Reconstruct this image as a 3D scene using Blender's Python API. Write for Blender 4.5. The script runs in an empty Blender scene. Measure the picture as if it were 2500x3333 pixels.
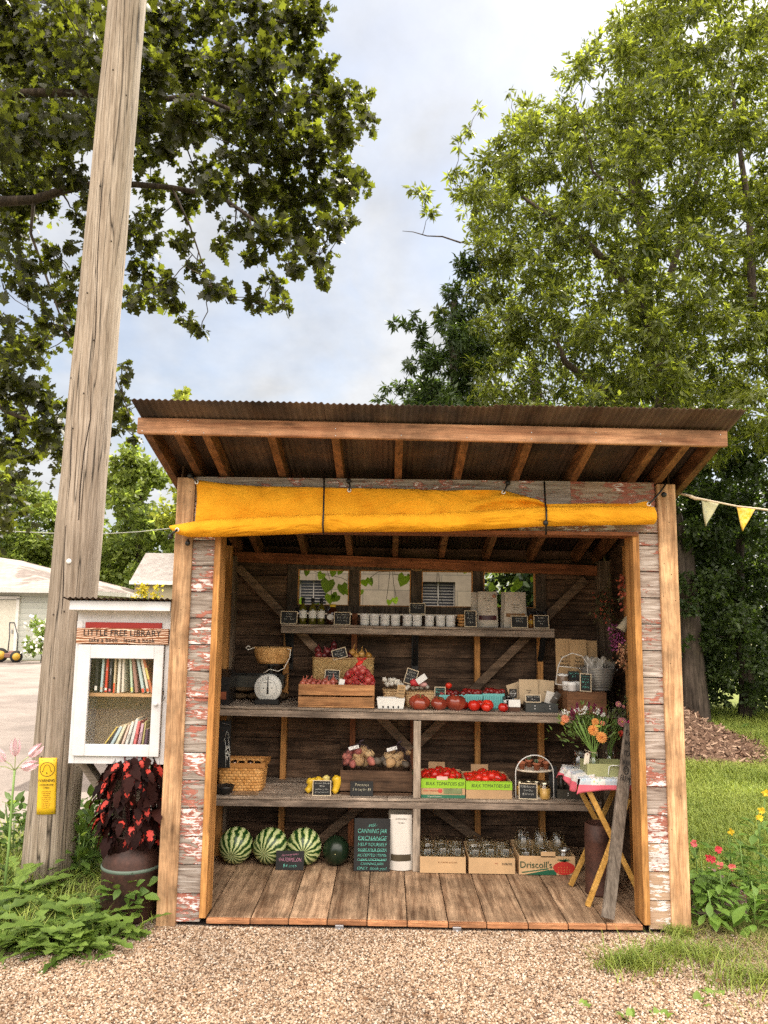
import bpy, math, random
import numpy as np
from mathutils import Vector, Matrix, Euler
random.seed(7); rng = np.random.default_rng(11)
sc = bpy.context.scene
col = sc.collection
PI = math.pi
R_ = math.radians

# ------------------------------------------------------------------ camera
CAM = np.array([-0.2127, -4.4198, 1.6979]); FPX = 2503.0
_p, _y, _r = 0.131955, -0.006589, 0.013423
_cp, _sp, _cy, _sy = math.cos(_p), math.sin(_p), math.cos(_y), math.sin(_y)
cF = np.array([_sy*_cp, _cy*_cp, _sp]); _rt = np.array([_cy, -_sy, 0.0]); _up = np.cross(_rt, cF)
cR = _rt*math.cos(_r) + _up*math.sin(_r); cU = _up*math.cos(_r) - _rt*math.sin(_r)
cd = bpy.data.cameras.new('camera'); cam = bpy.data.objects.new('camera', cd); col.objects.link(cam)
cd.sensor_fit = 'VERTICAL'; cd.sensor_height = 24.0; cd.sensor_width = 18.0
cd.lens = FPX/3333*24.0; cd.clip_start = 0.05; cd.clip_end = 2000
M = Matrix.Identity(4)
for i in range(3):
    M[i][0] = cR[i]; M[i][1] = cU[i]; M[i][2] = -cF[i]; M[i][3] = CAM[i]
cam.matrix_world = M
sc.camera = cam

def ray(px, py): return cF + cR*(px-1250)/FPX + cU*(1666.5-py)/FPX
def at(px, py, Y):
    d = ray(px, py); return Vector(CAM + d*(Y-CAM[1])/d[1])
def atz(px, py, Z):
    d = ray(px, py); return Vector(CAM + d*(Z-CAM[2])/d[2])
def mpp(Y): return (Y+4.42)/FPX           # metres per photo pixel at depth Y

# ------------------------------------------------------------------ light
SUN_EL, SUN_AZ = R_(50), R_(30)            # azimuth from +Y towards +X (behind the stand, to the right)
sd = Vector((math.sin(SUN_AZ)*math.cos(SUN_EL), math.cos(SUN_AZ)*math.cos(SUN_EL), math.sin(SUN_EL)))
sl = bpy.data.lights.new('sun', 'SUN'); so = bpy.data.objects.new('sun', sl); col.objects.link(so)
sl.energy = 4.0; sl.angle = R_(0.6); sl.color = (1.0, 0.93, 0.82)
so.rotation_euler = sd.to_track_quat('Z', 'Y').to_euler(); so.location = (8, 12, 14)

w = bpy.data.worlds.new('World'); sc.world = w; w.use_nodes = True
nt = w.node_tree; nt.nodes.clear()
def wn(t, **k):
    n = nt.nodes.new(t)
    for a, b in k.items(): setattr(n, a, b)
    return n
L = nt.links.new
out = wn('ShaderNodeOutputWorld'); bg = wn('ShaderNodeBackground')
sky = wn('ShaderNodeTexSky', sky_type='NISHITA', sun_disc=False, sun_elevation=SUN_EL, sun_rotation=SUN_AZ)
sky.air_density = 1.2; sky.dust_density = 2.0
tc = wn('ShaderNodeTexCoord')
sep = wn('ShaderNodeSeparateXYZ'); L(tc.outputs['Generated'], sep.inputs[0])
zz = wn('ShaderNodeMath', operation='MAXIMUM'); L(sep.outputs[2], zz.inputs[0]); zz.inputs[1].default_value = 0.0
za = wn('ShaderNodeMath', operation='ADD'); L(zz.outputs[0], za.inputs[0]); za.inputs[1].default_value = 0.35
vd = wn('ShaderNodeVectorMath', operation='DIVIDE'); L(tc.outputs['Generated'], vd.inputs[0])
cb = wn('ShaderNodeCombineXYZ')
for i in range(3): L(za.outputs[0], cb.inputs[i])
L(cb.outputs[0], vd.inputs[1])
mp = wn('ShaderNodeMapping'); mp.inputs['Scale'].default_value = (1.0, 0.8, 1.0); mp.inputs['Location'].default_value = (2.3, 0.7, 0.0)
L(vd.outputs[0], mp.inputs[0])
nz = wn('ShaderNodeTexNoise'); nz.inputs['Scale'].default_value = 3.4; nz.inputs['Detail'].default_value = 6; nz.inputs['Roughness'].default_value = 0.5; nz.inputs['Distortion'].default_value = 0.3
L(mp.outputs[0], nz.inputs['Vector'])
rp = wn('ShaderNodeValToRGB'); rp.color_ramp.elements[0].position = 0.40; rp.color_ramp.elements[1].position = 0.60
rp.color_ramp.elements[0].color = (0.50, 0.50, 0.50, 1); rp.color_ramp.elements[1].color = (0.96, 0.96, 0.96, 1)
L(nz.outputs[0], rp.inputs[0])
# thin cloud, glow towards the sun; warm fill light added overhead / behind the viewer
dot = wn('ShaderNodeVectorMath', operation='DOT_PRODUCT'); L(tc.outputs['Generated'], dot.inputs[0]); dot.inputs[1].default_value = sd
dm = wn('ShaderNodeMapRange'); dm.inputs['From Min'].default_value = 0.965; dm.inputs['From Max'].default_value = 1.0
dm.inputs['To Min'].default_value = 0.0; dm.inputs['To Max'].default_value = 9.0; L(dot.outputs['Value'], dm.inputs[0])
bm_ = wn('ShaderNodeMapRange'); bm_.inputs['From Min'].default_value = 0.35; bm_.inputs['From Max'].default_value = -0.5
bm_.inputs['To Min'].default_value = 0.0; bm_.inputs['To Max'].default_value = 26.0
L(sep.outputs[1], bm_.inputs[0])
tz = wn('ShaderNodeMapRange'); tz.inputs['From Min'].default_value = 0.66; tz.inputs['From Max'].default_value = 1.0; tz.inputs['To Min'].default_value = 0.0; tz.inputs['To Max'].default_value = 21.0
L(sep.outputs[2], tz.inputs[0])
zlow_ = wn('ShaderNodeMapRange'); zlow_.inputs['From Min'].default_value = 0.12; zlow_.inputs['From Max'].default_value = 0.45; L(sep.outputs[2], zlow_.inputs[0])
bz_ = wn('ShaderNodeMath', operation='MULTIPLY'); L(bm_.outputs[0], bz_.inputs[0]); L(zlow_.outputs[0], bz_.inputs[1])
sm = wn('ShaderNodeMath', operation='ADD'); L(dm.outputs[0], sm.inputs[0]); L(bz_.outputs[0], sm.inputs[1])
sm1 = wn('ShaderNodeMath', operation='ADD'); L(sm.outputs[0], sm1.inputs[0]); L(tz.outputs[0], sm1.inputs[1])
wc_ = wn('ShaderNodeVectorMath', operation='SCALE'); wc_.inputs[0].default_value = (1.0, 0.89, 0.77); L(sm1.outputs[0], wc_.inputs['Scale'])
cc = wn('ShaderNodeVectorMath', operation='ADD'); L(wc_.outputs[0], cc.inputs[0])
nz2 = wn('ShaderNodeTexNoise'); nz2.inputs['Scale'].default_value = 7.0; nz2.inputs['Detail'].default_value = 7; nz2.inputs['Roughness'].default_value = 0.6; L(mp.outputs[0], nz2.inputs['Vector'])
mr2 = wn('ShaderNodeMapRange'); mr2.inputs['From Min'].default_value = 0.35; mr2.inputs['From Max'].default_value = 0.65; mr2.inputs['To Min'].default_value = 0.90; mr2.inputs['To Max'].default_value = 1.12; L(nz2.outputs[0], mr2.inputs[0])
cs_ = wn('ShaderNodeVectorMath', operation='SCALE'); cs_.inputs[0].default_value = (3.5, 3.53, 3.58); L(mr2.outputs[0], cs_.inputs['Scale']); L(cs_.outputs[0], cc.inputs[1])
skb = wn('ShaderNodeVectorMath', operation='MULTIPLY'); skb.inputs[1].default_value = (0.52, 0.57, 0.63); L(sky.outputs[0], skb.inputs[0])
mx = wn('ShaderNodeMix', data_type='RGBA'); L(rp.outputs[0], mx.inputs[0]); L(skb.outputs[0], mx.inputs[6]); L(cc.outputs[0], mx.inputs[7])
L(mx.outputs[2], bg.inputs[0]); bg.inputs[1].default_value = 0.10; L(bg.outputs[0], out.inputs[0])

sc.view_settings.view_transform = 'Standard'; sc.view_settings.look = 'None'
sc.view_settings.exposure = 1.25; sc.view_settings.gamma = 1.0
sc.render.engine = 'CYCLES'
sc.cycles.use_denoising = False
sc.cycles.max_bounces = 8; sc.cycles.diffuse_bounces = 4; sc.cycles.glossy_bounces = 3
sc.cycles.transmission_bounces = 6; sc.cycles.transparent_max_bounces = 16
sc.cycles.caustics_reflective = False; sc.cycles.caustics_refractive = False
sc.cycles.sample_clamp_indirect = 6.0

# ------------------------------------------------------------------ mesh builder
class MB:
    def __init__(s): s.v = []; s.f = []; s.m = []; s.sm = []
    def add(s, vs, fs, mi=0, smooth=False):
        o = len(s.v); s.v.extend([tuple(p) for p in vs])
        for f in fs: s.f.append(tuple(o+i for i in f)); s.m.append(mi); s.sm.append(smooth)
        return s
    def box(s, c, d, rot=None, mi=0, bev=0.0):
        """box centre c, size d, optional Euler rot; bev > 0 chamfers the long edges"""
        hx, hy, hz = d[0]/2, d[1]/2, d[2]/2
        if bev > 0:
            b = min(bev, hx*.8, hy*.8, hz*.8); vs = []; idx = {}
            for sx in (-1, 1):
                for sy in (-1, 1):
                    for sz in (-1, 1):
                        for a, p in enumerate(((hx, hy-b, hz-b), (hx-b, hy, hz-b), (hx-b, hy-b, hz))):
                            idx[(sx, sy, sz, a)] = len(vs); vs.append(Vector((sx*p[0], sy*p[1], sz*p[2])))
            fs = []
            for a in range(3):
                for sg in (-1, 1):
                    q = []
                    for (u, v) in ((-1, -1), (1, -1), (1, 1), (-1, 1)):
                        k = [0, 0, 0]; k[a] = sg; k[(a+1) % 3] = u; k[(a+2) % 3] = v
                        q.append(idx[(k[0], k[1], k[2], a)])
                    fs.append(q if sg > 0 else q[::-1])
            for a in range(3):            # edges along axis a
                b1, b2 = (a+1) % 3, (a+2) % 3
                for u in (-1, 1):
                    for v in (-1, 1):
                        k0 = [0, 0, 0]; k0[a] = -1; k0[b1] = u; k0[b2] = v; k1 = list(k0); k1[a] = 1
                        q = [idx[(*k0, b1)], idx[(*k1, b1)], idx[(*k1, b2)], idx[(*k0, b2)]]
                        fs.append(q if u*v < 0 else q[::-1])
            for sx in (-1, 1):
                for sy in (-1, 1):
                    for sz in (-1, 1):
                        q = [idx[(sx, sy, sz, i)] for i in range(3)]
                        fs.append(q if sx*sy*sz > 0 else q[::-1])
        else:
            vs = [Vector((x, y, z)) for x in (-hx, hx) for y in (-hy, hy) for z in (-hz, hz)]
            fs = [(0, 1, 3, 2), (4, 6, 7, 5), (0, 4, 5, 1), (2, 3, 7, 6), (0, 2, 6, 4), (1, 5, 7, 3)]
        if rot is not None:
            m = Euler(rot).to_matrix() if not isinstance(rot, Matrix) else rot
            vs = [m @ p for p in vs]
        c = Vector(c)
        return s.add([p+c for p in vs], fs, mi)
    def beam(s, a, b, wd, ht, upv=(0, 0, 1), mi=0, bev=0.0):
        """box from a to b, width wd (sideways), height ht (along upv)"""
        a, b = Vector(a), Vector(b); d = b-a; ln = d.length; d.normalize()
        x = d.cross(Vector(upv)).normalized(); z = x.cross(d)
        m = Matrix((x, d, z)).transposed()
        return s.box((a+b)/2, (wd, ln, ht), m, mi, bev)
    def tube(s, pts, r, n=8, cap=True, mi=0, smooth=True, flat=1.0):
        pts = [Vector(p) for p in pts]; rs = r if isinstance(r, (list, tuple)) else [r]*len(pts)
        vs = []; prev = None
        for i, p in enumerate(pts):
            d = (pts[min(i+1, len(pts)-1)] - pts[max(i-1, 0)]).normalized()
            if prev is None:
                u = d.orthogonal().normalized()
            else:
                u = (prev - d*prev.dot(d)).normalized()
            prev = u; v = d.cross(u)
            for k in range(n):
                a = 2*PI*k/n; vs.append(p + (u*math.cos(a) + v*math.sin(a)*flat)*rs[i])
        fs = []
        for i in range(len(pts)-1):
            for k in range(n):
                fs.append((i*n+k, i*n+(k+1) % n, (i+1)*n+(k+1) % n, (i+1)*n+k))
        s.add(vs, fs, mi, smooth)
        if cap:
            o = len(s.v)-len(vs)
            s.f.append(tuple(o+k for k in range(n))[::-1]); s.m.append(mi); s.sm.append(False)
            s.f.append(tuple(o+(len(pts)-1)*n+k for k in range(n))); s.m.append(mi); s.sm.append(False)
        return s
    def lathe(s, prof, n=20, c=(0, 0, 0), mi=0, smooth=True, lobes=0, lobe_amp=0.0, rot=None, cap=False, sy=1.0, jit=0):
        """profile [(r,z)...] turned round z"""
        vs = []; c = Vector(c); m = Euler(rot).to_matrix() if rot is not None else None
        for (r, z) in prof:
            for k in range(n):
                a = 2*PI*k/n; rr = r*(1+lobe_amp*math.cos(lobes*a)) if lobes else r
                p = Vector((rr*math.cos(a), rr*math.sin(a)*sy, z))
                if m: p = m @ p
                vs.append(p+c)
        fs = []
        for i in range(len(prof)-1):
            for k in range(n):
                fs.append((i*n+k, i*n+(k+1) % n, (i+1)*n+(k+1) % n, (i+1)*n+k))
        if cap:
            fs.append(tuple(range(n))[::-1]); fs.append(tuple((len(prof)-1)*n+k for k in range(n)))
        return s.add(vs, fs, mi, smooth)
    def ball(s, c, r, n=12, k=8, mi=0, sc3=(1, 1, 1), rot=None, fn=None):
        vs = []; c = Vector(c); m = Euler(rot).to_matrix() if rot is not None else None
        for i in range(k+1):
            t = PI*i/k
            for j in range(n):
                a = 2*PI*j/n
                d = Vector((math.sin(t)*math.cos(a), math.sin(t)*math.sin(a), -math.cos(t)))
                q = r*(fn(t, a) if fn else 1.0)
                p = Vector((d.x*q*sc3[0], d.y*q*sc3[1], d.z*q*sc3[2]))
                if m: p = m @ p
                vs.append(p+c)
        fs = []
        for i in range(k):
            for j in range(n):
                fs.append((i*n+j, i*n+(j+1) % n, (i+1)*n+(j+1) % n, (i+1)*n+j))
        return s.add(vs, fs, mi, True)
    def grid(s, fn, nu, nv, mi=0, smooth=True):
        vs = [fn(i/nu, j/nv) for j in range(nv+1) for i in range(nu+1)]
        fs = [(j*(nu+1)+i, j*(nu+1)+i+1, (j+1)*(nu+1)+i+1, (j+1)*(nu+1)+i) for j in range(nv) for i in range(nu)]
        return s.add(vs, fs, mi, smooth)
    def prism(s, poly, t, axis='y', c=(0, 0, 0), mi=0):
        """2-D outline extruded; axis y: poly in xz, thickness along y"""
        n = len(poly); vs = []
        for k in (-t/2, t/2):
            for (a, b) in poly:
                p = (a, k, b) if axis == 'y' else ((a, b, k) if axis == 'z' else (k, a, b))
                vs.append(Vector(p)+Vector(c))
        fs = [tuple(range(n)), tuple(range(2*n-1, n-1, -1))] + [(i, n+i, n+(i+1) % n, (i+1) % n) for i in range(n)]
        return s.add(vs, fs, mi)
    def tf(s, m):
        s.v = [tuple(m @ Vector(p)) for p in s.v]; return s
    def mesh(s, name, mats):
        me = bpy.data.meshes.new(name); me.from_pydata(s.v, [], s.f); 
        for m in (mats if isinstance(mats, (list, tuple)) else [mats]): me.materials.append(m)
        me.polygons.foreach_set('material_index', s.m); me.polygons.foreach_set('use_smooth', s.sm)
        me.update(); return me

def link(name, me, parent=None, loc=(0, 0, 0), rot=(0, 0, 0)):
    o = bpy.data.objects.new(name, me); col.objects.link(o)
    if parent is not None: o.parent = parent
    o.location = loc; o.rotation_euler = rot; return o
def tag(o, label=None, cat=None, group=None, kind=None):
    if label: o['label'] = label
    if cat: o['category'] = cat
    if group: o['group'] = group
    if kind: o['kind'] = kind
    return o
def thing(name, label, cat, loc=(0, 0, 0), rz=0.0, group=None, rot=None):
    o = link(name, None, None, loc, rot if rot is not None else (0, 0, rz)); o.empty_display_size = 0.1
    return tag(o, label, cat, group)
def part(name, mb, mats, parent, loc=(0, 0, 0), rot=(0, 0, 0), label=None):
    o = link(name, mb.mesh(name, mats), parent, loc, rot)
    if label: o['label'] = label
    return o
def solo(name, mb, mats, label, cat, loc=(0, 0, 0), rot=(0, 0, 0), group=None, kind=None):
    return tag(link(name, mb.mesh(name, mats), None, loc, rot), label, cat, group, kind)
def copy_tree(o, parent=None):
    c = o.copy(); col.objects.link(c); c.parent = parent
    for ch in [q for q in KIDS.get(o.name, [])] or list(o.children): copy_tree(ch, c)
    return c
KIDS = {}

# ------------------------------------------------------------------ materials
class NM:
    def __init__(s, name):
        s.m = bpy.data.materials.new(name); s.m.use_nodes = True; s.t = s.m.node_tree; s.t.nodes.clear()
        s.o = s.t.nodes.new('ShaderNodeOutputMaterial')
    def n(s, typ, _o=0, _p=None, **k):
        nd = s.t.nodes.new('ShaderNode'+typ)
        for a, b in (_p or {}).items(): setattr(nd, a, b)
        for a, b in k.items():
            key = a.replace('_', ' ')
            if a.startswith('i') and a[1:].isdigit(): inp = nd.inputs[int(a[1:])]
            else: inp = nd.inputs[key]
            if isinstance(b, bpy.types.NodeSocket): s.t.links.new(b, inp)
            else:
                if isinstance(b, tuple) and len(b) == 3 and inp.type == 'RGBA': b = (*b, 1)
                inp.default_value = b
        return nd.outputs[_o]
    def ramp(s, fac, stops, interp='LINEAR'):
        nd = s.t.nodes.new('ShaderNodeValToRGB'); cr = nd.color_ramp; cr.interpolation = interp
        while len(cr.elements) < len(stops): cr.elements.new(0.5)
        for e, (p, c) in zip(cr.elements, stops):
            e.position = p; e.color = (c, c, c, 1) if isinstance(c, (int, float)) else (*c, 1)
        s.t.links.new(fac, nd.inputs[0]); return nd.outputs[0]
    def mix(s, f, a, b, mode='MIX'):
        return s.n('Mix', 2, {'data_type': 'RGBA', 'blend_type': mode}, i0=f, i6=a, i7=b)
    def math(s, op, a, b=0.0): return s.n('Math', 0, {'operation': op}, i0=a, i1=b)
    def noise(s, vec, scale, detail=4, rough=0.55, dist=0.0):
        return s.n('TexNoise', 0, Vector=vec, Scale=scale, Detail=float(detail), Roughness=rough, Distortion=dist)
    def coord(s, which='Object', rnd=True, scale=(1, 1, 1)):
        tcn = s.t.nodes.new('ShaderNodeTexCoord'); v = tcn.outputs[which]
        if rnd:
            oi = s.t.nodes.new('ShaderNodeObjectInfo'); gi = s.t.nodes.new('ShaderNodeNewGeometry')
            s.rnd = s.math('FRACT', s.math('ADD', oi.outputs['Random'], gi.outputs['Random Per Island']))
            k = s.n('VectorMath', 0, {'operation': 'SCALE'}, i0=(37.0, 53.0, 71.0), Scale=s.rnd)
            v = s.n('VectorMath', 0, {'operation': 'ADD'}, i0=v, i1=k)
        if scale != (1, 1, 1): v = s.n('Mapping', 0, Vector=v, Scale=scale)
        return v
    def bump(s, h, strength=0.4, dist=0.01): return s.n('Bump', 0, Strength=strength, Distance=dist, Height=h)
    def done(s, color, rough=0.7, normal=None, spec=0.4, metal=0.0, **k):
        kw = dict(Base_Color=color, Roughness=rough, Metallic=metal); kw['Specular_IOR_Level'] = spec
        if normal is not None: kw['Normal'] = normal
        kw.update(k)
        s.t.links.new(s.n('BsdfPrincipled', 0, **kw), s.o.inputs[0]); return s.m
MATS = {}
def cached(f):
    def g(*a, **k):
        key = (f.__name__, a, tuple(sorted(k.items())))
        if key not in MATS: MATS[key] = f(*a, **k)
        return MATS[key]
    return g

@cached
def plain(c, rough=0.6, metal=0.0, var=0.12, spec=0.4, bump=0.0, bscale=60.0):
    m = NM('painted'); v = m.coord()
    n = m.noise(v, 9.0, 5); k = m.ramp(n, [(0.3, 1-var), (0.7, 1+var*0.6)])
    cc = m.mix(1.0, c, k, 'MULTIPLY')
    nb = m.bump(m.noise(v, bscale, 3), bump, 0.003) if bump else None
    return m.done(cc, rough, nb, spec, metal)

@cached
def wood(c1, c2, axis=0, rough=0.75, stain=0.5, gs=1.0, bump=0.5, dark=None, knots=True):
    """weathered timber, grain along the given object axis"""
    m = NM('timber'); v0 = m.coord()
    s = [46*gs]*3; s[axis] = 2.6*gs; s2 = [210*gs]*3; s2[axis] = 14*gs
    wob = m.noise(v0, 3.0, 2); 
    wv = m.n('VectorMath', 0, {'operation': 'SCALE'}, i0=(0.02, 0.02, 0.02), Scale=wob)
    v = m.n('VectorMath', 0, {'operation': 'ADD'}, i0=v0, i1=wv)
    g1 = m.noise(m.n('Mapping', 0, Vector=v, Scale=tuple(s)), 1.0, 6, 0.62, 0.6)
    g2 = m.noise(m.n('Mapping', 0, Vector=v, Scale=tuple(s2)), 1.0, 3, 0.6)
    c = m.ramp(g1, [(0.32, c1), (0.66, c2)])
    f = m.ramp(g2, [(0.35, 0.6), (0.6, 1.08)])
    c = m.mix(0.75, c, f, 'MULTIPLY')
    st = m.ramp(m.noise(v0, 4.5, 5, 0.6), [(0.36, 1.0-stain), (0.62, 1.1)])
    c = m.mix(1.0, c, st, 'MULTIPLY')
    c = m.mix(1.0, c, m.ramp(m.rnd, [(0.0, 0.78), (1.0, 1.18)]), 'MULTIPLY')
    if knots:
        ks = [9.0]*3; ks[axis] = 3.0
        vo = m.n('TexVoronoi', 0, Vector=m.n('Mapping', 0, Vector=v0, Scale=tuple(ks)), Scale=1.0)
        kk = m.ramp(vo, [(0.05, 0.35), (0.14, 1.0)])
        c = m.mix(0.6, c, kk, 'MULTIPLY')
    hb = m.math('ADD', g1, m.math('MULTIPLY', g2, 0.5))
    return m.done(c, rough, m.bump(hb, bump, 0.006), 0.25)

GREY = ((0.085, 0.062, 0.045), (0.33, 0.27, 0.21))
@cached
def peel(red, white, tint=(1, 1, 1), axis=0, tan=0.0):
    """grey weathered board with the rest of red and white paint flaking off it"""
    m = NM('peeling_paint'); v0 = m.coord()
    s = [60]*3; s[axis] = 4.5; s3 = [48]*3; s3[axis] = 12
    g1 = m.noise(m.n('Mapping', 0, Vector=v0, Scale=tuple(s)), 1.0, 7, 0.66, 0.8)
    fl = m.noise(m.n('Mapping', 0, Vector=v0, Scale=tuple(s3)), 1.0, 6, 0.62, 0.7)
    big = m.noise(v0, 5.0, 2)
    base = m.ramp(g1, [(0.3, (0.10, 0.07, 0.055)), (0.5, (0.27, 0.225, 0.19)), (0.68, (0.46, 0.42, 0.385))])
    base = m.mix(1.0, base, tint, 'MULTIPLY')
    if tan: base = m.mix(tan, base, m.ramp(g1, [(0.3, (0.34, 0.21, 0.13)), (0.7, (0.5, 0.34, 0.22))]))
    a = m.math('ADD', fl, m.math('MULTIPLY', m.math('SUBTRACT', big, 0.5), 0.9))
    rm = m.ramp(a, [(0.60-0.3*red, 0.0), (0.62-0.3*red, 1.0)])
    rc = m.ramp(g1, [(0.35, (0.25, 0.075, 0.052)), (0.7, (0.47, 0.21, 0.155))])
    c = m.mix(rm, base, rc)
    wmask = m.ramp(a, [(0.66-0.3*white, 0.0), (0.675-0.3*white, 1.0)])
    wc = m.ramp(g1, [(0.35, (0.45, 0.40, 0.37)), (0.6, (0.80, 0.78, 0.76))])
    fl2 = m.noise(m.n('Mapping', 0, Vector=v0, Scale=tuple(s3)), 2.1, 5, 0.6, 0.5)
    wm2 = m.math('MULTIPLY', wmask, m.ramp(fl2, [(0.42, 0.0), (0.46, 1.0)]))
    if white > 0: c = m.mix(wm2, c, wc)
    h = m.math('ADD', g1, m.math('MULTIPLY', rm, 0.5))
    return m.done(c, 0.75, m.bump(h, 0.7, 0.006), 0.2)

@cached
def glass(tint=(0.93, 0.95, 0.94), rough=0.02, op=0.05, k=0.6):
    """thin clear glass wall: see-through with the reflection growing towards the edges"""
    m = NM('clear_glass')
    lw = m.n('LayerWeight', 1, Blend=0.35)
    f = m.math('MINIMUM', m.math('ADD', m.math('MULTIPLY', lw, k), op), 1.0)
    tr = m.n('BsdfTransparent', 0, Color=tint)
    gl = m.n('BsdfGlossy', 0, Color=(1, 1, 1), Roughness=rough)
    mxs = m.n('MixShader', 0, i0=f, i1=tr, i2=gl)
    m.t.links.new(mxs, m.o.inputs[0]); return m.m

@cached
def metal(c=(0.5, 0.5, 0.5), rough=0.35, var=0.2):
    m = NM('metal'); v = m.coord(); n = m.noise(v, 14, 5)
    return m.done(m.mix(1.0, c, m.ramp(n, [(0.3, 1-var), (0.7, 1.0)]), 'MULTIPLY'), rough, None, 0.5, 1.0)

@cached
def rust(c1=(0.06, 0.025, 0.016), c2=(0.20, 0.085, 0.045)):
    m = NM('rusty_steel'); v = m.coord()
    n = m.noise(v, 11, 7, 0.65); n2 = m.noise(v, 60, 3)
    c = m.mix(0.5, m.ramp(n, [(0.3, c1), (0.7, c2)]), m.ramp(n2, [(0.35, 0.5), (0.65, 1.1)]), 'MULTIPLY')
    return m.done(c, 0.6, m.bump(n2, 0.3, 0.003), 0.4, 0.15)

@cached
def leafmat(c1, c2, trans=(0.30, 0.42, 0.05), tf_=0.35, rough=0.45, clump=1.6, spec=0.4):
    m = NM('leaf'); 
    geo = m.t.nodes.new('ShaderNodeNewGeometry')
    v = m.coord('Object', False)
    ri = geo.outputs['Random Per Island']
    big = m.noise(v, clump, 3)
    f = m.math('ADD', m.math('MULTIPLY', ri, 0.4), m.math('MULTIPLY', big, 0.9))
    c = m.ramp(f, [(0.38, c1), (0.92, c2)])
    tcol = m.mix(1.0, trans, m.ramp(m.math('FRACT', m.math('MULTIPLY', ri, 7.3)), [(0.0, 0.30), (0.55, 0.55), (0.9, 1.3), (1.0, 1.9)]), 'MULTIPLY')
    p = m.n('BsdfPrincipled', 0, Base_Color=c, Roughness=rough, Specular_IOR_Level=spec)
    t = m.n('BsdfTranslucent', 0, Color=tcol)
    mxs = m.n('MixShader', 0, i0=tf_, i1=p, i2=t)
    m.t.links.new(mxs, m.o.inputs[0]); return m.m

@cached
def fruit(c1, c2, rough=0.22, scale=14.0, spec=0.5, coat=0.0):
    m = NM('skin'); v = m.coord()
    oi = m.t.nodes.new('ShaderNodeObjectInfo')
    n = m.noise(v, scale, 3)
    f = m.math('ADD', m.math('MULTIPLY', n, 0.7), m.math('MULTIPLY', oi.outputs['Random'], 0.35))
    return m.done(m.ramp(f, [(0.3, c1), (0.75, c2)]), rough, None, spec)

@cached
def wicker(c1, c2, s=1.0, kind=0, rough=0.6):
    """woven cane: strands passing over and under uprights; coords: cylindrical-ish object xyz"""
    m = NM('woven_cane'); v = m.coord('Object', False)
    sx = m.n('SeparateXYZ', 0, Vector=v); sp = m.t.nodes[-1]
    x, y, z = sp.outputs
    u = m.math('ADD', x, y)
    row = m.math('MULTIPLY', z, 260*s if kind == 0 else 95*s)
    colm = m.math('MULTIPLY', u, 110*s if kind == 0 else 60*s)
    par = m.math('MULTIPLY', m.math('FLOOR', row), 0.5)
    a = m.math('ABSOLUTE', m.math('SINE', m.math('MULTIPLY', m.math('ADD', colm, par), PI)))
    b = m.math('ABSOLUTE', m.math('SINE', m.math('MULTIPLY', row, PI)))
    h = m.math('MULTIPLY', m.math('POWER', a, 0.5), m.math('POWER', b, 0.5))
    n = m.noise(v, 30, 3)
    c = m.mix(1.0, m.ramp(n, [(0.3, c1), (0.7, c2)]), m.ramp(h, [(0.1, 0.5), (0.6, 1.25)]), 'MULTIPLY')
    return m.done(c, rough, m.bump(h, 0.9, 0.004), 0.4)

WHITE = plain((0.80, 0.80, 0.78), 0.5, 0.0, 0.08)
BLACK = plain((0.012, 0.012, 0.012), 0.45)
SLATE = plain((0.018, 0.018, 0.018), 0.7, 0.0, 0.3)
CHALK = plain((0.72, 0.72, 0.66), 0.9)
CHALK_G = plain((0.20, 0.72, 0.58), 0.9)
CHALK_P = plain((0.75, 0.32, 0.45), 0.9)
CREAM = plain((0.72, 0.60, 0.42), 0.7)
INK = plain((0.02, 0.02, 0.02), 0.8)
KRAFT = plain((0.50, 0.33, 0.17), 0.85, 0.0, 0.12, 0.2)
CARD = plain((0.48, 0.31, 0.17), 0.85, 0.0, 0.15, 0.2)
STEEL = metal((0.55, 0.55, 0.55), 0.35)
DKMETAL = plain((0.03, 0.032, 0.033), 0.4, 0.4)
OLDWOOD = lambda ax: wood((0.08, 0.052, 0.034), (0.33, 0.245, 0.17), ax)
ORANGE = lambda ax: wood((0.36, 0.155, 0.045), (0.72, 0.36, 0.115), ax, 0.7, 0.25, 0.7, 0.3)
PALE = lambda ax: wood((0.36, 0.185, 0.085), (0.78, 0.49, 0.27), ax, 0.75, 0.5, 0.7, 0.5)
REDWOOD = lambda ax: wood((0.16, 0.05, 0.02), (0.40, 0.155, 0.065), ax, 0.75, 0.4, 0.8, 0.4)
DARKW = lambda ax: wood((0.05, 0.032, 0.022), (0.20, 0.145, 0.105), ax, 0.8, 0.55, 0.8)

_tc = [0]
def text(parent, body, loc, size, mat, rot=(PI/2, 0, 0), align='CENTER', shear=0.0, name='lettering', off=0.0, sx=1.0, ext=0.0004, space=1.0, line=1.0):
    cu = bpy.data.curves.new('txt', 'FONT'); cu.body = body; cu.size = size; cu.align_x = align; cu.align_y = 'CENTER'
    cu.shear = shear; cu.extrude = ext; cu.offset = off; cu.space_character = space; cu.space_line = line; cu.resolution_u = 3
    o = bpy.data.objects.new('txt', cu); col.objects.link(o)
    me = bpy.data.meshes.new_from_object(o); bpy.data.objects.remove(o); bpy.data.curves.remove(cu)
    me.name = 'lettering'; me.materials.clear(); me.materials.append(mat)
    if sx != 1.0: me.transform(Matrix.Diagonal((sx, 1, 1, 1)))
    return link(name, me, parent, loc, rot)
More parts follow.
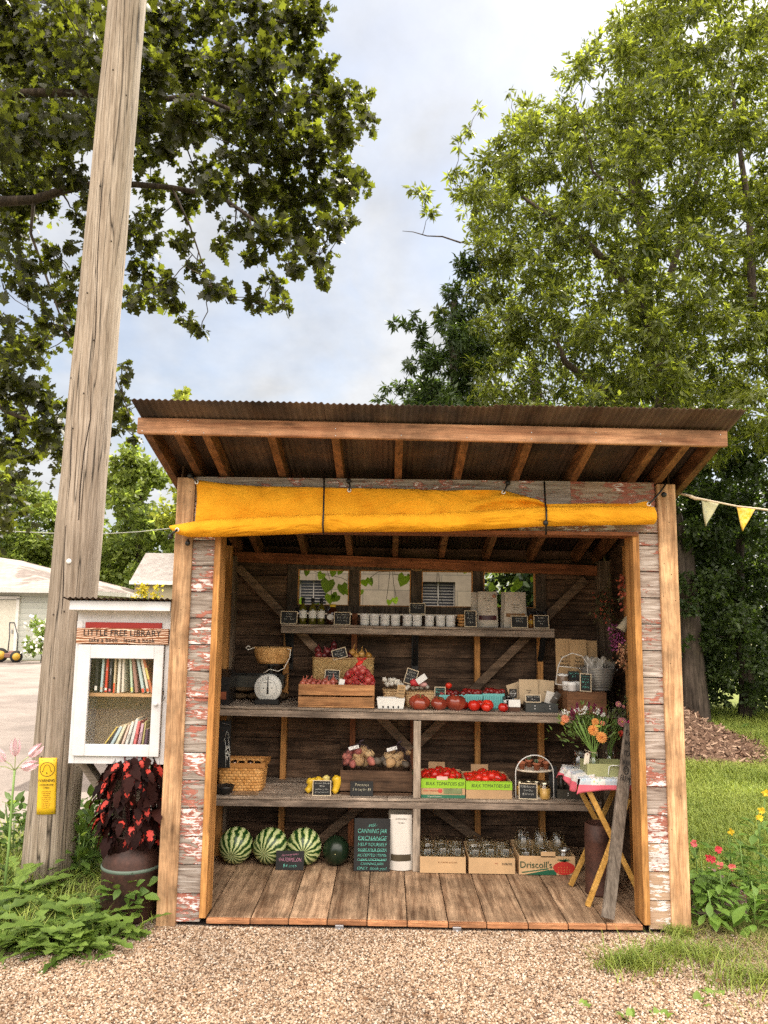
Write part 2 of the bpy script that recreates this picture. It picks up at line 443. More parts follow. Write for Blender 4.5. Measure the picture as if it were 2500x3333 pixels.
# ================================================================== the farm stand
BW = 1.42                                   # inner face of the back wall
def zroof(x, y): return 2.492 - 0.27*y - 0.0078*x
stand = thing('farm_stand', 'weathered timber roadside produce stand with corrugated roof, peeling siding and stocked shelves', 'farm stand')
def SP(name, mb, mats, label=None, parent=None): return part(name, mb, mats, parent or stand, label=label)

for sx_, lab in ((-1, 'knotty pale post with dark stains beside the book box'), (1, 'knotty pale post pitted with insect holes')):
    b = MB(); x = sx_*1.3975
    b.box((x, 0.045, 1.23 if sx_ < 0 else 1.225), (0.105, 0.09, 2.49), bev=0.004)
    SP('corner_post', b, PALE(2), lab)
for (x0, x1) in ((-1.216, -1.180), (1.192, 1.229)):
    b = MB(); b.box(((x0+x1)/2, 0.075, 1.112), (x1-x0, 0.158, 2.125), bev=0.003)
    SP('door_jamb', b, ORANGE(2))
# siding on both sides of the opening, 149 mm boards each with its own rest of paint
G0 = peel(0.02, 0.0); G1 = peel(0.22, 0.05); G2 = peel(0.42, 0.26); G3 = peel(0.52, 0.44); G4 = peel(0.40, 0.36)
S0 = peel(0.0, 0.0, (1.28, 1.25, 1.25)); S1 = peel(0.12, 0.05, (1.2, 1.15, 1.15)); S2 = peel(0.28, 0.12, (1.15, 1.1, 1.1)); T1 = peel(0.0, 0.55, (1.3, 1.3, 1.3), tan=0.85)
PM = [G0, G1, G2, G3, G4, S0, S1, S2, T1]
lm = [2, 0, 4, 3, 1, 1, 0, 1, 1, 1, 3, 0, 1, 4, 3, 3]
rm_ = [8, 8, 8, 2, 7, 7, 6, 6, 5, 5, 6, 5, 6, 5, 6, 6]
for side, (x0, x1), ml in ((-1, (-1.345, -1.2165), lm), (1, (1.2295, 1.345), rm_)):
    b = MB()
    for k in range(15):
        z0 = 0.025+0.149*k; z1 = min(z0+0.1435, 2.178)
        if z1 <= z0: break
        b.box(((x0+x1)/2, 0.028, (z0+z1)/2), (x1-x0, 0.02, z1-z0), rot=(R_(-2.2 if side > 0 else -1.5), 0, 0), mi=ml[k])
    b.box(((x0+x1)/2, 0.047, 1.10), (x1-x0, 0.008, 2.12), mi=9)
    SP('siding', b, PM+[BLACK], 'silver grey boards with flakes of orange and white paint' if side > 0 else 'boards with thick flakes of red and white paint')
b = MB()
b.box((-0.25, 0.028, 2.409), (2.19, 0.02, 0.145), rot=(R_(-1.5), 0, 0), mi=0)
b.box((1.09, 0.030, 2.409), (0.487, 0.02, 0.143), rot=(R_(-1.5), 0, 0), mi=1)
b.box((0, 0.028, 2.260), (2.69, 0.02, 0.146), rot=(R_(-1.5), 0, 0), mi=2)
SP('siding', b, [peel(0.08, 0.02), peel(0.42, 0.1, tan=0.4), peel(0.35, 0.42, tan=0.35)], 'grey and peeling boards over the opening')
b = MB(); b.box((0.006, 0.06, 2.173), (2.43, 0.16, 0.022), bev=0.002); SP('door_head', b, REDWOOD(0))
b = MB(); b.box((0, 0.075, 2.43), (2.68, 0.06, 0.10)); SP('header_beam', b, REDWOOD(0))

for (px, py) in ((620, 1600), (627, 1880), (589, 1985), (583, 2110), (600, 2250), (560, 2700), (2170, 1650), (2178, 1700), (2162, 1835), (2186, 1870), (2199, 1955), (2182, 2160), (2183, 2340), (2187, 2700), (2233, 2665), (2215, 2590), (2160, 1940)):
    c = at(px, py, -0.0005); b = MB(); b.lathe([(0.0001, 0.0012), (0.0024, 0.001), (0.003, 0)], 7, rot=(PI/2, 0, 0)); part('nail_hole', b, plain((0.06, 0.035, 0.02), 0.9), stand, (c.x, 0.0, c.z))
# floor
fx = [-1.43]+[at(p, 2998, 0).x for p in (814, 939, 1065, 1195, 1326, 1460, 1585, 1720, 1850, 1975)]+[1.43]
b = MB()
FLOORM = wood((0.15, 0.08, 0.043), (0.52, 0.35, 0.22), 1, 0.7, 0.45, 0.6)
fx[0], fx[-1] = -1.178, 1.190
for i in range(len(fx)-1):
    x0, x1 = fx[i]+0.002, fx[i+1]-0.003; dz = 0.002*math.sin(i*7)
    b.box(((x0+x1)/2, 0.725, 0.032+dz), (x1-x0, 1.40, 0.034), rot=(0.001*math.sin(i*3), 0.004*math.sin(i*5), 0), bev=0.003)
for sx_ in (-1, 1): b.box((sx_*1.305, 0.80, 0.032), (0.25, 1.22, 0.034))
SP('floor', b, FLOORM)
b = MB()
for i in range(len(fx)-1):
    x0, x1 = fx[i]+0.002, fx[i+1]-0.003
    b.box(((x0+x1)/2, 0.0105, 0.0355+0.002*math.sin(i*7)), (x1-x0, 0.025, 0.027), rot=(0, 0.004*math.sin(i*5), 0), bev=0.003)
SP('floor_edge', b, wood((0.30, 0.12, 0.05), (0.55, 0.27, 0.13), 0, 0.8, 0.4, 1.5), 'orange sawn ends of the floor planks')
b = MB()
for y in (0.07, 0.7, 1.38): b.box((0, y, -0.035), (2.68, 0.09, 0.09))
SP('joist', b, plain((0.02, 0.015, 0.012), 0.9))
for p in (1105, 1487):
    c = at(p, 3018, -0.01); b = MB(); b.box((c.x, -0.020, 0.010), (0.046, 0.006, 0.044), bev=0.002); b.box((c.x, -0.008, 0.028), (0.046, 0.026, 0.005))
    b.lathe([(0.0001, 0.006), (0.007, 0.006), (0.008, 0)], 8, (c.x, -0.024, 0.012), rot=(PI/2, 0, 0), mi=0)
    SP('anchor_bracket', b, metal((0.45, 0.45, 0.47), 0.5))

# walls
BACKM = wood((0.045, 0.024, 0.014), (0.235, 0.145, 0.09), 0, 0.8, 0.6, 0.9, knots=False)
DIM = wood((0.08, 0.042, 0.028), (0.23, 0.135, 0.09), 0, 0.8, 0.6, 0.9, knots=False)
WX0, WX1, WZ0, WZ1 = at(935, 1950, BW).x, at(1775, 1950, BW).x, 1.70, 2.105
b = MB()
for k in range(14):
    z0 = 0.04+0.149*k; z1 = z0+0.145
    segs = [(-1.43, 1.43)]
    if z1 > WZ0+0.01: segs = [(-1.43, WX0-0.002), (WX1+0.002, 1.43)]
    for (xa, xb) in segs:
        cuts = [xa, xb] if (k % 3 == 0 or xb-xa < 1.2) else [xa, -0.55+0.63*((k*5) % 4)/1.5, xb]
        for i in range(len(cuts)-1):
            b.box(((cuts[i]+cuts[i+1])/2, BW+0.012, (z0+z1)/2), (cuts[i+1]-cuts[i]-0.003, 0.02, z1-z0), rot=(R_(1.0), 0, 0))
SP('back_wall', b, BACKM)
b = MB()
for (xa, xb, za, zb_) in ((-1.44, 1.44, 0.0, 1.69), (-1.44, WX0-0.004, 1.69, 2.10), (WX1+0.004, 1.44, 1.69, 2.10)): b.box(((xa+xb)/2, BW+0.031, (za+zb_)/2), (xb-xa, 0.012, zb_-za))
SP('wall_lining', b, plain((0.05, 0.035, 0.025), 0.9))
for sx_ in (-1, 1):
    b = MB()
    for k in range(16):
        z0 = 0.04+0.149*k; z1 = z0+0.145
        ym = min(1.41, (2.50-z1)/0.27)
        if ym < 0.15: continue
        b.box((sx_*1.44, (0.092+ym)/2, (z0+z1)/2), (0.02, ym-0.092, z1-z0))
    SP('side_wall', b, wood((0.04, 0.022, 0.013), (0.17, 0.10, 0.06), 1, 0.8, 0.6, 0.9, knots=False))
b = MB(); b.box((0, BW+0.05, 2.155), (2.86, 0.02, 0.115)); SP('eave_blocking', b, DIM)  # added board closing the gap over the back wall against stray light
for sx_ in (-1, 1):
    x = sx_*1.452; b = MB(); b.beam((x, 0.10, zroof(x, 0.10)+0.005), (x, 1.46, zroof(x, 1.46)+0.005), 0.012, 0.17); SP('gable_blocking', b, wood((0.05, 0.03, 0.02), (0.2, 0.12, 0.075), 1, 0.8, 0.5))  # strips added along the roof slope to keep light out of the interior
# window frame board with four openings
wins = [(972, 1135, 1853, 1966), (1172, 1336, 1857, 1970), (1373, 1538, 1862, 1975), (1573, 1742, 1868, 1980)]
wz = []
for (a, c_, t, q) in wins:
    A, B_ = at(a, t, BW), at(c_, q, BW); wz.append((A.x, B_.x, B_.z, A.z))
zb = min(w_[2] for w_ in wz); zt = max(w_[3] for w_ in wz)
b = MB()
b.box(((WX0+WX1)/2, BW-0.004, (zt+WZ1)/2), (WX1-WX0, 0.036, WZ1-zt), bev=0.002)
b.box(((WX0+WX1)/2, BW-0.004, (WZ0+zb)/2), (WX1-WX0, 0.036, zb-WZ0), bev=0.002)
xs = [WX0]+[v for w_ in wz for v in w_[:2]]+[WX1]
for i in range(0, len(xs), 2):
    b.box(((xs[i]+xs[i+1])/2, BW-0.007, (zt+zb)/2), (xs[i+1]-xs[i], 0.030, zt-zb))
wf = SP('window_frame', b, wood((0.05, 0.035, 0.026), (0.18, 0.14, 0.105), 2, 0.85, 0.4, 1.0))
for (xa, xb, za_, zb_) in wz:
    b = MB(); t_ = 0.007
    for (p, d) in ((((xa+xb)/2, BW+0.004, zb+t_/2), (xb-xa, 0.05, t_)), (((xa+xb)/2, BW+0.004, zt-t_/2), (xb-xa, 0.05, t_)),
                   ((xa+t_/2, BW+0.004, (zt+zb)/2), (t_, 0.05, zt-zb-2*t_)), ((xb-t_/2, BW+0.004, (zt+zb)/2), (t_, 0.05, zt-zb-2*t_))): b.box(p, d)
    part('window_trim', b, ORANGE(0), wf)
# plates, studs, braces
b = MB(); b.beam(at(760, 1812, 1.36), at(1945, 1858, 1.36), 0.05, 0.075); SP('top_plate', b, REDWOOD(0))
for (px, y0, y1, mat_, Y) in ((925, 2070, 2740, ORANGE(2), 1.375), (1148, 2055, 2740, REDWOOD(2), 1.375), (1553, 2055, 2760, ORANGE(2), 1.375), (1760, 2060, 2760, ORANGE(2), 1.375), (1344, 2330, 2760, REDWOOD(2), 1.375)):
    c = at(px, 2400, Y); b = MB(); b.box((c.x, Y, 0.87 if y0 < 2300 else 0.55), (0.04, 0.06, 1.66 if y0 < 2300 else 1.0)); SP('wall_stud', b, mat_)
for sx_ in (-1, 1):
    b = MB(); b.box((sx_*1.39, 1.34, 1.08), (0.09, 0.10, 2.06)); SP('wall_stud', b, OLDWOOD(2))
for (x, Y) in ((-1.37, 1.10), (1.385, 0.70), (1.385, 0.25), (-1.385, 0.42)):
    b = MB(); b.box((x, Y, 1.10), (0.07, 0.045, 2.14 if Y > .6 else 2.3)); SP('wall_stud', b, ORANGE(2))
for (a, c_) in (((775, 1845), (1338, 2440)), ((1905, 1885), (1352, 2430)), ((1400, 2620), (1640, 2790)), ((1180, 2620), (960, 2800))):
    b = MB(); b.beam(at(*a, 1.335), at(*c_, 1.335), 0.018, 0.055, (0, -1, 0)); 
    b = MB(); A, B_ = at(*a, 1.34), at(*c_, 1.34); b.beam(A, B_, 0.06, 0.02, (0, 1, 0)); SP('brace', b, wood((0.10, 0.065, 0.04), (0.30, 0.20, 0.13), 0, 0.8, 0.4))

# rafters and roof
FY = -0.44
for p in (478, 577, 669, 882, 1091, 1300, 1514, 1723, 1931, 2141, 2237, 2338):
    x = at(p, 1440, FY).x; b = MB()
    b.beam((x, FY+0.015, zroof(x, FY)+0.045), (x, 1.62, zroof(x, 1.62)+0.045), 0.042, 0.09)
    SP('rafter', b, wood((0.10, 0.042, 0.018), (0.29, 0.135, 0.058), 1, 0.75, 0.45, 0.8))
b = MB(); b.beam((-1.546, FY-0.012, 2.668), (1.557, FY-0.012, 2.634), 0.032, 0.086, bev=0.004)
fas = SP('fascia_board', b, wood((0.24, 0.095, 0.045), (0.58, 0.32, 0.18), 0, 0.7, 0.5, 0.5))
for i, (px, py) in enumerate([(463, 1403), (572, 1405), (663, 1409), (612, 1369), (879, 1413), (1092, 1395), (1092, 1418), (1306, 1417), (1520, 1424), (1730, 1408), (1730, 1429), (1940, 1408), (1940, 1433), (2150, 1413), (2150, 1437), (2345, 1415)]):
    c = at(px, py, FY-0.0285); b = MB(); b.ball(c, 0.0035, 8, 4, sc3=(1, 0.4, 1)); part('nail', b, metal((0.6, 0.6, 0.6), 0.4), fas)
ROOFM = None
def roof_mat():
    m = NM('corrugated_steel'); v = m.coord('Object', False)
    n = m.noise(m.n('Mapping', 0, Vector=v, Scale=(9, 1.2, 1)), 1.0, 7, 0.65); n2 = m.noise(v, 3.0, 5, 0.6)
    c = m.mix(m.ramp(n2, [(0.4, 0.0), (0.65, 1.0)]), m.ramp(n, [(0.3, (0.018, 0.012, 0.010)), (0.7, (0.08, 0.058, 0.046))]), m.ramp(n, [(0.3, (0.07, 0.036, 0.02)), (0.7, (0.15, 0.095, 0.06))]))
    return m.done(c, 0.8, m.bump(n, 0.2, 0.003), 0.15, 0.0)
ROOFM = roof_mat()
def sheet(x0, x1, y0, y1, dz=0.0, pitch=0.0318, amp=0.0042, n=8):
    b = MB(); steps = int((x1-x0)/pitch*n)
    prof = [(x0+(x1-x0)*i/steps) for i in range(steps+1)]
    for side in (0, 1):
        vs = [Vector((x, y, zroof(x, y)+0.096+dz+amp*math.sin(2*PI*x/pitch)+side*0.002)) for y in (y0, (y0+y1)/2, y1) for x in prof]
        m_ = steps+1
        fs = [(j*m_+i, j*m_+i+1, (j+1)*m_+i+1, (j+1)*m_+i) for j in range(2) for i in range(steps)]
        if side == 0: fs = [f[::-1] for f in fs]
        b.add(vs, fs, 0, True)
    k = len(b.v)//2; m_ = steps+1
    fs = [(i, i+1, k+i+1, k+i) for i in range(steps)]
    fs += [(2*m_+i+1, 2*m_+i, k+2*m_+i, k+2*m_+i+1) for i in range(steps)]
    fs += [(j*m_, k+j*m_, k+(j+1)*m_, (j+1)*m_) for j in range(2)] + [(j*m_+steps, (j+1)*m_+steps, k+(j+1)*m_+steps, k+j*m_+steps) for j in range(2)]
    for f in fs: b.f.append(f); b.m.append(0); b.sm.append(False)
    return b
rf = SP('roof', sheet(-1.535, -0.555, -0.615, 1.78), ROOFM)
part('roof_sheet', sheet(-0.60, 0.36, -0.60, 1.78, 0.0045), ROOFM, rf)
part('roof_sheet', sheet(0.31, 1.600, -0.61, 1.78, 0.009), ROOFM, rf)

# shelves
SH = wood((0.14, 0.105, 0.08), (0.54, 0.44, 0.345), 0, 0.75, 0.35, 0.9)
ZT, ZM, ZL, ZF = 1.615, 1.065, 0.504, 0.05
def zmid(x): return 1.068-0.0085*x
def zlow(x): return 0.504
def ztop(x): return 1.614-0.004*x
def shelf(name_, x0, x1, y0, y1, zf, th=0.016, ap=0.042, cuts=()):
    b = MB(); rows = 3 if y1-y0 > 0.4 else 2; rl = (y1-y0)/rows
    for r in range(rows):
        ya = y0+rl*r
        cs = [x0]+[c for c in (cuts if r == 0 else ())]+[x1]
        for i in range(len(cs)-1):
            A = Vector((cs[i]+0.001, ya+rl/2, zf(cs[i])-th/2)); B_ = Vector((cs[i+1]-0.001, ya+rl/2, zf(cs[i+1])-th/2))
            b.beam(A, B_, rl-0.004, th, bev=0.002)
    s_ = SP('shelf', b, SH, name_)
    b = MB(); b.beam((x0+0.002, y0+0.022, zf(x0)-th-0.003-ap/2), (x1-0.002, y0+0.022, zf(x1)-th-0.003-ap/2), 0.022, ap, bev=0.002)
    part('apron', b, wood((0.12, 0.09, 0.07), (0.38, 0.30, 0.235), 0, 0.75, 0.4, 0.9), s_)
shelf('narrow top shelf under the windows', -0.98, 0.985, 1.15, BW-0.002, ztop, ap=0.044)
shelf('long middle shelf', -1.41, 1.06, 0.80, BW-0.002, zmid, cuts=(-0.3, 0.1), ap=0.044)
shelf('long lower shelf', -1.41, 1.20, 0.80, BW-0.002, zlow, cuts=(-0.2, 0.45), ap=0.044)
for (z0, z1) in ((0.05, 0.44), (0.506, 1.00)):
    b = MB(); b.box((at(1357, 2500, 0.83).x, 0.83, (z0+z1)/2), (0.048, 0.035, z1-z0), bev=0.002); SP('shelf_support', b, wood((0.24, 0.185, 0.135), (0.52, 0.43, 0.34), 2, 0.8, 0.3))
for px in (941, 1352, 1760):
    c = at(px, 2100, 1.33); b = MB(); zt_ = ztop(c.x)-0.018
    b.box((c.x, 1.395, zt_-0.16), (0.05, 0.012, 0.32)); b.box((c.x, 1.29, zt_-0.006), (0.045, 0.20, 0.01))
    b.beam((c.x, 1.20, zt_-0.012), (c.x, 1.385, zt_-0.27), 0.040, 0.014, (0, 1, 0))
    SP('shelf_bracket', b, BLACK)
# carved oval plaque on the window frame
b = MB(); c = at(1358, 1837, BW-0.03); 
b.lathe([(0.0001, 0.012), (0.034, 0.012), (0.042, 0.006), (0.045, 0)], 32, (0, 0, 0), rot=(PI/2, 0, 0))
for p in range(1): pass
pl = solo('plaque', b, wood((0.20, 0.12, 0.05), (0.42, 0.28, 0.13), 0), 'small round wooden plaque fixed over the gap between the two middle rear windows', 'plaque', (c.x, BW-0.024, c.z), (0, 0, 0))
pl.scale = (1.5, 1, 1.12)
b = MB(); b.tube([(0.037*math.cos(a), -0.013, 0.037*math.sin(a)) for a in np.linspace(0, 2*PI, 33)], 0.0012, 5); part('engraving', b, INK, pl)

# ------------------------------------------------------------------ canvas
def interp(pts, x):
    pts = sorted(pts)
    if x <= pts[0][0]: return pts[0][1]
    for (a, b_) in zip(pts, pts[1:]):
        if x <= b_[0]:
            t = (x-a[0])/(b_[0]-a[0]); return a[1]+(b_[1]-a[1])*t
    return pts[-1][1]
TOPL = [(640, 1563), (754, 1577), (843, 1584), (1052, 1587), (1137, 1590), (1286, 1591), (1450, 1597), (1639, 1594), (1685, 1608), (1745, 1626), (1771, 1643), (1897, 1640), (2063, 1640), (2103, 1631), (2118, 1640)]
ROLT = [(555, 1712), (575, 1708), (600, 1704), (644, 1696), (843, 1684), (1052, 1674), (1400, 1673), (1600, 1660), (1778, 1650), (1930, 1648), (2125, 1651)]
ROLB = [(555, 1720), (575, 1738), (618, 1749), (700, 1749), (780, 1746), (938, 1740), (1052, 1733), (1450, 1731), (1600, 1723), (1771, 1714), (1930, 1711), (2125, 1708)]
def cloth_mat():
    m = NM('mustard_canvas'); v = m.coord('Object', False)
    n = m.noise(v, 7, 5); n2 = m.noise(v, 420, 2)
    c = m.ramp(n, [(0.3, (0.66, 0.285, 0.012)), (0.7, (0.84, 0.40, 0.022))])
    wr = m.noise(m.n('Mapping', 0, Vector=v, Scale=(2.2, 4.0, 7.0), Rotation=(0, 0.3, 0)), 1.0, 4, 0.55, 1.2)
    nb = m.n('Bump', 0, Strength=0.7, Distance=0.06, Height=wr)
    return m.done(c, 0.85, nb, 0.15)
CLOTH = cloth_mat()
tarp = thing('canvas_tarp', 'mustard yellow canvas curtain rolled up and strapped across the top of the opening', 'tarp')
def cloth_pt(u, v, Y0=-0.012):
    px = 641+(2118-641)*u; yt = interp(TOPL, px); yb = interp(ROLT, px)+12
    py = yt+(yb-yt)*v
    P_ = at(px, py, Y0)
    sag = 0.010*math.sin(px*0.013)*math.sin(PI*min(1, v*1.1)) + 0.006*math.sin(px*0.05+v*5) * v
    if 1500 < px < 1850: sag += 0.016*math.sin((px-1500)/350*PI)*math.sin(v*9+px*0.02)
    P_.y += -0.008-0.022*v + sag*1.6 + 0.004*math.sin(px*0.09-v*7)*math.sin(px*0.017)
    return P_
b = MB(); b.grid(cloth_pt, 120, 14)
ob = part('curtain', b, CLOTH, tarp); md = ob.modifiers.new('s', 'SOLIDIFY'); md.thickness = 0.002
b = MB(); pts = []; nseg = 110; ring = 18; vs = []
for i in range(nseg+1):
    px = 555+(2125-555)*(i/nseg)
    yt, yb = interp(ROLT, px), interp(ROLB, px)
    A, B_ = at(px, yt, -0.06), at(px, yb, -0.06); hz = (A.z-B_.z)/2; c = (A+B_)/2
    for k in range(ring):
        a = 2*PI*k/ring
        rr = 1+0.09*math.sin(px*0.021+2*a)+0.06*math.sin(px*0.052+3*a+1+1.5*math.sin(px*.011))+0.05*math.sin(px*0.013-a)+.03*math.sin(px*.11-4*a)*math.sin(px*.006)
        edge = min(1.0, (px-540)/60.0)
        vs.append((c.x, -0.070+0.058*edge*math.cos(a)*rr, c.z+hz*math.sin(a)*(rr if abs(math.sin(a)) < .8 else 1)))
fs = [(i*ring+k, i*ring+(k+1) % ring, (i+1)*ring+(k+1) % ring, (i+1)*ring+k) for i in range(nseg) for k in range(ring)]
fs += [tuple(range(ring))[::-1], tuple(nseg*ring+k for k in range(ring))]
b.add(vs, fs, 0, True); part('roll', b, CLOTH, tarp)
for (px, py, Y) in ((640, 1569, -0.03), (1137, 1596, -0.032), (1639, 1602, -0.03), (2112, 1641, -0.10), (577, 1724, -0.125)):
    c = at(px, py, Y); b = MB()
    b.tube([(0.009*math.cos(a), 0, 0.009*math.sin(a)) for a in np.linspace(0, 2*PI, 17)], 0.0034, 6, cap=False)
    part('grommet', b, plain((0.75, 0.75, 0.75), 0.3), tarp, (c.x, Y, c.z))
def cord(pts, label, ball=None, r=0.0055):
    b = MB(); P_ = [at(*p) for p in pts]; b.tube(P_, r, 7)
    base = P_[0]; b.v = [tuple(Vector(q)-base) for q in b.v]
    o = thing('bungee_cord', label, 'bungee cord', base, group='black bungee cords holding the canvas')
    part('cord', b, BLACK, o)
    if ball:
        c = at(*ball); b = MB(); b.ball((0, 0, 0), 0.016, 12, 8); part('ball', b, BLACK, o, c-base)
    return o
cord([(1055, 1556, 0.010), (1055, 1585, -0.035), (1053, 1670, -0.125), (1051, 1705, -0.142), (1052, 1728, -0.125), (1053, 1737, -0.03)], 'long black cord strapped vertically round the left half of the canvas roll')
cord([(1772, 1568, 0.010), (1775, 1640, -0.06), (1778, 1655, -0.125), (1779, 1688, -0.142), (1778, 1714, -0.12), (1777, 1740, -0.03)], 'long black cord with a ball strapped vertically round the right half of the canvas roll', (1776, 1702, -0.152))
cord([(617, 1546, -0.006), (625, 1553, -0.03), (636, 1563, -0.05), (641, 1568, -0.03)], 'short black cord on the nail of the left post above the canvas corner', (619, 1549, -0.02), 0.005)
cord([(1135, 1566, 0.0), (1139, 1580, -0.035), (1137, 1594, -0.05)], 'short black cord on the header board left of centre', (1135, 1566, -0.005), 0.005)
cord([(1652, 1573, 0.0), (1648, 1585, -0.035), (1640, 1600, -0.045)], 'short black cord on the header board right of centre', (1653, 1572, -0.005), 0.005)
cord([(2166, 1577, -0.008), (2150, 1600, -0.04), (2135, 1618, -0.08), (2113, 1640, -0.115)], 'black cord tied between the right post and the canvas end', (2161, 1610, -0.04), 0.005)
cord([(577, 1724, -0.135), (563, 1735, -0.145), (557, 1742, -0.13)], 'black cord hooked through the left tip of the canvas roll', (556, 1746, -0.12), 0.006)
cord([(612, 1757, -0.012), (611, 1766, -0.03)], 'black ball cord under the roll on the left post', (611, 1768, -0.03), 0.007)
# ================================================================== setting
def fast_mesh(name, V, loops, totals, mats, midx=None, smooth=False):
    me = bpy.data.meshes.new(name)
    V = np.asarray(V, dtype=np.float32).reshape(-1, 3); loops = np.asarray(loops, dtype=np.int32).ravel(); totals = np.asarray(totals, dtype=np.int32)
    me.vertices.add(len(V)); me.vertices.foreach_set('co', V.ravel())
    me.loops.add(len(loops)); me.loops.foreach_set('vertex_index', loops)
    me.polygons.add(len(totals)); st = np.concatenate([[0], np.cumsum(totals)[:-1]]).astype(np.int32)
    me.polygons.foreach_set('loop_start', st); me.polygons.foreach_set('loop_total', totals)
    if midx is not None: me.polygons.foreach_set('material_index', np.asarray(midx, dtype=np.int32))
    if smooth: me.polygons.foreach_set('use_smooth', np.ones(len(totals), dtype=bool))
    for m in (mats if isinstance(mats, (list, tuple)) else [mats]): me.materials.append(m)
    me.update(calc_edges=True); me.validate(); return me
def unit(a): return a/np.maximum(np.linalg.norm(a, axis=1, keepdims=True), 1e-9)
# leaf outlines: (x across, y along, z fold) in leaf lengths
def strip_leaf(ws, fold=0.12, curl=0.15):
    n = len(ws)-1; V = []; F = []
    for i, w_ in enumerate(ws):
        t = i/n; z = -curl*t*t
        V += [(-w_, t, z+fold*w_), (0, t, z), (w_, t, z+fold*w_)]
    for i in range(n):
        a = 3*i
        F += [(a, a+1, a+4, a+3), (a+1, a+2, a+5, a+4)]
    return np.array(V), F
OAK = strip_leaf([0.015, 0.10, 0.30, 0.16, 0.42, 0.20, 0.36, 0.10, 0.01], 0.25, 0.2)
LANCE = (np.array([(0, 0, 0), (-0.17, 0.38, 0.05), (0, 0.45, 0), (0.17, 0.38, 0.05), (0, 1.0, -0.12)], float), [(0, 2, 1), (0, 3, 2), (1, 2, 4), (2, 3, 4)])
OVAL = (np.array([(0, 0, 0), (-0.28, 0.3, 0.06), (-0.24, 0.65, 0.05), (0, 1.0, -0.1), (0.24, 0.65, 0.05), (0.28, 0.3, 0.06), (0, 0.5, 0)], float), [(0, 6, 2, 1), (2, 6, 3), (0, 5, 4, 6), (6, 4, 3)])
DENT = strip_leaf([0.015, 0.02, 0.07, 0.025, 0.10, 0.03, 0.13, 0.05, 0.15, 0.06, 0.12, 0.01], 0.4, 0.6)
LONG = strip_leaf([0.02, 0.05, 0.10, 0.14, 0.13, 0.01], 0.3, 0.45)
HEART = (np.array([(0, 0.08, 0), (-0.30, -0.12, 0.03), (-0.50, 0.15, 0.05), (-0.40, 0.55, 0.03), (0, 1.0, -0.05), (0.40, 0.55, 0.03), (0.50, 0.15, 0.05), (0.30, -0.12, 0.03)], float), [(0, 3, 2, 1), (0, 4, 3), (0, 5, 4), (0, 7, 6, 5)])
def leaves(C, A, Nn, S, tmpl):
    """C positions, A leaf directions, Nn face normals, S lengths -> V, loops, totals"""
    T, F = tmpl; A = unit(A); X = unit(np.cross(A, Nn)); Z = np.cross(X, A)
    V = C[:, None, :] + S[:, None, None]*(T[None, :, 0:1]*X[:, None, :] + T[None, :, 1:2]*A[:, None, :] + T[None, :, 2:3]*Z[:, None, :])
    k = len(T); base = (np.arange(len(C))*k)[:, None]
    fl = np.concatenate([np.array(f) for f in F]); loops = (base+fl[None, :]).ravel()
    tot = np.tile([len(f) for f in F], len(C))
    return V.reshape(-1, 3), loops, tot
def foliage(clusters, tmpl, size, per=1.0, up=0.6, droop=0.25, ngrp=7, spread=0.9):
    """clusters: (x,y,z,r,n). Leaves sit in tufts along short twigs that point out of the cluster."""
    Cs, As, Ns, Ss = [], [], [], []
    for (x, y, z, r, n) in clusters:
        n = int(n*per)
        if n < 3: continue
        m = max(2, n//ngrp); 
        d = unit(rng.normal(size=(m, 3))); d[:, 2] *= 0.85
        o = d*(r*rng.uniform(0.1, 0.75, (m, 1)))
        td = unit(d*0.9+rng.normal(size=(m, 3))*0.7+np.array([0, 0, 0.05]))
        g = rng.integers(0, m, n); t = rng.uniform(0.0, 1.0, (n, 1))
        side = unit(rng.normal(size=(n, 3)))
        c = o[g]+td[g]*(t*r*0.45)+side*size*0.12
        a = unit(td[g]*0.7+side*spread-np.array([0, 0, droop]))
        nn = unit(rng.normal(size=(n, 3))*0.8+np.array([0, 0, up]))
        Cs.append(c+np.array([x, y, z])); As.append(a); Ns.append(nn); Ss.append(size*rng.uniform(0.5, 1.3, n))
    return leaves(np.concatenate(Cs), np.concatenate(As), np.concatenate(Ns), np.concatenate(Ss), tmpl)
BARK = wood((0.03, 0.022, 0.016), (0.12, 0.09, 0.07), 2, 0.9, 0.4, 0.5, 1.0, knots=False)
def limb(b, a, c, r0, r1, wig=0.06, n=7, sag=0.0):
    a, c = Vector(a), Vector(c); L_ = (c-a).length; pts = []
    for i in range(n+1):
        t = i/n; p = a.lerp(c, t)
        if 0 < i < n: p += Vector(rng.normal(size=3)*wig*L_*0.35)
        p.z += -sag*math.sin(PI*t)*L_
        pts.append(p)
    b.tube(pts, [r0+(r1-r0)*i/n for i in range(n+1)], 7, cap=False); return pts
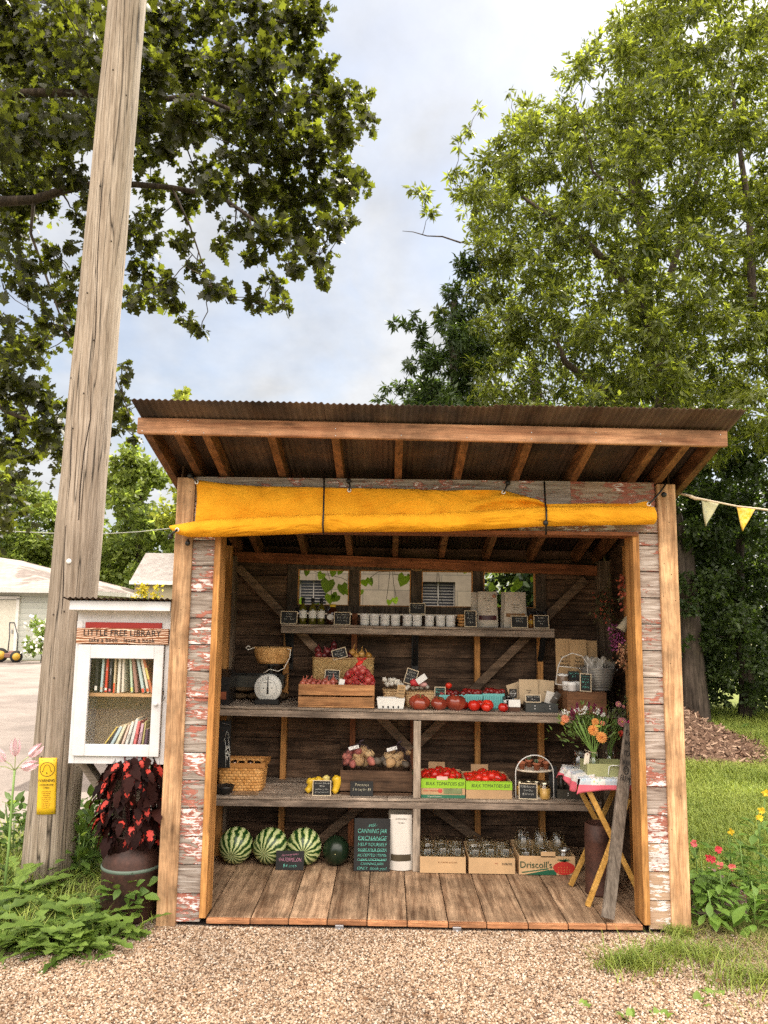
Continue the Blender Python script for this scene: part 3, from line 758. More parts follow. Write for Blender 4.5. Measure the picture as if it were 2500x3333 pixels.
def tree(name, label, cat, base, top, r0, clusters, tmpl, size, mat, per=1.0, up=0.6, droop=0.25, group=None, twigs=True, hubs=None, ngrp=7):
    base, top = Vector(base), Vector(top)
    o = thing(name, label, cat, base, group=group)
    V, l_, t_ = foliage([(x-base.x, y-base.y, z-base.z, r, n) for (x, y, z, r, n) in clusters], tmpl, size, per, up, droop, ngrp)
    link('crown', fast_mesh('crown', V, l_, t_, mat), o)
    b = MB(); tp = limb(b, (0, 0, -0.1), top-base, r0, r0*0.35, 0.03, 8)
    part('trunk', b, BARK, o)
    b = MB(); nodes = [(p, r0*0.5) for p in tp[3:]]
    if hubs:
        for h_ in hubs:
            pts = [Vector(q)-base for q in h_[0]]; rr = h_[1]
            b.tube(pts, [rr*(1-0.75*i/(len(pts)-1)) for i in range(len(pts))], 7, cap=False)
            for p, q in zip(pts, pts[1:]):
                for t in (0, .33, .66): nodes.append((p.lerp(q, t), rr*0.4))
    cl = sorted(clusters, key=lambda c: min((Vector(c[:3])-base-p).length for p, _ in nodes))
    for (x, y, z, r, n) in cl:
        c = Vector((x, y, z))-base
        p, rr = min(nodes, key=lambda q: (q[0]-c).length)
        d = (p-c).length
        if d < 1e-3: continue
        r1 = max(0.006, min(rr*0.55, 0.018*max(d, 0.4)+0.004))
        pts = limb(b, p, c, r1, 0.005 if twigs else r1*.4, 0.07, 5, 0.02)
        nodes += [(q, r1*0.7) for q in pts[2:]]
        if twigs:
            for k in range(3):
                e = c+Vector(unit(rng.normal(size=(1, 3)))[0]*r*0.8); limb(b, c, e, 0.005, 0.0025, 0.08, 3)
    part('branches', b, BARK, o)
    return o

# ---------------------------------------------------------------- ground
def ground_mat(c1, c2, c3, sc_=1.5, bump=0.4, fine=40):
    m = NM('ground'); v = m.coord('Object', False)
    n = m.noise(v, sc_, 6, 0.6); n2 = m.noise(v, fine, 4, 0.6)
    c = m.mix(m.ramp(n, [(0.35, 0.0), (0.65, 1.0)]), m.ramp(n2, [(0.3, c1), (0.7, c2)]), m.ramp(n2, [(0.3, c1), (0.7, c3)]))
    return m.done(c, 0.95, m.bump(n2, bump, 0.02), 0.15)
def sheet_poly(name, pts, z, mat, kind='structure', sub=None):
    b = MB(); n = len(pts); b.add([(x, y, z) for x, y in pts], [tuple(range(n))]); o = link(name, b.mesh(name, mat)); o['kind'] = kind; return o
sheet_poly('ground', [(-300, -300), (300, -300), (300, 300), (-300, 300)], 0.0, ground_mat((0.10, 0.085, 0.045), (0.17, 0.16, 0.07), (0.13, 0.17, 0.05)))
def asphalt():
    m = NM('pale_driveway'); v = m.coord('Object', False)
    n = m.noise(v, 0.8, 6, 0.65); n2 = m.noise(v, 90, 4, 0.7)
    c = m.mix(1.0, m.ramp(n, [(0.35, (0.15, 0.125, 0.11)), (0.65, (0.25, 0.21, 0.185))]), m.ramp(n2, [(0.3, 0.7), (0.7, 1.2)]), 'MULTIPLY')
    return m.done(c, 0.9, m.bump(n2, 0.3, 0.01), 0.2)
sheet_poly('driveway', [(-45, 1.95), (-3.3, 1.75), (-2.2, 1.55), (-1.75, 1.2), (-1.6, 2.2), (-2.2, 8), (-4, 21.6), (-45, 21.6)], 0.004, asphalt())
def gravel_mat():
    m = NM('gravel'); v = m.coord('Object', False)
    vo = m.t.nodes.new('ShaderNodeTexVoronoi'); m.t.links.new(v, vo.inputs['Vector']); vo.inputs['Scale'].default_value = 95
    hue = m.n('SeparateColor', 0, Color=vo.outputs['Color'])
    c = m.ramp(hue, [(0.0, (0.20, 0.125, 0.08)), (0.3, (0.38, 0.27, 0.185)), (0.6, (0.52, 0.39, 0.29)), (1.0, (0.64, 0.54, 0.45))])
    d = m.ramp(vo.outputs['Distance'], [(0.1, 1.05), (0.7, 0.5)])
    return m.done(m.mix(1.0, c, d, 'MULTIPLY'), 0.85, m.bump(m.math('MULTIPLY', vo.outputs['Distance'], -1.0), 1.0, 0.012), 0.25)
sheet_poly('gravel_bed', [(-9, -9), (2.9, -9), (2.5, -1.4), (1.75, -0.1), (1.5, 0.15), (1.40, 0.35), (1.40, 1.6), (-1.40, 1.6), (-1.40, 0.30), (-1.62, -0.10), (-2.2, -0.42), (-9, -0.9)], 0.006, gravel_mat())
# loose pebbles over the visible part of the gravel
phi = (1+5**.5)/2
IV = unit(np.array([(-1, phi, 0), (1, phi, 0), (-1, -phi, 0), (1, -phi, 0), (0, -1, phi), (0, 1, phi), (0, -1, -phi), (0, 1, -phi), (phi, 0, -1), (phi, 0, 1), (-phi, 0, -1), (-phi, 0, 1)]))
IF = np.array([(0, 11, 5), (0, 5, 1), (0, 1, 7), (0, 7, 10), (0, 10, 11), (1, 5, 9), (5, 11, 4), (11, 10, 2), (10, 7, 6), (7, 1, 8), (3, 9, 4), (3, 4, 2), (3, 2, 6), (3, 6, 8), (3, 8, 9), (4, 9, 5), (2, 4, 11), (6, 2, 10), (8, 6, 7), (9, 8, 1)])
def pebbles(name, x0, x1, y0, y1, n, r, mat, ok=lambda X, Y: np.ones(len(X), bool), z0=0.008, kind='stuff'):
    X = rng.uniform(x0, x1, n); Y = rng.uniform(y0, y1, n); k = ok(X, Y); X, Y = X[k], Y[k]; n = len(X)
    s = r*rng.uniform(0.6, 1.35, (n, 1, 1))*np.stack([rng.uniform(0.8, 1.3, n), rng.uniform(0.7, 1.1, n), rng.uniform(0.5, 0.85, n)], 1)[:, None, :]
    P_ = IV[None]*s*(1+rng.normal(size=(n, 12, 1))*0.09)
    a = rng.uniform(0, 2*PI, n); ca, sa = np.cos(a)[:, None], np.sin(a)[:, None]
    t = rng.normal(size=n)*0.35; ct, st = np.cos(t)[:, None], np.sin(t)[:, None]
    y = P_[..., 1]*ct-P_[..., 2]*st; z = P_[..., 1]*st+P_[..., 2]*ct; x = P_[..., 0]
    V = np.stack([x*ca-y*sa+X[:, None], x*sa+y*ca+Y[:, None], z+z0+rng.uniform(0, r*0.8, n)[:, None]], -1)
    loops = (IF[None]+(np.arange(n)*12)[:, None, None]).ravel()
    o = link(name, fast_mesh(name, V, loops, np.full(n*20, 3), mat, smooth=True)); o['kind'] = kind; return o
def pebble_mat():
    m = NM('pebble'); g = m.t.nodes.new('ShaderNodeNewGeometry')
    c = m.ramp(g.outputs['Random Per Island'], [(0.0, (0.12, 0.07, 0.045)), (0.13, (0.30, 0.18, 0.105)), (0.45, (0.48, 0.325, 0.205)), (0.75, (0.62, 0.45, 0.31)), (1.0, (0.75, 0.64, 0.51))])
    v = m.coord('Object', False)
    c = m.mix(1.0, c, m.ramp(m.noise(v, 1.3, 5, 0.6), [(0.32, (0.53, 0.54, 0.56)), (0.6, (0.82, 0.84, 0.87))]), 'MULTIPLY')
    return m.done(c, 0.8, None, 0.2)
def gravel_ok(X, Y):
    left = Y < np.where(X < -1.45, -0.20+(X+1.45)*0.42, -0.012)
    return left & ((X < 1.35) | (Y < -0.02-(X-1.35)*0.9) | (rng.random(len(X)) < 0.25))
pb = pebbles('gravel', -2.7, 2.3, -1.45, 0.07, 120000, 0.0060, pebble_mat(), gravel_ok)

# ---------------------------------------------------------------- grass
def blades(name, X, Y, Z, H, W_, mat, lean=0.5):
    n = len(X); a = rng.uniform(0, 2*PI, n); d = np.stack([np.cos(a), np.sin(a), np.zeros(n)], 1); sd_ = np.stack([-np.sin(a), np.cos(a), np.zeros(n)], 1)
    P0 = np.stack([X, Y, Z], 1); ln = (lean*rng.uniform(0.2, 1.4, n)*H)[:, None]; upz = np.array([0, 0, 1.0])
    w_ = W_[:, None] if hasattr(W_, '__len__') else W_
    M1 = P0+d*ln*0.35+upz*(H*0.6)[:, None]; T_ = P0+d*ln*1.1+upz*(H*(1-0.2*rng.random(n)))[:, None]
    V = np.stack([P0-sd_*w_, P0+sd_*w_, M1-sd_*w_*0.8, M1+sd_*w_*0.8, T_], 1)
    b_ = (np.arange(n)*5)[:, None]; loops = (b_+np.array([[0, 1, 3, 2, 2, 3, 4]])).ravel()
    o = link(name, fast_mesh(name, V, loops, np.tile([4, 3], n), mat)); return o
GRASS = leafmat((0.12, 0.19, 0.03), (0.38, 0.44, 0.09), (0.4, 0.48, 0.06), 0.35, 0.6, 1.2)
DRYG = leafmat((0.22, 0.20, 0.07), (0.45, 0.37, 0.17), (0.4, 0.36, 0.12), 0.3, 0.7, 3.0)
sheet_poly('lawn', [(1.46, 0.35), (1.75, -0.1), (2.5, -1.0), (30, -1), (30, 40), (-1.6, 40), (-1.6, 1.62), (1.46, 1.62)], 0.005, ground_mat((0.08, 0.10, 0.02), (0.20, 0.24, 0.05), (0.26, 0.28, 0.09), 2.5, 0.5, 60))
n = 90000; t = rng.random(n); yy = -4.42+(5.0)*(3.0**t); px = rng.uniform(2170, 2750, n)
dx = (px-1250)/FPX; xx = CAM[0]+dx*(yy+4.42); k = (xx > 1.5) & (yy > 0.45) & (yy < 10); xx, yy = xx[k], yy[k]
def vn(x, y, s): return 0.5+0.25*(np.sin(x*s+1.3*np.sin(y*s*0.7))+np.sin(y*s*1.3+2+np.sin(x*s*0.6)))
hh = (0.035+0.075*vn(xx, yy, 2.2)**2+0.10*np.clip((yy-4.8)/1.5, 0, 1))*rng.uniform(0.6, 1.3, len(xx))
tag(blades('grass', xx, yy, np.zeros(len(xx)), hh, 0.0022+0.0009*(yy+4.4)/5, GRASS, 0.7), 'mown green lawn to the right of the stand', 'grass', kind='stuff')
n = 5200; xx = rng.uniform(-3.4, -1.42, n); yy = rng.uniform(-0.35, 1.9, n); k = (yy > -0.15+(xx+1.45)*0.25) & ~((xx > -1.6) & (yy < 0.5) & (rng.random(n) < 0.7)) ; xx, yy = xx[k], yy[k]
tag(blades('grass', xx, yy, np.zeros(len(xx)), rng.uniform(0.04, 0.15, len(xx)), 0.003, GRASS, 1.0), 'long green grass around the foot of the utility pole', 'grass', kind='stuff')
# dry straw and thin grass on the right edge of the gravel
n = 13000; xx = rng.uniform(1.2, 2.9, n); yy = rng.uniform(-1.6, 0.5, n); k = (xx > 1.45-(yy)*0.35+rng.normal(size=n)*0.18) & (vn(xx, yy, 6) > 0.42); xx, yy = xx[k], yy[k]
tag(blades('straw', xx, yy, np.full(len(xx), 0.005), rng.uniform(0.015, 0.06, len(xx)), 0.0018, DRYG, 2.2), 'dry yellow grass lying on the gravel edge', 'grass', kind='stuff')
n = 5200; xx = rng.uniform(1.0, 2.9, n); yy = rng.uniform(-1.7, 0.5, n); k = (xx > 1.45-(yy)*0.22+rng.normal(size=n)*0.22) & (vn(xx+3, yy, 5) > 0.38); xx, yy = xx[k], yy[k]
tag(blades('grass', xx, yy, np.full(len(xx), 0.005), rng.uniform(0.015, 0.07, len(xx)), 0.0022, GRASS, 1.3), 'thin green grass creeping into the right side of the gravel', 'grass', kind='stuff')
def tuft(px, py, w_, n, h, label, kindm=GRASS):
    c = atz(px, py, 0.005); X = rng.normal(size=n)*w_*0.45; Y = rng.normal(size=n)*w_*0.3
    V = blades('grass_tuft', X, Y, np.zeros(n), rng.uniform(0.4, 1.1, n)*h, 0.0028, kindm, 1.3); V.location = c
    tag(V, label, 'grass tuft', 'grass tufts growing in the gravel')
for (px, py, w_, n, h, lab) in ((2070, 3150, .20, 420, .10, 'largest grass tuft on the gravel below the right post'), (2180, 3105, .16, 260, .08, 'grass tuft between the largest tuft and the right post foot'), (2215, 3050, .09, 200, .08, 'grass tuft against the foot of the right post'), (2290, 3120, .2, 330, .08, 'spreading tuft right of the right post'), (1975, 3155, .07, 50, .04, 'small faint sprout left of the largest grass tuft'), (2440, 3200, .25, 380, .09, 'wide loose tuft near the right edge')):
    tuft(px, py, w_, n, h, lab)
SPROUTS = []
for (px, py, lab) in ((1890, 3285, 'small sprig in the gravel at the bottom edge'), (2050, 3325, 'leafy sprout low at the bottom edge of the photo'), (2270, 3270, 'leafy sprout in the bright gravel at lower right'), (2150, 3320, 'leafy sprout at the bottom right of the gravel'), (2330, 3250, 'broad leafed sprout nearest the right edge of the gravel')):
    SPROUTS.append((px, py, lab))

n = 130; X_ = rng.uniform(-2.3, 2.2, n); Y_ = rng.uniform(-1.3, -0.02, n)
V, l_, t_ = leaves(np.stack([X_, Y_, 0*X_+0.018], 1), rng.normal(size=(n, 3))*np.array([1, 1, .15]), rng.normal(size=(n, 3))*0.3+np.array([0, 0, 1]), rng.uniform(0.012, 0.035, n), OVAL)
o = link('leaf_litter', fast_mesh('leaf_litter', V, l_, t_, leafmat((0.12, 0.06, 0.03), (0.34, 0.20, 0.10), (0.2, 0.1, 0.04), 0.1, 0.8, 3.0))); o['kind'] = 'stuff'
# mulch mound with dark chips
def mound_h(x, y): return 0.80*np.exp(-((x-3.05)/1.15)**2-((y-6.6)/1.2)**2)
b = MB(); b.grid(lambda u, v: (1.3+4.2*u, 3.9+5.0*v, float(mound_h(1.3+4.2*u, 3.9+5.0*v))-0.02), 40, 40)
MULCH = ground_mat((0.07, 0.035, 0.02), (0.20, 0.12, 0.08), (0.26, 0.17, 0.12), 2.0, 1.0, 50)
o = link('mulch_mound', b.mesh('mulch_mound', MULCH)); o['kind'] = 'structure'
n = 9000; xx = rng.uniform(1.4, 5.2, n); yy = rng.uniform(4.6, 8.2, n); h_ = mound_h(xx, yy); k = h_ > 0.05; xx, yy, h_ = xx[k], yy[k], h_[k]; n = len(xx)
V, l_, t_ = leaves(np.stack([xx, yy, h_-0.01], 1), rng.normal(size=(n, 3))*np.array([1, 1, .5]), rng.normal(size=(n, 3))*0.6+np.array([0, -0.4, 1]), rng.uniform(0.03, 0.09, n), (np.array([(-.15, 0, 0), (.15, 0, 0), (.12, 1, .05), (-.12, 1, .05)]), [(0, 1, 2, 3)]))
def chip_mat():
    m = NM('wood_chip'); g = m.t.nodes.new('ShaderNodeNewGeometry')
    return m.done(m.ramp(g.outputs['Random Per Island'], [(0, (0.06, 0.03, 0.02)), (0.6, (0.22, 0.13, 0.085)), (1, (0.42, 0.29, 0.2))]), 0.9)
o = link('wood_chips', fast_mesh('wood_chips', V, l_, t_, chip_mat())); o['kind'] = 'stuff'

# ---------------------------------------------------------------- trees
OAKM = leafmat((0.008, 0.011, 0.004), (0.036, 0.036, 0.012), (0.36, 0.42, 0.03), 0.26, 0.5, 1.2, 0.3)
oak = [(60,60,130),(180,120,120),(60,200,110),(300,60,110),(420,100,130),(540,60,130),(680,40,130),(820,60,130),(940,60,110),(1010,50,75),
 (300,250,110),(480,230,120),(600,220,120),(730,230,120),(860,200,120),(980,180,95),(1050,240,65),(1115,320,75),(1185,335,45),(1000,350,105),(870,360,120),(740,370,120),(620,390,100),(490,380,95),
 (150,330,100),(60,420,110),(200,440,100),(90,550,115),(220,560,80),(330,420,90),(1190,400,50),(1120,440,80),(1020,480,100),(900,500,110),(780,480,90),(1130,550,55),
 (480,500,60),(560,470,60),(650,560,60),(1190,585,45),(1130,620,65),(1040,620,90),(930,640,100),(820,620,90),(700,620,65),(500,620,55),(600,650,65),
 (1085,720,65),(1125,720,45),(990,750,80),(880,760,80),(770,740,55),(490,720,40),(1040,830,60),(1058,890,38),(940,860,55),(830,840,50),(720,800,40),(600,800,45),(480,800,45),
 (470,900,60),(560,910,45),(640,880,40),(880,920,50),(925,990,30),(720,960,45),(690,930,45),(820,985,42),(880,1000,26),(430,960,50),(550,990,50),(620,1045,38),(655,1070,24),(500,965,42),
 (50,640,90),(140,650,80),(30,740,60),(100,860,50),(180,830,50),(235,890,50),(120,950,50),(200,970,50),(260,1020,36),(170,1050,40),(240,1090,42),(110,1100,30),(95,1160,26),(140,1140,28),(280,1140,36),(300,960,60),(320,860,60),
 (40,1260,75),(120,1290,70),(60,1370,80),(150,1400,70),(190,1470,45),(30,1460,60),(215,1330,36),(100,1490,34),(380,1240,24),(392,1290,30),(375,1340,30),(418,1345,32),(398,1390,34),(428,1415,18),(395,1190,16),
 (10,1020,18),(300,640,60),(330,740,50),(250,700,30)]
cl = []
for i, (px, py, r) in enumerate(oak):
    Y = 3.6+1.6*((i*37) % 11)/10 + (1.2 if py < 700 and i % 3 == 0 else 0)
    c = at(px, py, Y); rr = r*mpp(Y); cl.append((c.x, c.y, c.z, rr*0.92, 300*(rr/0.35)**2*(0.8 if r < 60 else 1)+12))
for i in range(40):
    cl.append((rng.uniform(-8.5, -3.0), rng.uniform(2.0, 7.5), rng.uniform(6.3, 10.0), 0.8, 420))
for i in range(20):
    cl.append((rng.uniform(-8.5, -4.2), rng.uniform(3.0, 7.5), rng.uniform(2.4, 6.3), 0.6, 260))
hub = lambda pts, Y: [at(px, py, Y+dy) for (px, py, dy) in pts]
hubs = [(hub([(-520, 420, 0.4), (-250, 340, .2), (0, 308, 0), (150, 300, 0), (290, 305, 0), (480, 330, 0), (640, 310, 0), (760, 360, .1), (900, 440, 0)], 4.6), 0.075),
        (hub([(-520, 420, 0.4), (-250, 390, .2), (0, 372, 0), (170, 375, 0), (330, 390, 0), (480, 410, -.2), (640, 470, -.3)], 4.9), 0.06),
        (hub([(-560, 800, 0.4), (-250, 730, .2), (0, 655, 0), (110, 650, 0), (200, 620, 0), (300, 600, 0), (440, 600, 0), (560, 610, 0), (720, 640, 0), (860, 740, 0)], 4.2), 0.075),
        (hub([(760, 360, .1), (840, 250, 0), (880, 160, .2)], 4.6), 0.03), (hub([(290, 305, 0), (300, 170, .1), (260, 60, .2)], 4.6), 0.04),
        (hub([(-560, 800, 0.4), (-200, 1150, 0), (20, 1340, 0), (150, 1390, 0)], 4.2), 0.05),
        (hub([(110, 650, 0), (100, 760, 0), (150, 900, 0), (200, 1040, 0), (240, 1120, 0)], 4.2), 0.022),
        (hub([(560, 610, 0), (620, 740, 0), (660, 860, 0), (700, 950, 0)], 4.2), 0.015)]
tb = at(-560, 600, 4.6)
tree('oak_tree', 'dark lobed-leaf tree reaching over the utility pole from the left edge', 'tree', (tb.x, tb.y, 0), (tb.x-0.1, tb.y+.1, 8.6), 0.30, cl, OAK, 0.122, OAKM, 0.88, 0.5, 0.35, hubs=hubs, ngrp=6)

RB = [(-100, 2050), (0, 1985), (60, 1900), (150, 1810), (240, 1745), (300, 1650), (340, 1570), (420, 1500), (560, 1460), (600, 1360), (680, 1350), (740, 1445), (790, 1450), (860, 1445), (950, 1420), (1000, 1430), (1060, 1400), (1100, 1330), (1180, 1330), (1240, 1290), (1330, 1215), (1400, 1200), (2600, 1200)]
def rbx(py): return interp(RB, py)
A_, B2, C_, D_ = [], [], [], []
for layer, (Y0, dY, sp, rb) in enumerate(((6.4, 1.3, 88, 66), (8.5, 1.4, 112, 92))):
    py = -260.0
    while py < 2330:
        px = 1180+rng.uniform(0, 60)
        while px < 2860:
            x_ = px+rng.uniform(-30, 30); y_ = py+rng.uniform(-32, 32); r = rb*rng.uniform(0.75, 1.15)
            xl = rbx(y_)
            hide = (y_ > 1420 and x_ < 2080)
            if x_-r*1.2-14 > xl and not hide:
                # crown front bulges towards the viewer away from its edge
                e = min(1.0, (x_-xl)/700); Y = Y0+dY*rng.random()-1.3*e*(1 if y_ < 1500 else 0.2)
                if y_ > 1500: Y += 1.2
                if y_ < 1450 and layer == 0 and vn(x_*.011, y_*.016, 1.0) > 0.80: px += sp; continue
                c = at(x_, y_, Y); rr = r*mpp(Y)
                if c.z < 0.25: px += sp; continue
                it = (c.x, c.y, c.z, rr, 560*(rr/0.38)**2*(0.8 if layer else 1.0))
                if y_ > 1480: D_.append(it)
                elif x_ < 1540 and y_ > 860: C_.append(it)
                else: A_.append(it)
            px += sp
        py += sp*0.92
for (px, py, r) in ((1375, 640, 40), (1400, 690, 38), (1350, 615, 26), (1460, 570, 30), (1500, 470, 34), (1480, 560, 30), (1530, 420, 30), (1560, 350, 24), (1660, 300, 18), (1420, 1010, 30)):
    c = at(px, py, 6.6); rr = r*mpp(6.6)*.75; A_.append((c.x, c.y, c.z, rr, 560*(rr/0.38)**2+10))
for (px, py, r) in ((1280, 1055, 22), (1320, 1060, 28), (1370, 1070, 38), (1345, 1025, 20), (1260, 1260, 20), (1235, 1300, 18), (1310, 1260, 38), (1270, 1320, 30), (1340, 1190, 40), (1365, 1120, 40), (1400, 1180, 60), (1400, 1270, 60), (1370, 1320, 50), (1450, 1050, 60), (1470, 950, 60)):
    c = at(px, py, 6.6); rr = r*mpp(6.6)*.7; C_.append((c.x, c.y, c.z, rr, 560*(rr/0.38)**2+10))
RM = leafmat((0.022, 0.038, 0.009), (0.155, 0.175, 0.042), (0.46, 0.54, 0.05), 0.40, 0.5, 0.9)
BM = leafmat((0.14, 0.13, 0.07), (0.30, 0.26, 0.14), (0.45, 0.42, 0.14), 0.40, 0.5, 1.0)
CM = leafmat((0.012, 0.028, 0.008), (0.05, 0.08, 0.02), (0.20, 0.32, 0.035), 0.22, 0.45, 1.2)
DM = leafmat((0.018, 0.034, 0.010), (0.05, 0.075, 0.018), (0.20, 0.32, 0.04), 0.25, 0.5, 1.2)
p1_ = at(2230, 1500, 8.0); p2_ = at(2050, 300, 8.4)
hubsA = [(hub([(2180, 1450, 0), (2000, 1300, 0), (1840, 1180, -.3), (1800, 1080, -.4)], 7.0), 0.10), (hub([(2200, 1200, 0), (2020, 900, -.2), (1900, 780, -.4), (1700, 640, -.4)], 6.6), 0.09),
         (hub([(2180, 900, 0), (2240, 700, 0), (2290, 500, -.2), (2320, 330, -.3)], 7.2), 0.06), (hub([(2450, 1000, 0), (2440, 700, 0), (2400, 430, 0), (2380, 250, 0)], 7.2), 0.07),
         (hub([(2100, 700, 0), (1930, 560, -.2), (1900, 420, -.2), (1870, 330, -.2)], 7.4), 0.03), (hub([(1500, 790, 0), (1440, 770, 0), (1390, 768, 0), (1345, 755, 0), (1310, 752, 0)], 6.6), 0.014)]
tree('ash_tree', 'tall leafy green tree filling the upper right of the photo behind the stand', 'tree', (p1_.x, p1_.y, 0), p2_, 0.26, A_, LANCE, 0.124, RM, 0.86, 1.0, 0.3, hubs=hubsA, twigs=False)
p = at(1500, 1300, 7.6)
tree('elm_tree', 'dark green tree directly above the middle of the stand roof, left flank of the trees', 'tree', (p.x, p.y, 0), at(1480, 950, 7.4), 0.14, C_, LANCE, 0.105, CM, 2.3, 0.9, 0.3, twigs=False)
D1 = [c for c in D_ if c[2] > 1.9]; D2 = [c for c in D_ if c[2] <= 1.9]
for i in range(26): D2.append((rng.uniform(1.8, 7.5), rng.uniform(8.6, 11.0), rng.uniform(0.3, 1.8), 0.6, 600))
p = at(2420, 2200, 8.6)
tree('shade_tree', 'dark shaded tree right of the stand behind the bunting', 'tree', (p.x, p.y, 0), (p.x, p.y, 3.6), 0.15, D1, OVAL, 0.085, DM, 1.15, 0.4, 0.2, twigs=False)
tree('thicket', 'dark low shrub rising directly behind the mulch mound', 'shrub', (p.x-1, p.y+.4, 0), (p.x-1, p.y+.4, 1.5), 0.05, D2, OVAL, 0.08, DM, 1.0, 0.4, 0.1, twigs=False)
# canopy behind the stand (shades it, seen through the windows only as green)
bk = [(rng.uniform(2.6, 6.5), rng.uniform(9.4, 12.5), rng.uniform(1.5, 6.0), 0.9, 420) for i in range(46)]+[(rng.uniform(1.0, 4.0), rng.uniform(7.6, 9.4), rng.uniform(0.6, 3.4), 0.7, 420) for i in range(26)]
tree('linden_tree', 'green tree standing behind the block building, mostly hidden by the stand roof', 'tree', (2.6, 10.6, 0), (2.6, 10.6, 7), 0.25, bk, OVAL, 0.14, CM, 1.0, 0.5, 0.3, twigs=False)
# distant sunlit trees on the left
FM = leafmat((0.07, 0.11, 0.02), (0.24, 0.29, 0.05), (0.34, 0.44, 0.06), 0.45, 0.6, 0.25)
def far_tree(pts, Y, label, lf=0.30, nm='background_tree', mat=FM):
    cl = []
    for (px, py, r) in pts:
        for k in range(5):
            a = rng.uniform(0, 2*PI); q = rng.uniform(0.2, 0.65)*r
            c = at(px+q*math.cos(a), py+q*math.sin(a), Y+rng.uniform(-1.5, 2.0)); rr = r*0.55*mpp(Y); cl.append((c.x, c.y, c.z, rr, 130*(rr/1.0)**2/(lf/0.3)**2+20))
    mx_ = sum(p[0] for p in pts)/len(pts); c = at(mx_, 1900, Y)
    tree(nm, label, 'tree', (c.x, c.y, 0), at(mx_, min(p[1] for p in pts)+60, Y), 0.3, cl, OVAL, lf, mat, 2.4, 0.6, 0.2, group='sunlit trees beyond the driveway', twigs=False)
far_tree([(30, 1580, 90), (110, 1640, 90), (10, 1700, 110), (130, 1760, 110), (40, 1830, 120), (190, 1830, 90), (-90, 1650, 110), (-120, 1800, 120), (60, 1900, 100), (-60, 1920, 110), (150, 1920, 90)], 38, 'sunlit green tree behind the white garage at the left edge')
far_tree([(200, 1700, 90), (280, 1690, 90), (250, 1800, 120), (340, 1850, 110), (200, 1900, 100)], 40, 'green tree showing on both sides of the utility pole above the garage roof')
far_tree([(420, 1500, 70), (380, 1560, 90), (470, 1570, 90), (400, 1660, 110), (510, 1690, 90), (430, 1780, 120), (540, 1800, 90), (380, 1880, 100), (500, 1900, 100), (300, 1860, 100), (620, 1880, 120), (450, 1960, 100), (560, 1960, 100)], 34, 'tall sunlit tree between the pole and the stand roof')
far_tree([(595, 1300, 36), (560, 1345, 40), (650, 1345, 45), (600, 1400, 90), (700, 1500, 120), (600, 1650, 140)], 30, 'yellow green treetop peeking over the left end of the roof', 0.26, mat=leafmat((0.13, 0.17, 0.02), (0.30, 0.34, 0.05), (0.5, 0.55, 0.06), 0.45, 0.6, 0.3))
far_tree([(-400, 1650, 140), (-300, 1800, 150), (-550, 1800, 150)], 36, 'green tree beyond the left edge of the driveway')
cl_ = [(x + rng.uniform(-1.5, 1.5), 58 + rng.uniform(-4, 4), rng.uniform(0.5, 7.0), 2.4, 150) for x in np.linspace(-75, 75, 150)]
V, l_, t_ = foliage(cl_, OVAL, 0.7, 1.0, 0.6, 0.2)
o = link('distant_wood', fast_mesh('distant_wood', V, l_, t_, FM)); tag(o, 'far off wood closing the horizon behind the lawn and driveway', 'wood', kind='stuff')
# ================================================================== things around the stand
# utility pole
def pole_mat():
    m = NM('grey_pole_wood'); v = m.coord('Object', False)
    g = m.noise(m.n('Mapping', 0, Vector=v, Scale=(60, 60, 2.2)), 1.0, 7, 0.65, 0.8)
    f = m.noise(m.n('Mapping', 0, Vector=v, Scale=(240, 240, 10)), 1.0, 3, 0.6)
    c = m.ramp(g, [(0.28, (0.14, 0.10, 0.07)), (0.45, (0.32, 0.255, 0.195)), (0.7, (0.49, 0.415, 0.34))])
    c = m.mix(0.8, c, m.ramp(f, [(0.3, 0.62), (0.6, 1.08)]), 'MULTIPLY')
    big = m.noise(m.n('Mapping', 0, Vector=v, Scale=(3, 3, 0.7)), 1.0, 4)
    c = m.mix(1.0, c, m.ramp(big, [(0.35, 0.75), (0.65, 1.1)]), 'MULTIPLY')
    cr = m.noise(m.n('Mapping', 0, Vector=v, Scale=(15, 15, 0.35)), 1.0, 2, 0.5, 0.3)
    ck = m.ramp(m.math('ABSOLUTE', m.math('SUBTRACT', cr, 0.5)), [(0.0, 0.12), (0.008, 0.75), (0.02, 1.0)])
    c = m.mix(1.0, c, ck, 'MULTIPLY')
    return m.done(c, 0.85, m.bump(m.math('ADD', g, m.math('MULTIPLY', ck, 0.6)), 0.7, 0.01), 0.2)
PY = 0.75
pb_, pt_ = at(155, 2858, PY), at(415, 0, PY)
pole = thing('utility_pole', 'tall grey cracked wooden utility pole leaning slightly right beside the book box', 'utility pole', (pb_.x, PY, 0))
dirp = (pt_-pb_); dirp.normalize()
b = MB(); n_ = 26; H_ = 9.0; pts = []; rs = []
for i in range(n_+1):
    t = i/n_; q = dirp*(H_*t-0.15); pts.append(q); rs.append((0.163-0.0046*(H_*t))*(1+0.012*math.sin(i*2.1)))
b.tube(pts, rs, 40); 
part('shaft', b, pole_mat(), pole)
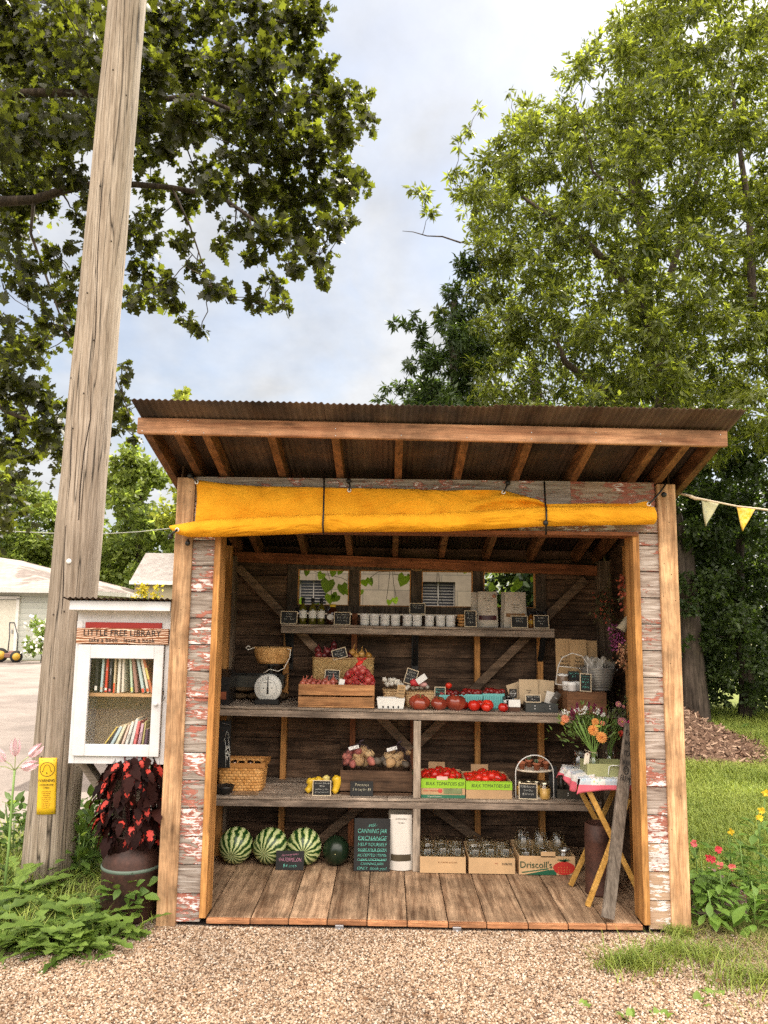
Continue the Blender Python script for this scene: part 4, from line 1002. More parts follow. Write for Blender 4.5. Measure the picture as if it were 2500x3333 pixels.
# long drying cracks: dark slots following the shaft
def pole_pt(px, py, off=0.0):
    c = at(px, py, PY); s_ = (c-pb_).dot(dirp); ax = pb_+dirp*s_; r = 0.163-0.0046*s_
    dx = max(-0.97, min(0.97, (c.x-ax.x)/r*1.03)); return Vector((ax.x+dx*r, PY-math.sqrt(1-dx*dx)*r-off, c.z))-Vector((pb_.x, PY, 0))
for path, w_ in (([(322, 1250), (318, 1380), (300, 1480), (288, 1600), (283, 1700), (245, 1720), (240, 1800), (236, 1950), (232, 2000)], 0.004), ([(362, 560), (352, 700), (343, 850), (335, 1100), (322, 1250)], 0.0035), ([(250, 1250), (262, 1420), (258, 1560), (247, 1680)], 0.003), ([(165, 2230), (162, 2330), (163, 2420)], 0.003), ([(160, 2620), (158, 2800)], 0.002)):
    b = MB(); b.tube([pole_pt(x, y, -0.0015) for x, y in path], [w_*0.4]+[w_]*(len(path)-2)+[w_*0.3], 6); part('crack', b, plain((0.03, 0.02, 0.015), 0.95), pole)
c = pole_pt(255, 1832, 0.004); b = MB(); b.lathe([(0.0001, 0.002), (0.016, 0.002), (0.017, 0)], 18, rot=(PI/2, 0, 0)); part('metal_disc', b, plain((0.72, 0.72, 0.70), 0.4), pole, c)
for (px, py) in ((165, 2050), (205, 2000), (253, 1245), (310, 980), (330, 1130), (350, 640), (390, 270), (425, 340), (265, 1410), (170, 2450), (240, 1990), (380, 810), (300, 1300), (210, 2200)):
    b = MB(); b.ball((0, 0, 0), 0.006, 8, 6); part('nail', b, plain((0.06, 0.045, 0.035), 0.6), pole, pole_pt(px, py, 0.001))
# yellow warning plate
ws = thing('warning_sign', 'curved yellow underground cable warning plate nailed to the utility pole', 'sign', pole_pt(187, 2540, 0.004)+Vector((pb_.x, PY, 0)))
def wpt(u, v, off=0.0):
    px = 162+(218-162)*u-7*(1-v)*0.9; py = 2630-(2630-2452)*v
    return pole_pt(px, py, 0.004+off)+Vector((pb_.x, PY, 0))-ws.location
b = MB(); b.grid(lambda u, v: wpt(u, v), 10, 8); ob = part('plate', b, plain((0.80, 0.50, 0.02), 0.5, 0.0, 0.06), ws); md = ob.modifiers.new('s', 'SOLIDIFY'); md.thickness = 0.002; md.offset = -1
b = MB(); b.tube([wpt(0.5+0.40*math.cos(a), 0.80+0.125*math.sin(a), 0.001) for a in np.linspace(0, 2*PI, 25)], 0.0016, 5, cap=False); part('bell_ring', b, INK, ws)
b = MB(); b.tube([wpt(u, v, 0.001) for u, v in ((0.22, 0.755), (0.3, 0.78), (0.34, 0.84), (0.42, 0.875), (0.5, 0.88), (0.58, 0.875), (0.66, 0.84), (0.7, 0.78), (0.78, 0.755), (0.22, 0.755))], 0.0013, 5)
b.ball(wpt(0.5, 0.735, 0.001), 0.004, 8, 6); part('bell_emblem', b, INK, ws)
def ptext(body, u, v, size, mat=INK, **k):
    p = wpt(u, v, 0.002); t = text(ws, body, p, size, mat, rot=(PI/2, 0, R_(8)), **k); return t
ptext('WARNING', 0.5, 0.60, 0.0255, space=0.95, sx=0.85)
ptext('UNDERGROUND', 0.5, 0.525, 0.0135, sx=0.82); ptext('CABLE', 0.5, 0.475, 0.0135, sx=0.9)
for k in range(9): ptext('a buried cable is here'[:22-2*(k % 3)], 0.5, 0.41-0.036*k, 0.0085, plain((0.35, 0.16, 0.02), 0.8), sx=0.8)
for (u, v) in ((0.2, 0.96), (0.85, 0.965), (0.2, 0.04), (0.85, 0.04)):
    b = MB(); b.ball((0, 0, 0), 0.003, 8, 6); part('nail', b, plain((0.2, 0.08, 0.03), 0.7), ws, wpt(u, v, 0.002))

# cable
b = MB(); b.tube([at(-300, 1712, 9.0), at(0, 1727, 9.0), at(150, 1735, 9.0), at(330, 1738, 9.0), at(450, 1731, 9.0), at(545, 1721, 9.0), at(640, 1708, 9.0)], 0.007, 6)
solo('overhead_cable', b, plain((0.45, 0.45, 0.40), 0.6), 'thin pale cable strung level behind the utility pole', 'cable')

# ---------------------------------------------------------------- little library
LY = 0.10
lx0 = at(237, 2250, LY).x; lx1 = at(545, 2250, LY).x; lz0, lz1 = at(300, 2485, LY).z, at(300, 2022, LY).z
lw = lx1-lx0; lcx = (lx0+lx1)/2
lib = thing('book_exchange_box', 'white wooden book exchange box with a glass door, left of the stand', 'library box', (lcx, LY, 0))
WP = plain((0.60, 0.60, 0.61), 0.55, 0.0, 0.12, 0.3, 0.15)
def LP(name, b, m, **k): return part(name, b, m, lib, **k)
def rel(px, py, Y=LY): c = at(px, py, Y); return Vector((c.x-lcx, Y-LY, c.z))
D = 0.33; t_ = 0.018; hw = lw/2
b = MB(); b.box((-hw+t_/2, D/2+.02, (lz0+lz1)/2), (t_, D, lz1-lz0)); b.box((hw-t_/2, D/2+.02, (lz0+lz1)/2), (t_, D, lz1-lz0))
b.box((0, D/2+.012, lz0+t_/2), (lw-2*t_-.002, D-.006, t_)); LP('case', b, WP)
b = MB(); b.box((0, D+0.012, (lz0+lz1)/2), (lw-2*t_-.002, 0.016, lz1-lz0)); LP('back_panel', b, plain((0.55, 0.46, 0.33), 0.7, 0.0, 0.1))
gx0, gx1 = rel(290, 2260).x, rel(498, 2260).x; gz0, gz1 = rel(395, 2422).z, rel(395, 2143).z
# fixed face frame, then door
fz = rel(400, 2100).z
b = MB(); b.box((-hw+0.016, 0.0095, (lz0+lz1)/2), (0.032, 0.018, lz1-lz0)); b.box((hw-0.012, 0.0095, (lz0+lz1)/2), (0.024, 0.018, lz1-lz0))
b.box((0.004, 0.0095, lz0+0.025), (lw-0.06, 0.018, 0.05)); LP('face_frame', b, WP)
dx0, dx1, dz0, dz1 = rel(248, 2300).x, rel(527, 2300).x, rel(380, 2460).z, rel(380, 2099).z
b = MB(); b.box(((dx0+gx0)/2, -0.010, (dz0+dz1)/2), (gx0-dx0, 0.02, dz1-dz0), bev=0.002); b.box(((dx1+gx1)/2, -0.010, (dz0+dz1)/2), (dx1-gx1, 0.02, dz1-dz0), bev=0.002)
b.box(((gx0+gx1)/2, -0.010, (dz0+gz0)/2), (gx1-gx0-.001, 0.02, gz0-dz0), bev=0.002); b.box(((gx0+gx1)/2, -0.010, (dz1+gz1)/2), (gx1-gx0-.001, 0.02, dz1-gz1), bev=0.002)
door = LP('door', b, WP)
b = MB(); b.box(((gx0+gx1)/2, -0.006, (gz0+gz1)/2), (gx1-gx0, 0.003, gz1-gz0)); part('pane', b, glass((0.97, 0.97, 0.95), 0.01, 0.015, 0.2), door)
b = MB(); c = rel(512, 2290); b.lathe([(0.0001, 0.026), (0.010, 0.025), (0.013, 0.019), (0.009, 0.010), (0.006, 0.0)], 16, (c.x, -0.018, c.z), rot=(PI/2, 0, 0)); part('knob', b, WP, door)
b = MB(); b.tube([rel(533, 2238)+Vector((0, -0.02, 0)), rel(538, 2250)+Vector((0, -0.03, 0)), rel(536, 2262)+Vector((0, -0.024, 0)), rel(531, 2272)+Vector((0, -0.02, 0)), rel(534, 2280)+Vector((0, -0.03, 0)), rel(541, 2268)+Vector((0, -0.02, 0))], 0.0025, 6); LP('hook', b, BLACK)
bz = rel(400, 2264).z
b = MB(); b.box((0, D/2+.01, bz), (lw-2*t_-.004, D-.03, 0.018)); LP('inner_shelf', b, wood((0.42, 0.22, 0.10), (0.66, 0.42, 0.24), 0, 0.6, 0.2, 0.7))
# sign plank and red strip
b = MB(); rz = (rel(400, 2028).z+rel(400, 2048).z)/2; b.box((0, 0.004, rz), (lw-0.10, 0.016, 0.042)); LP('red_strip', b, plain((0.30, 0.02, 0.015), 0.5))
b = MB(); b.box((0, 0.011, rz), (lw-0.001, 0.012, 0.042)); b.box((0, 0.009, fz-0.008), (lw-.06, 0.016, 0.02)); b.box((0, 0.012, rz+0.055), (lw-0.001, 0.012, 0.07)); LP('head_rail', b, WP)
def zebra():
    m = NM('figured_plank'); v = m.coord('Object', False)
    dn = m.noise(m.n('Mapping', 0, Vector=v, Scale=(5, 5, 16)), 1.0, 3)
    sp_ = m.t.nodes.new('ShaderNodeSeparateXYZ'); m.t.links.new(v, sp_.inputs[0])
    w_ = m.math('SINE', m.math('ADD', m.math('MULTIPLY', sp_.outputs[2], 520), m.math('MULTIPLY', dn, 26)))
    c = m.ramp(w_, [(0.0, (0.22, 0.085, 0.035)), (0.5, (0.50, 0.30, 0.19)), (0.9, (0.72, 0.56, 0.44))])
    return m.done(c, 0.7, None, 0.3)
sb, st_ = rel(405, 2096).z, rel(405, 2045).z
b = MB(); b.box((0.002, -0.012, (sb+st_)/2), (lw-0.012, 0.018, st_-sb), bev=0.002); spk = LP('name_plank', b, zebra())
text(spk, 'LITTLE FREE LIBRARY', (0.0, -0.0225, sb+(st_-sb)*0.68), 0.050, INK, sx=0.93, space=1.04, ext=0.0012)
text(spk, 'take a book - leave a book', (0.0, -0.0225, sb+(st_-sb)*0.24), 0.036, INK, sx=0.93, space=1.05, ext=0.0010)
# roof
rt0, rt1 = rel(400, 1988).z, rel(400, 1957).z
b = MB(); b.box((0.0, -0.075, (rt0+rt1)/2), (lw+0.035, 0.018, rt1-rt0), rot=(R_(-8), 0, 0), bev=0.002)
for s_ in (-1, 1): b.beam((s_*(hw+0.008), -0.066, (rt0+rt1)/2), (s_*(hw+0.008), D+0.06, (rt0+rt1)/2-0.05), 0.018, 0.055)
LP('roof_board', b, WP)
b = MB(); b.beam((0, -0.06, rt0+0.012), (0, D+0.05, rt0-0.03), lw+0.0, 0.01); LP('soffit', b, plain((0.62, 0.54, 0.42), 0.7, 0.0, 0.08))
b = MB(); steps = 150; x0_, x1_ = -hw-0.045, hw+0.03
for sgn in (0, 1):
    vs = [Vector((x0_+(x1_-x0_)*i/steps, y, rt1+0.006+(-0.115-y)*0.16+0.008+0.0045*math.sin(i/steps*PI*2*19)+sgn*0.002)) for y in (-0.115, D+0.08) for i in range(steps+1)]
    b.add(vs, [(i, i+1, steps+2+i, steps+1+i) for i in range(steps)], 0, True)
LP('roof_sheet', b, ROOFM)
# post and braces
b = MB(); b.box((0.0, 0.17, lz0/2-.002), (0.09, 0.09, lz0-.004)); LP('post', b, wood((0.16, 0.11, 0.08), (0.42, 0.33, 0.25), 2))
for s_ in (-1, 1):
    b = MB(); b.beam((s_*0.045, 0.15, lz0-0.27), (s_*0.25, 0.15, lz0-0.004), 0.04, 0.085, (0, 1, 0)); LP('brace', b, wood((0.30, 0.24, 0.18), (0.60, 0.50, 0.40), 0))
# books
def book(cx, w_, h, dp, z, tilt, colr, lab, base=None, band=None, txt=None, tcol=WHITE):
    o = thing('book', lab, 'book', (lcx+cx, LY+0.035, z), group='books in the little library', rot=(0, tilt, 0))
    b = MB(); b.box((0, dp/2, h/2), (w_, dp, h), bev=0.0015); part('cover', b, plain(colr, 0.45, 0.0, 0.05), o)
    b = MB(); b.box((0, dp/2+.002, h/2+0.002), (w_-0.005, dp-0.002, h-0.0)); part('pages', b, CREAM, o)
    if band: b = MB(); b.box((0, -0.0004, h*band[0]), (w_*0.86, 0.0012, h*band[1])); part('spine_label', b, plain(band[2], 0.5), o)
    if txt: text(o, txt, (0, -0.0008, h*0.6), w_*0.62, tcol, rot=(PI/2, PI/2, 0), ext=0.0002)
zs1 = bz+0.010; zs2 = lz0+0.019
def bx(z2x): return (at(z2x/2.074, 2200, LY+.04).x-lcx)
ub = [(654, .017, .205, 0, (0.02, .02, .02), 'black book with a white shelf mark at the left end of the upper row', (0.13, .12, (.8, .8, .8)), None),
      (690, .013, .215, .02, (0.45, .60, .65), 'pale blue spine beside the black book, upper row', (0.1, .06, (.7, .5, .4)), 'MISTER EINSTEIN'),
      (721, .013, .220, .01, (0.62, .06, .03), 'bright red spine, third in the upper row', (0.08, .06, (.8, .8, .8)), 'RED'),
      (748, .013, .205, 0, (0.03, .03, .05), 'navy black spine right of the bright red one', (0.08, .07, (.7, .2, .25)), 'NORMAN'),
      (776, .010, .215, 0, (0.62, .50, .35), 'tan spine with a red foot, upper row', (0.13, .26, (.72, .1, .03)), None),
      (805, .015, .215, 0, (0.75, .72, .68), 'plain white spine left of the leaning books, upper row', None, None),
      (835, .013, .218, -.02, (0.72, .66, .60), 'off white speckled spine next to the plain white one, upper row', None, None),
      (898, .012, .225, -.10, (0.50, .62, .50), 'pale green spine, first of the leaning books of the upper row', (0.08, .1, (.7, .7, .2)), 'RUSTY'),
      (930, .017, .215, -.16, (0.36, .20, .17), 'dusky brown thick leaning book, upper row', None, None),
      (975, .016, .225, -.22, (0.50, .62, .66), 'light blue leaning book with red square, upper row', (0.06, .1, (.75, .1, .05)), None),
      (1008, .014, .232, -.25, (0.74, .68, .60), 'ivory leaning book, second from the right in the upper row', (0.07, .08, (.75, .15, .05)), None),
      (1034, .014, .228, -.30, (0.60, .20, .10), 'red and yellow leaning book at the right end of the upper row', (0.5, .3, (.7, .6, .2)), None)]
for (x, w_, h, tl, c_, lb, bd, tx) in ub:
    book(min(bx(x), hw-0.04), w_, h, 0.15, zs1+(0.004 if tl else 0), tl, c_, lb, band=bd, txt=tx)
lb_ = [(672, .008, .215, .60, (0.62, .48, .12), 'thin olive yellow book leaning lowest at the left of the lower row', None),
       (700, .010, .200, .53, (0.05, .045, .04), 'thin black leaning book next to the olive one, lower row', None),
       (735, .016, .200, .47, (0.45, .58, .66), 'sky blue leaning book, lower row', None),
       (775, .015, .205, .40, (0.68, .66, .52), 'cream green leaning book, lower row', None),
       (822, .011, .200, .31, (0.72, .56, .50), 'pinkish white slim leaning book, lower row', None),
       (855, .014, .215, .25, (0.74, .74, .74), 'white leaning book in the middle of the lower row', 'MATTEL'),
       (892, .016, .230, .20, (0.62, .66, .70), 'tall grey blue book, tallest of the lower row', None),
       (920, .013, .215, .15, (0.72, .16, .18), 'rose red book right of the tallest one, lower row', 'SCHOOL'),
       (952, .014, .200, .13, (0.62, .42, .55), 'lilac white spine with dark letters, lower row', 'MIDDLE SCHOOL'),
       (978, .008, .215, .10, (0.50, .44, .20), 'slim khaki book near the right end of the lower row', None),
       (1002, .014, .170, .06, (0.10, .05, .10), 'short dark purple book at the right end of the lower row', None)]
for (x, w_, h, tl, c_, lb, tx) in lb_:
    book(min(bx(x), hw-0.03), w_, h, 0.14, zs2+w_*0.5*math.sin(tl), tl, c_, lb, txt=tx, tcol=INK)

# ---------------------------------------------------------------- milk can planter + coleus
cX = at(425, 2900, 0.16); cz = 0.0
mc = thing('milk_can', 'rusty brown milk can planter in the shade between library post and stand', 'milk can', (cX.x, 0.17, 0))
b = MB(); b.lathe([(0.0001, 0.0), (0.160, 0.0), (0.165, 0.01), (0.165, 0.25), (0.168, 0.262), (0.165, 0.27), (0.163, 0.31), (0.150, 0.345), (0.115, 0.385), (0.108, 0.40), (0.108, 0.43), (0.125, 0.445), (0.118, 0.447), (0.100, 0.43), (0.10, 0.40)], 36)
part('can_body', b, rust((0.02, 0.010, 0.008), (0.085, 0.036, 0.025)), mc)
b = MB(); b.lathe([(0.166, 0.262), (0.1705, 0.268), (0.1705, 0.276), (0.166, 0.282)], 36); part('band', b, plain((0.10, 0.14, 0.11), 0.6), mc)
for s_ in (-1, 1):
    b = MB(); b.tube([(s_*0.11, 0, 0.415), (s_*0.155, 0, 0.415), (s_*0.17, 0, 0.38), (s_*0.155, 0, 0.335)], 0.007, 7); part('handle', b, rust(), mc)
b = MB(); b.box((-0.15, -0.02, 0.18), (0.001, 0.001, 0.001))
cole = thing('coleus_plant', 'coleus with dark maroon leaves and bright red centres growing out of the milk can', 'plant', (cX.x, 0.17, 0.43))
COLD = leafmat((0.006, 0.002, 0.002), (0.028, 0.007, 0.005), (0.12, 0.02, 0.01), 0.12, 0.7, 6.0, 0.12)
COLR = plain((0.50, 0.04, 0.025), 0.6, 0.0, 0.5)
W8 = [0.03, 0.20, 0.30, 0.22, 0.30, 0.20, 0.20, 0.08, 0.0]
ct, cf = strip_leaf(W8, 0.25, 0.3)
n = 420; th = rng.uniform(0, 2*PI, n); hh_ = rng.uniform(-0.02, 0.46, n); Rr = 0.19*np.sqrt(np.clip(1-((hh_-0.2)/0.34)**2, 0.08, 1))*rng.uniform(0.75, 1.08, n)
C0 = np.stack([Rr*np.cos(th)*1.0, Rr*np.sin(th)*0.85, hh_], 1)
A0 = np.stack([np.cos(th)*0.55, np.sin(th)*0.55, -0.75+0*th], 1)+rng.normal(size=(n, 3))*0.28; N0 = np.stack([np.cos(th), np.sin(th), 0.7+0*th], 1)+rng.normal(size=(n, 3))*0.2
S0_ = rng.uniform(0.06, 0.115, n)
V, l_, t2 = leaves(C0, A0, N0, S0_, (ct, cf)); link('foliage', fast_mesh('foliage', V, l_, t2, COLD), cole)
sel = (rng.random(n) < 0.4) & (np.sin(th) < 0.2)
ct2 = ct.copy(); ct2[:, 0] *= np.tile([0.25, 0.9, 0.5, 0.95, 0.35, 0.8, 0.3, 0.5, 0.2], 3).reshape(3, 9).T.ravel(); ct2[:, 1] = 0.10+ct2[:, 1]*0.75; ct2[:, 2] += 0.03
V, l_, t2 = leaves(C0[sel], A0[sel], N0[sel], S0_[sel], (ct2, cf)); link('red_leaf_centres', fast_mesh('red_leaf_centres', V, l_, t2, COLR), cole)
b = MB()
for k in range(9): a = k*0.7; b.tube([(0.02*math.cos(a), 0.02*math.sin(a), -0.06), (0.06*math.cos(a), 0.05*math.sin(a), 0.2), (0.11*math.cos(a), 0.09*math.sin(a), 0.45)], 0.005, 6)
part('stems', b, plain((0.08, 0.02, 0.02), 0.7), cole)

# ---------------------------------------------------------------- weeds
WEED = leafmat((0.06, 0.11, 0.015), (0.20, 0.30, 0.055), (0.25, 0.38, 0.05), 0.25, 0.5, 5.0)
def rosette(px, py, n, ln, label, nm='dandelion_plant', cat='weed', group='leafy weeds in front of the utility pole', tm=DENT, rise=0.45, mat=WEED, z=0.0):
    c = atz(px, py, z); o = thing(nm, label, cat, c, group=group)
    a = rng.uniform(0, 2*PI, n); A = np.stack([np.cos(a), np.sin(a), rng.uniform(0.1, 1.0, n)*rise*2], 1); N_ = np.stack([-0.4*np.cos(a), -0.4*np.sin(a), np.ones(n)], 1)+rng.normal(size=(n, 3))*0.25
    C = np.stack([np.cos(a), np.sin(a), 0*a], 1)*0.01
    V, l_, t2 = leaves(C, A, N_, ln*rng.uniform(0.55, 1.2, n), tm); link('leaves', fast_mesh('leaves', V, l_, t2, mat), o)
    return o
for (px, py, n, ln) in ((20, 2960, 14, .30), (90, 3010, 18, .30), (160, 2950, 14, .26), (120, 3080, 16, .26), (30, 3080, 14, .28), (220, 3050, 18, .28), (290, 3020, 16, .24), (250, 3110, 16, .22), (330, 3080, 12, .20), (180, 3110, 12, .22), (380, 3050, 10, .18), (60, 2880, 12, .28), (350, 2990, 10, .22), (430, 3040, 9, .16), (-70, 3030, 14, .3), (300, 3140, 8, .15), (-40, 2930, 12, .3), (275, 2950, 10, .22), (110, 2910, 12, .26)):
    rosette(px, py, int(n*1.3), ln*0.95, 'green toothed dandelion weed sprawling over the gravel edge in front of the pole', rise=.8)
CALW = leafmat((0.13, 0.22, 0.03), (0.3, 0.42, 0.08), (0.35, 0.5, 0.08), 0.3, 0.5, 5.0)
for (px, py, lab) in SPROUTS: rosette(px, py, 9, .055, lab, 'sprout', 'weed', None, OVAL, .5, CALW)
WEED2 = leafmat((0.06, 0.12, 0.02), (0.16, 0.26, 0.05), (0.3, 0.42, 0.06), 0.35, 0.5, 5.0)
for (px, py, h_, lab) in ((270, 2790, .42, 'tall green weed between the pole and the milk can'), (310, 2850, .40, 'bushy weed touching the left side of the milk can'), (40, 2800, .40, 'bushy weed left of the pole base'), (255, 2860, .34, 'low bushy weed at the right foot of the pole'), (110, 2780, .34, 'small weed just left behind the pole'), (395, 3000, .22, 'upright sprig in front of the milk can'), (350, 2780, .30, 'weed behind the milk can')):
    c = atz(px, py, 0); o = thing('leafy_weed', lab, 'weed', c)
    n = 90; zz_ = rng.uniform(0.05, 1, n)*h_; C = np.stack([rng.normal(size=n)*0.06, rng.normal(size=n)*0.05, zz_], 1); A = unit(np.stack([C[:, 0], C[:, 1], 0.03+0*zz_], 1)+rng.normal(size=(n, 3))*0.03)
    V, l_, t2 = leaves(C, A, rng.normal(size=(n, 3))*0.4+np.array([0, -.2, 1]), rng.uniform(0.05, 0.10, n), OVAL); link('leaves', fast_mesh('leaves', V, l_, t2, WEED2), o)
    b = MB()
    for k in range(6): a = rng.uniform(0, 2*PI); q = Vector((math.cos(a)*.07, math.sin(a)*.06, h_*rng.uniform(.7, 1))); b.tube([(0, 0, 0), q*0.5+Vector((0, 0, .02)), q], 0.0025, 5)
    part('stems', b, plain((0.12, 0.2, 0.05), 0.7), o)
# tiny white morning glory bell
# pink lily
c = atz(60, 2850, 0); ly = thing('pink_lily', 'pale pink lily on a bare green stalk at the left edge', 'flower', (at(20, 2800, 0.35).x, 0.35, 0))
top_ = at(48, 2508, 0.35)-ly.location
b = MB(); b.tube([(0, 0, 0), (0.01, 0, top_.z*0.4), (top_.x*0.8, 0, top_.z*0.8), top_], [0.008, 0.008, 0.007, 0.007], 8); part('stalk', b, plain((0.20, 0.32, 0.09), 0.6), ly)
PET = leafmat((0.78, 0.50, 0.55), (0.85, 0.70, 0.72), (0.8, 0.5, 0.55), 0.35, 0.6, 20.0)
for (qx, qy, ang) in ((18, 2478, 2.3), (95, 2462, 0.7), (50, 2462, 1.5), (-12, 2495, 2.8), (70, 2500, 0.3)):
    q = at(qx, qy, 0.35)-ly.location; b = MB(); b.tube([top_, (top_+q)/2+Vector((0, 0, 0.01)), q], 0.003, 5); part('flower_stem', b, plain((0.3, 0.35, 0.15), 0.6), ly)
    dv = np.array([math.cos(ang), -0.3, math.sin(ang)]); n = 6; a = np.arange(n)*PI/3; u_ = unit(np.cross(dv, [0, 1, 0.1])[None])[0]; v_ = np.cross(dv, u_)
    A = dv[None]*0.75+np.cos(a)[:, None]*u_+np.sin(a)[:, None]*v_
    V, l_, t2 = leaves(np.tile(np.array(q), (n, 1)), A, np.tile(-dv+0.01, (n, 1)), np.full(n, 0.085), (LONG[0]*np.array([1.0, 1, 2]), LONG[1])); link('petals', fast_mesh('petals', V, l_, t2, PET), ly)

# ---------------------------------------------------------------- right flower bed
pc0, pc1 = at(2256, 2998, 0.30), at(2415, 3000, 0.34)
b = MB(); b.box((0, 0, 0), ((pc1.x-pc0.x)+0.02, 0.03, 0.11), bev=0.003); b.box((0.155, 0.25, 0.0), (0.03, 0.46, 0.11)); solo('bed_edging', b, peel(0.12, 0.06, (0.9, 0.8, 0.75)), 'low weathered board edging the flower bed right of the stand', 'garden edging', ((pc0.x+pc1.x)/2, 0.30, 0.06))
b = MB(); b.box((0, 0, 0), (0.36, 0.48, 0.06)); o = solo('bed_soil', b, ground_mat((0.03, 0.02, 0.012), (0.07, 0.045, 0.03), (0.09, 0.06, 0.04)), None, None, (1.66, 0.56, 0.04)); o['kind'] = 'structure'
CAL = leafmat((0.10, 0.19, 0.03), (0.22, 0.36, 0.07), (0.35, 0.5, 0.08), 0.35, 0.45, 5.0)
def calendula(px, py, h_, n, label, blooms, z=0.05):
    c = atz(px, py, z); o = thing('garden_flower', label, 'plant', c)
    zz_ = rng.uniform(0.0, 1, n)**1.3*h_; a = rng.uniform(0, 2*PI, n); rad = 0.015+0.03*rng.random(n)
    C = np.stack([np.cos(a)*rad, np.sin(a)*rad, zz_], 1); A = np.stack([np.cos(a), np.sin(a), rng.uniform(-0.1, 0.9, n)], 1)
    V, l_, t2 = leaves(C, A, np.stack([-0.5*np.cos(a), -0.5*np.sin(a), np.ones(n)], 1), rng.uniform(0.07, 0.17, n)*(1.1-0.5*zz_/h_), (LONG[0]*np.array([1.5, 1, 1]), LONG[1])); link('leaves', fast_mesh('leaves', V, l_, t2, CAL), o)
    b = MB(); b.tube([(0, 0, 0), (0.01, 0, h_*0.5), (0, 0.01, h_)], 0.003, 6)
    for (qx, qy, cc_) in blooms:
        q = at(qx, qy, c.y)-c; b.tube([(0, 0, h_*0.4), (q.x*0.6, 0, (q.z+h_*0.4)/2), q], 0.002, 5)
    part('stems', b, plain((0.15, 0.25, 0.06), 0.7), o)
    for (qx, qy, cc_) in blooms:
        q = at(qx, qy, c.y)-c; m_ = 16; a = rng.uniform(0, 2*PI, m_); A = np.stack([np.cos(a), -0.35+0.0*a, np.sin(a)], 1)+rng.normal(size=(m_, 3))*0.2
        V, l_, t2 = leaves(np.tile(np.array(q), (m_, 1)), A, np.tile(np.array([[0, -1, 0.3]]), (m_, 1)), np.full(m_, 0.024), OVAL); link('blossom', fast_mesh('blossom', V, l_, t2, leafmat(cc_, tuple(min(1, v_*1.3) for v_ in cc_), cc_, 0.3, 0.6, 5.0)), o)
RED_ = (0.62, 0.05, 0.07); PNK = (0.72, 0.16, 0.16); YEL = (0.80, 0.55, 0.03)
calendula(2290, 2960, .26, 34, 'leafy bed plant with red blossoms nearest the right post', [(2305, 2792, RED_), (2318, 2798, RED_), (2258, 2745, PNK)])
calendula(2350, 2975, .24, 30, 'bed plant with coral blossoms in the middle of the flower bed', [(2342, 2815, PNK), (2338, 2765, RED_), (2382, 2822, PNK)])
calendula(2420, 2950, .34, 36, 'tall leafy bed plant without blossoms right of the coral one', [])
calendula(2480, 2930, .50, 46, 'tall leafy plant with yellow blossoms at the right edge of the photo', [(2472, 2662, YEL), (2477, 2638, YEL), (2490, 2580, YEL)])
calendula(2380, 2900, .32, 30, 'bed plant with one small yellow flower', [(2378, 2708, YEL)])
calendula(2455, 3010, .22, 26, 'broad leafed green bed plant at the outer corner of the edging', [])
calendula(2310, 3000, .16, 22, 'low leafy plant hanging over the board edging', [])
calendula(2265, 2890, .30, 30, 'leafy green plant hugging the right post', [])
calendula(2560, 2980, .4, 40, 'leafy bed plant just beyond the right edge', [])

for (px, py, lb_2) in ((2400, 2390, 'light green ground plant at the foot of the mulch mound'), (2455, 2360, 'light green creeping plant right of the mulch mound'), (2480, 2330, 'leafy plant at the right end of the mulch mound')):
    rosette(px, py, 40, .22, lb_2, 'ground_plant', 'plant', None, LONG, .8, WEED2)
# ---------------------------------------------------------------- buntings
bt = thing('bunting', 'rope of fabric pennants tied to the upper right corner of the stand', 'bunting', at(2208, 1606, 0.08))
rope_px = [(2208, 1606, .08), (2245, 1614, .02), (2262, 1622, 0), (2285, 1625, 0), (2400, 1648, -.05), (2470, 1656, -.1), (2560, 1668, -.2), (2700, 1680, -.3), (2900, 1680, -.4)]
b = MB(); b.tube([at(*p)-bt.location for p in rope_px], [0.006, 0.007, 0.010, 0.006, 0.005, 0.006, 0.005, 0.005, 0.005], 8)
for a_ in (0, 1, 2): b.ball(at(2250+8*a_, 1617+3*a_, 0)-bt.location, 0.012-0.002*a_, 8, 6, sc3=(1.1, 1, 0.9))
part('rope', b, plain((0.62, 0.52, 0.38), 0.9, 0.0, 0.15), bt)
for (p, q, tip, c_, Y, lb) in (((2283, 1626), (2341, 1637), (2297, 1712), ((0.42, 0.42, 0.30), (0.52, 0.50, 0.30)), 0.0, 'pale sage patterned pennant'), ((2398, 1649), (2459, 1655), (2417, 1728), ((0.74, 0.45, 0.02), (0.85, 0.62, 0.15)), -0.05, 'yellow patterned pennant'), ((2560, 1668), (2620, 1674), (2590, 1745), ((0.42, 0.42, 0.30), (0.52, 0.50, 0.30)), -0.2, None)):
    P1, P2, P3 = at(*p, Y)-bt.location, at(*q, Y)-bt.location, at(*tip, Y)-bt.location
    m = NM('pennant_cloth'); v = m.coord('Object', False); vo = m.noise(v, 55, 3, 0.7); m.done(m.ramp(vo, [(0.42, c_[0]), (0.55, c_[1])]), 0.9)
    b = MB(); b.grid(lambda u, w_: (P1.lerp(P2, u)).lerp(P3, w_*0.999)+Vector((0, 0.012*math.sin(u*4+w_*3)*w_, 0)), 6, 6); ob = part('pennant', b, m.m, bt, label=lb); md = ob.modifiers.new('s', 'SOLIDIFY'); md.thickness = 0.001

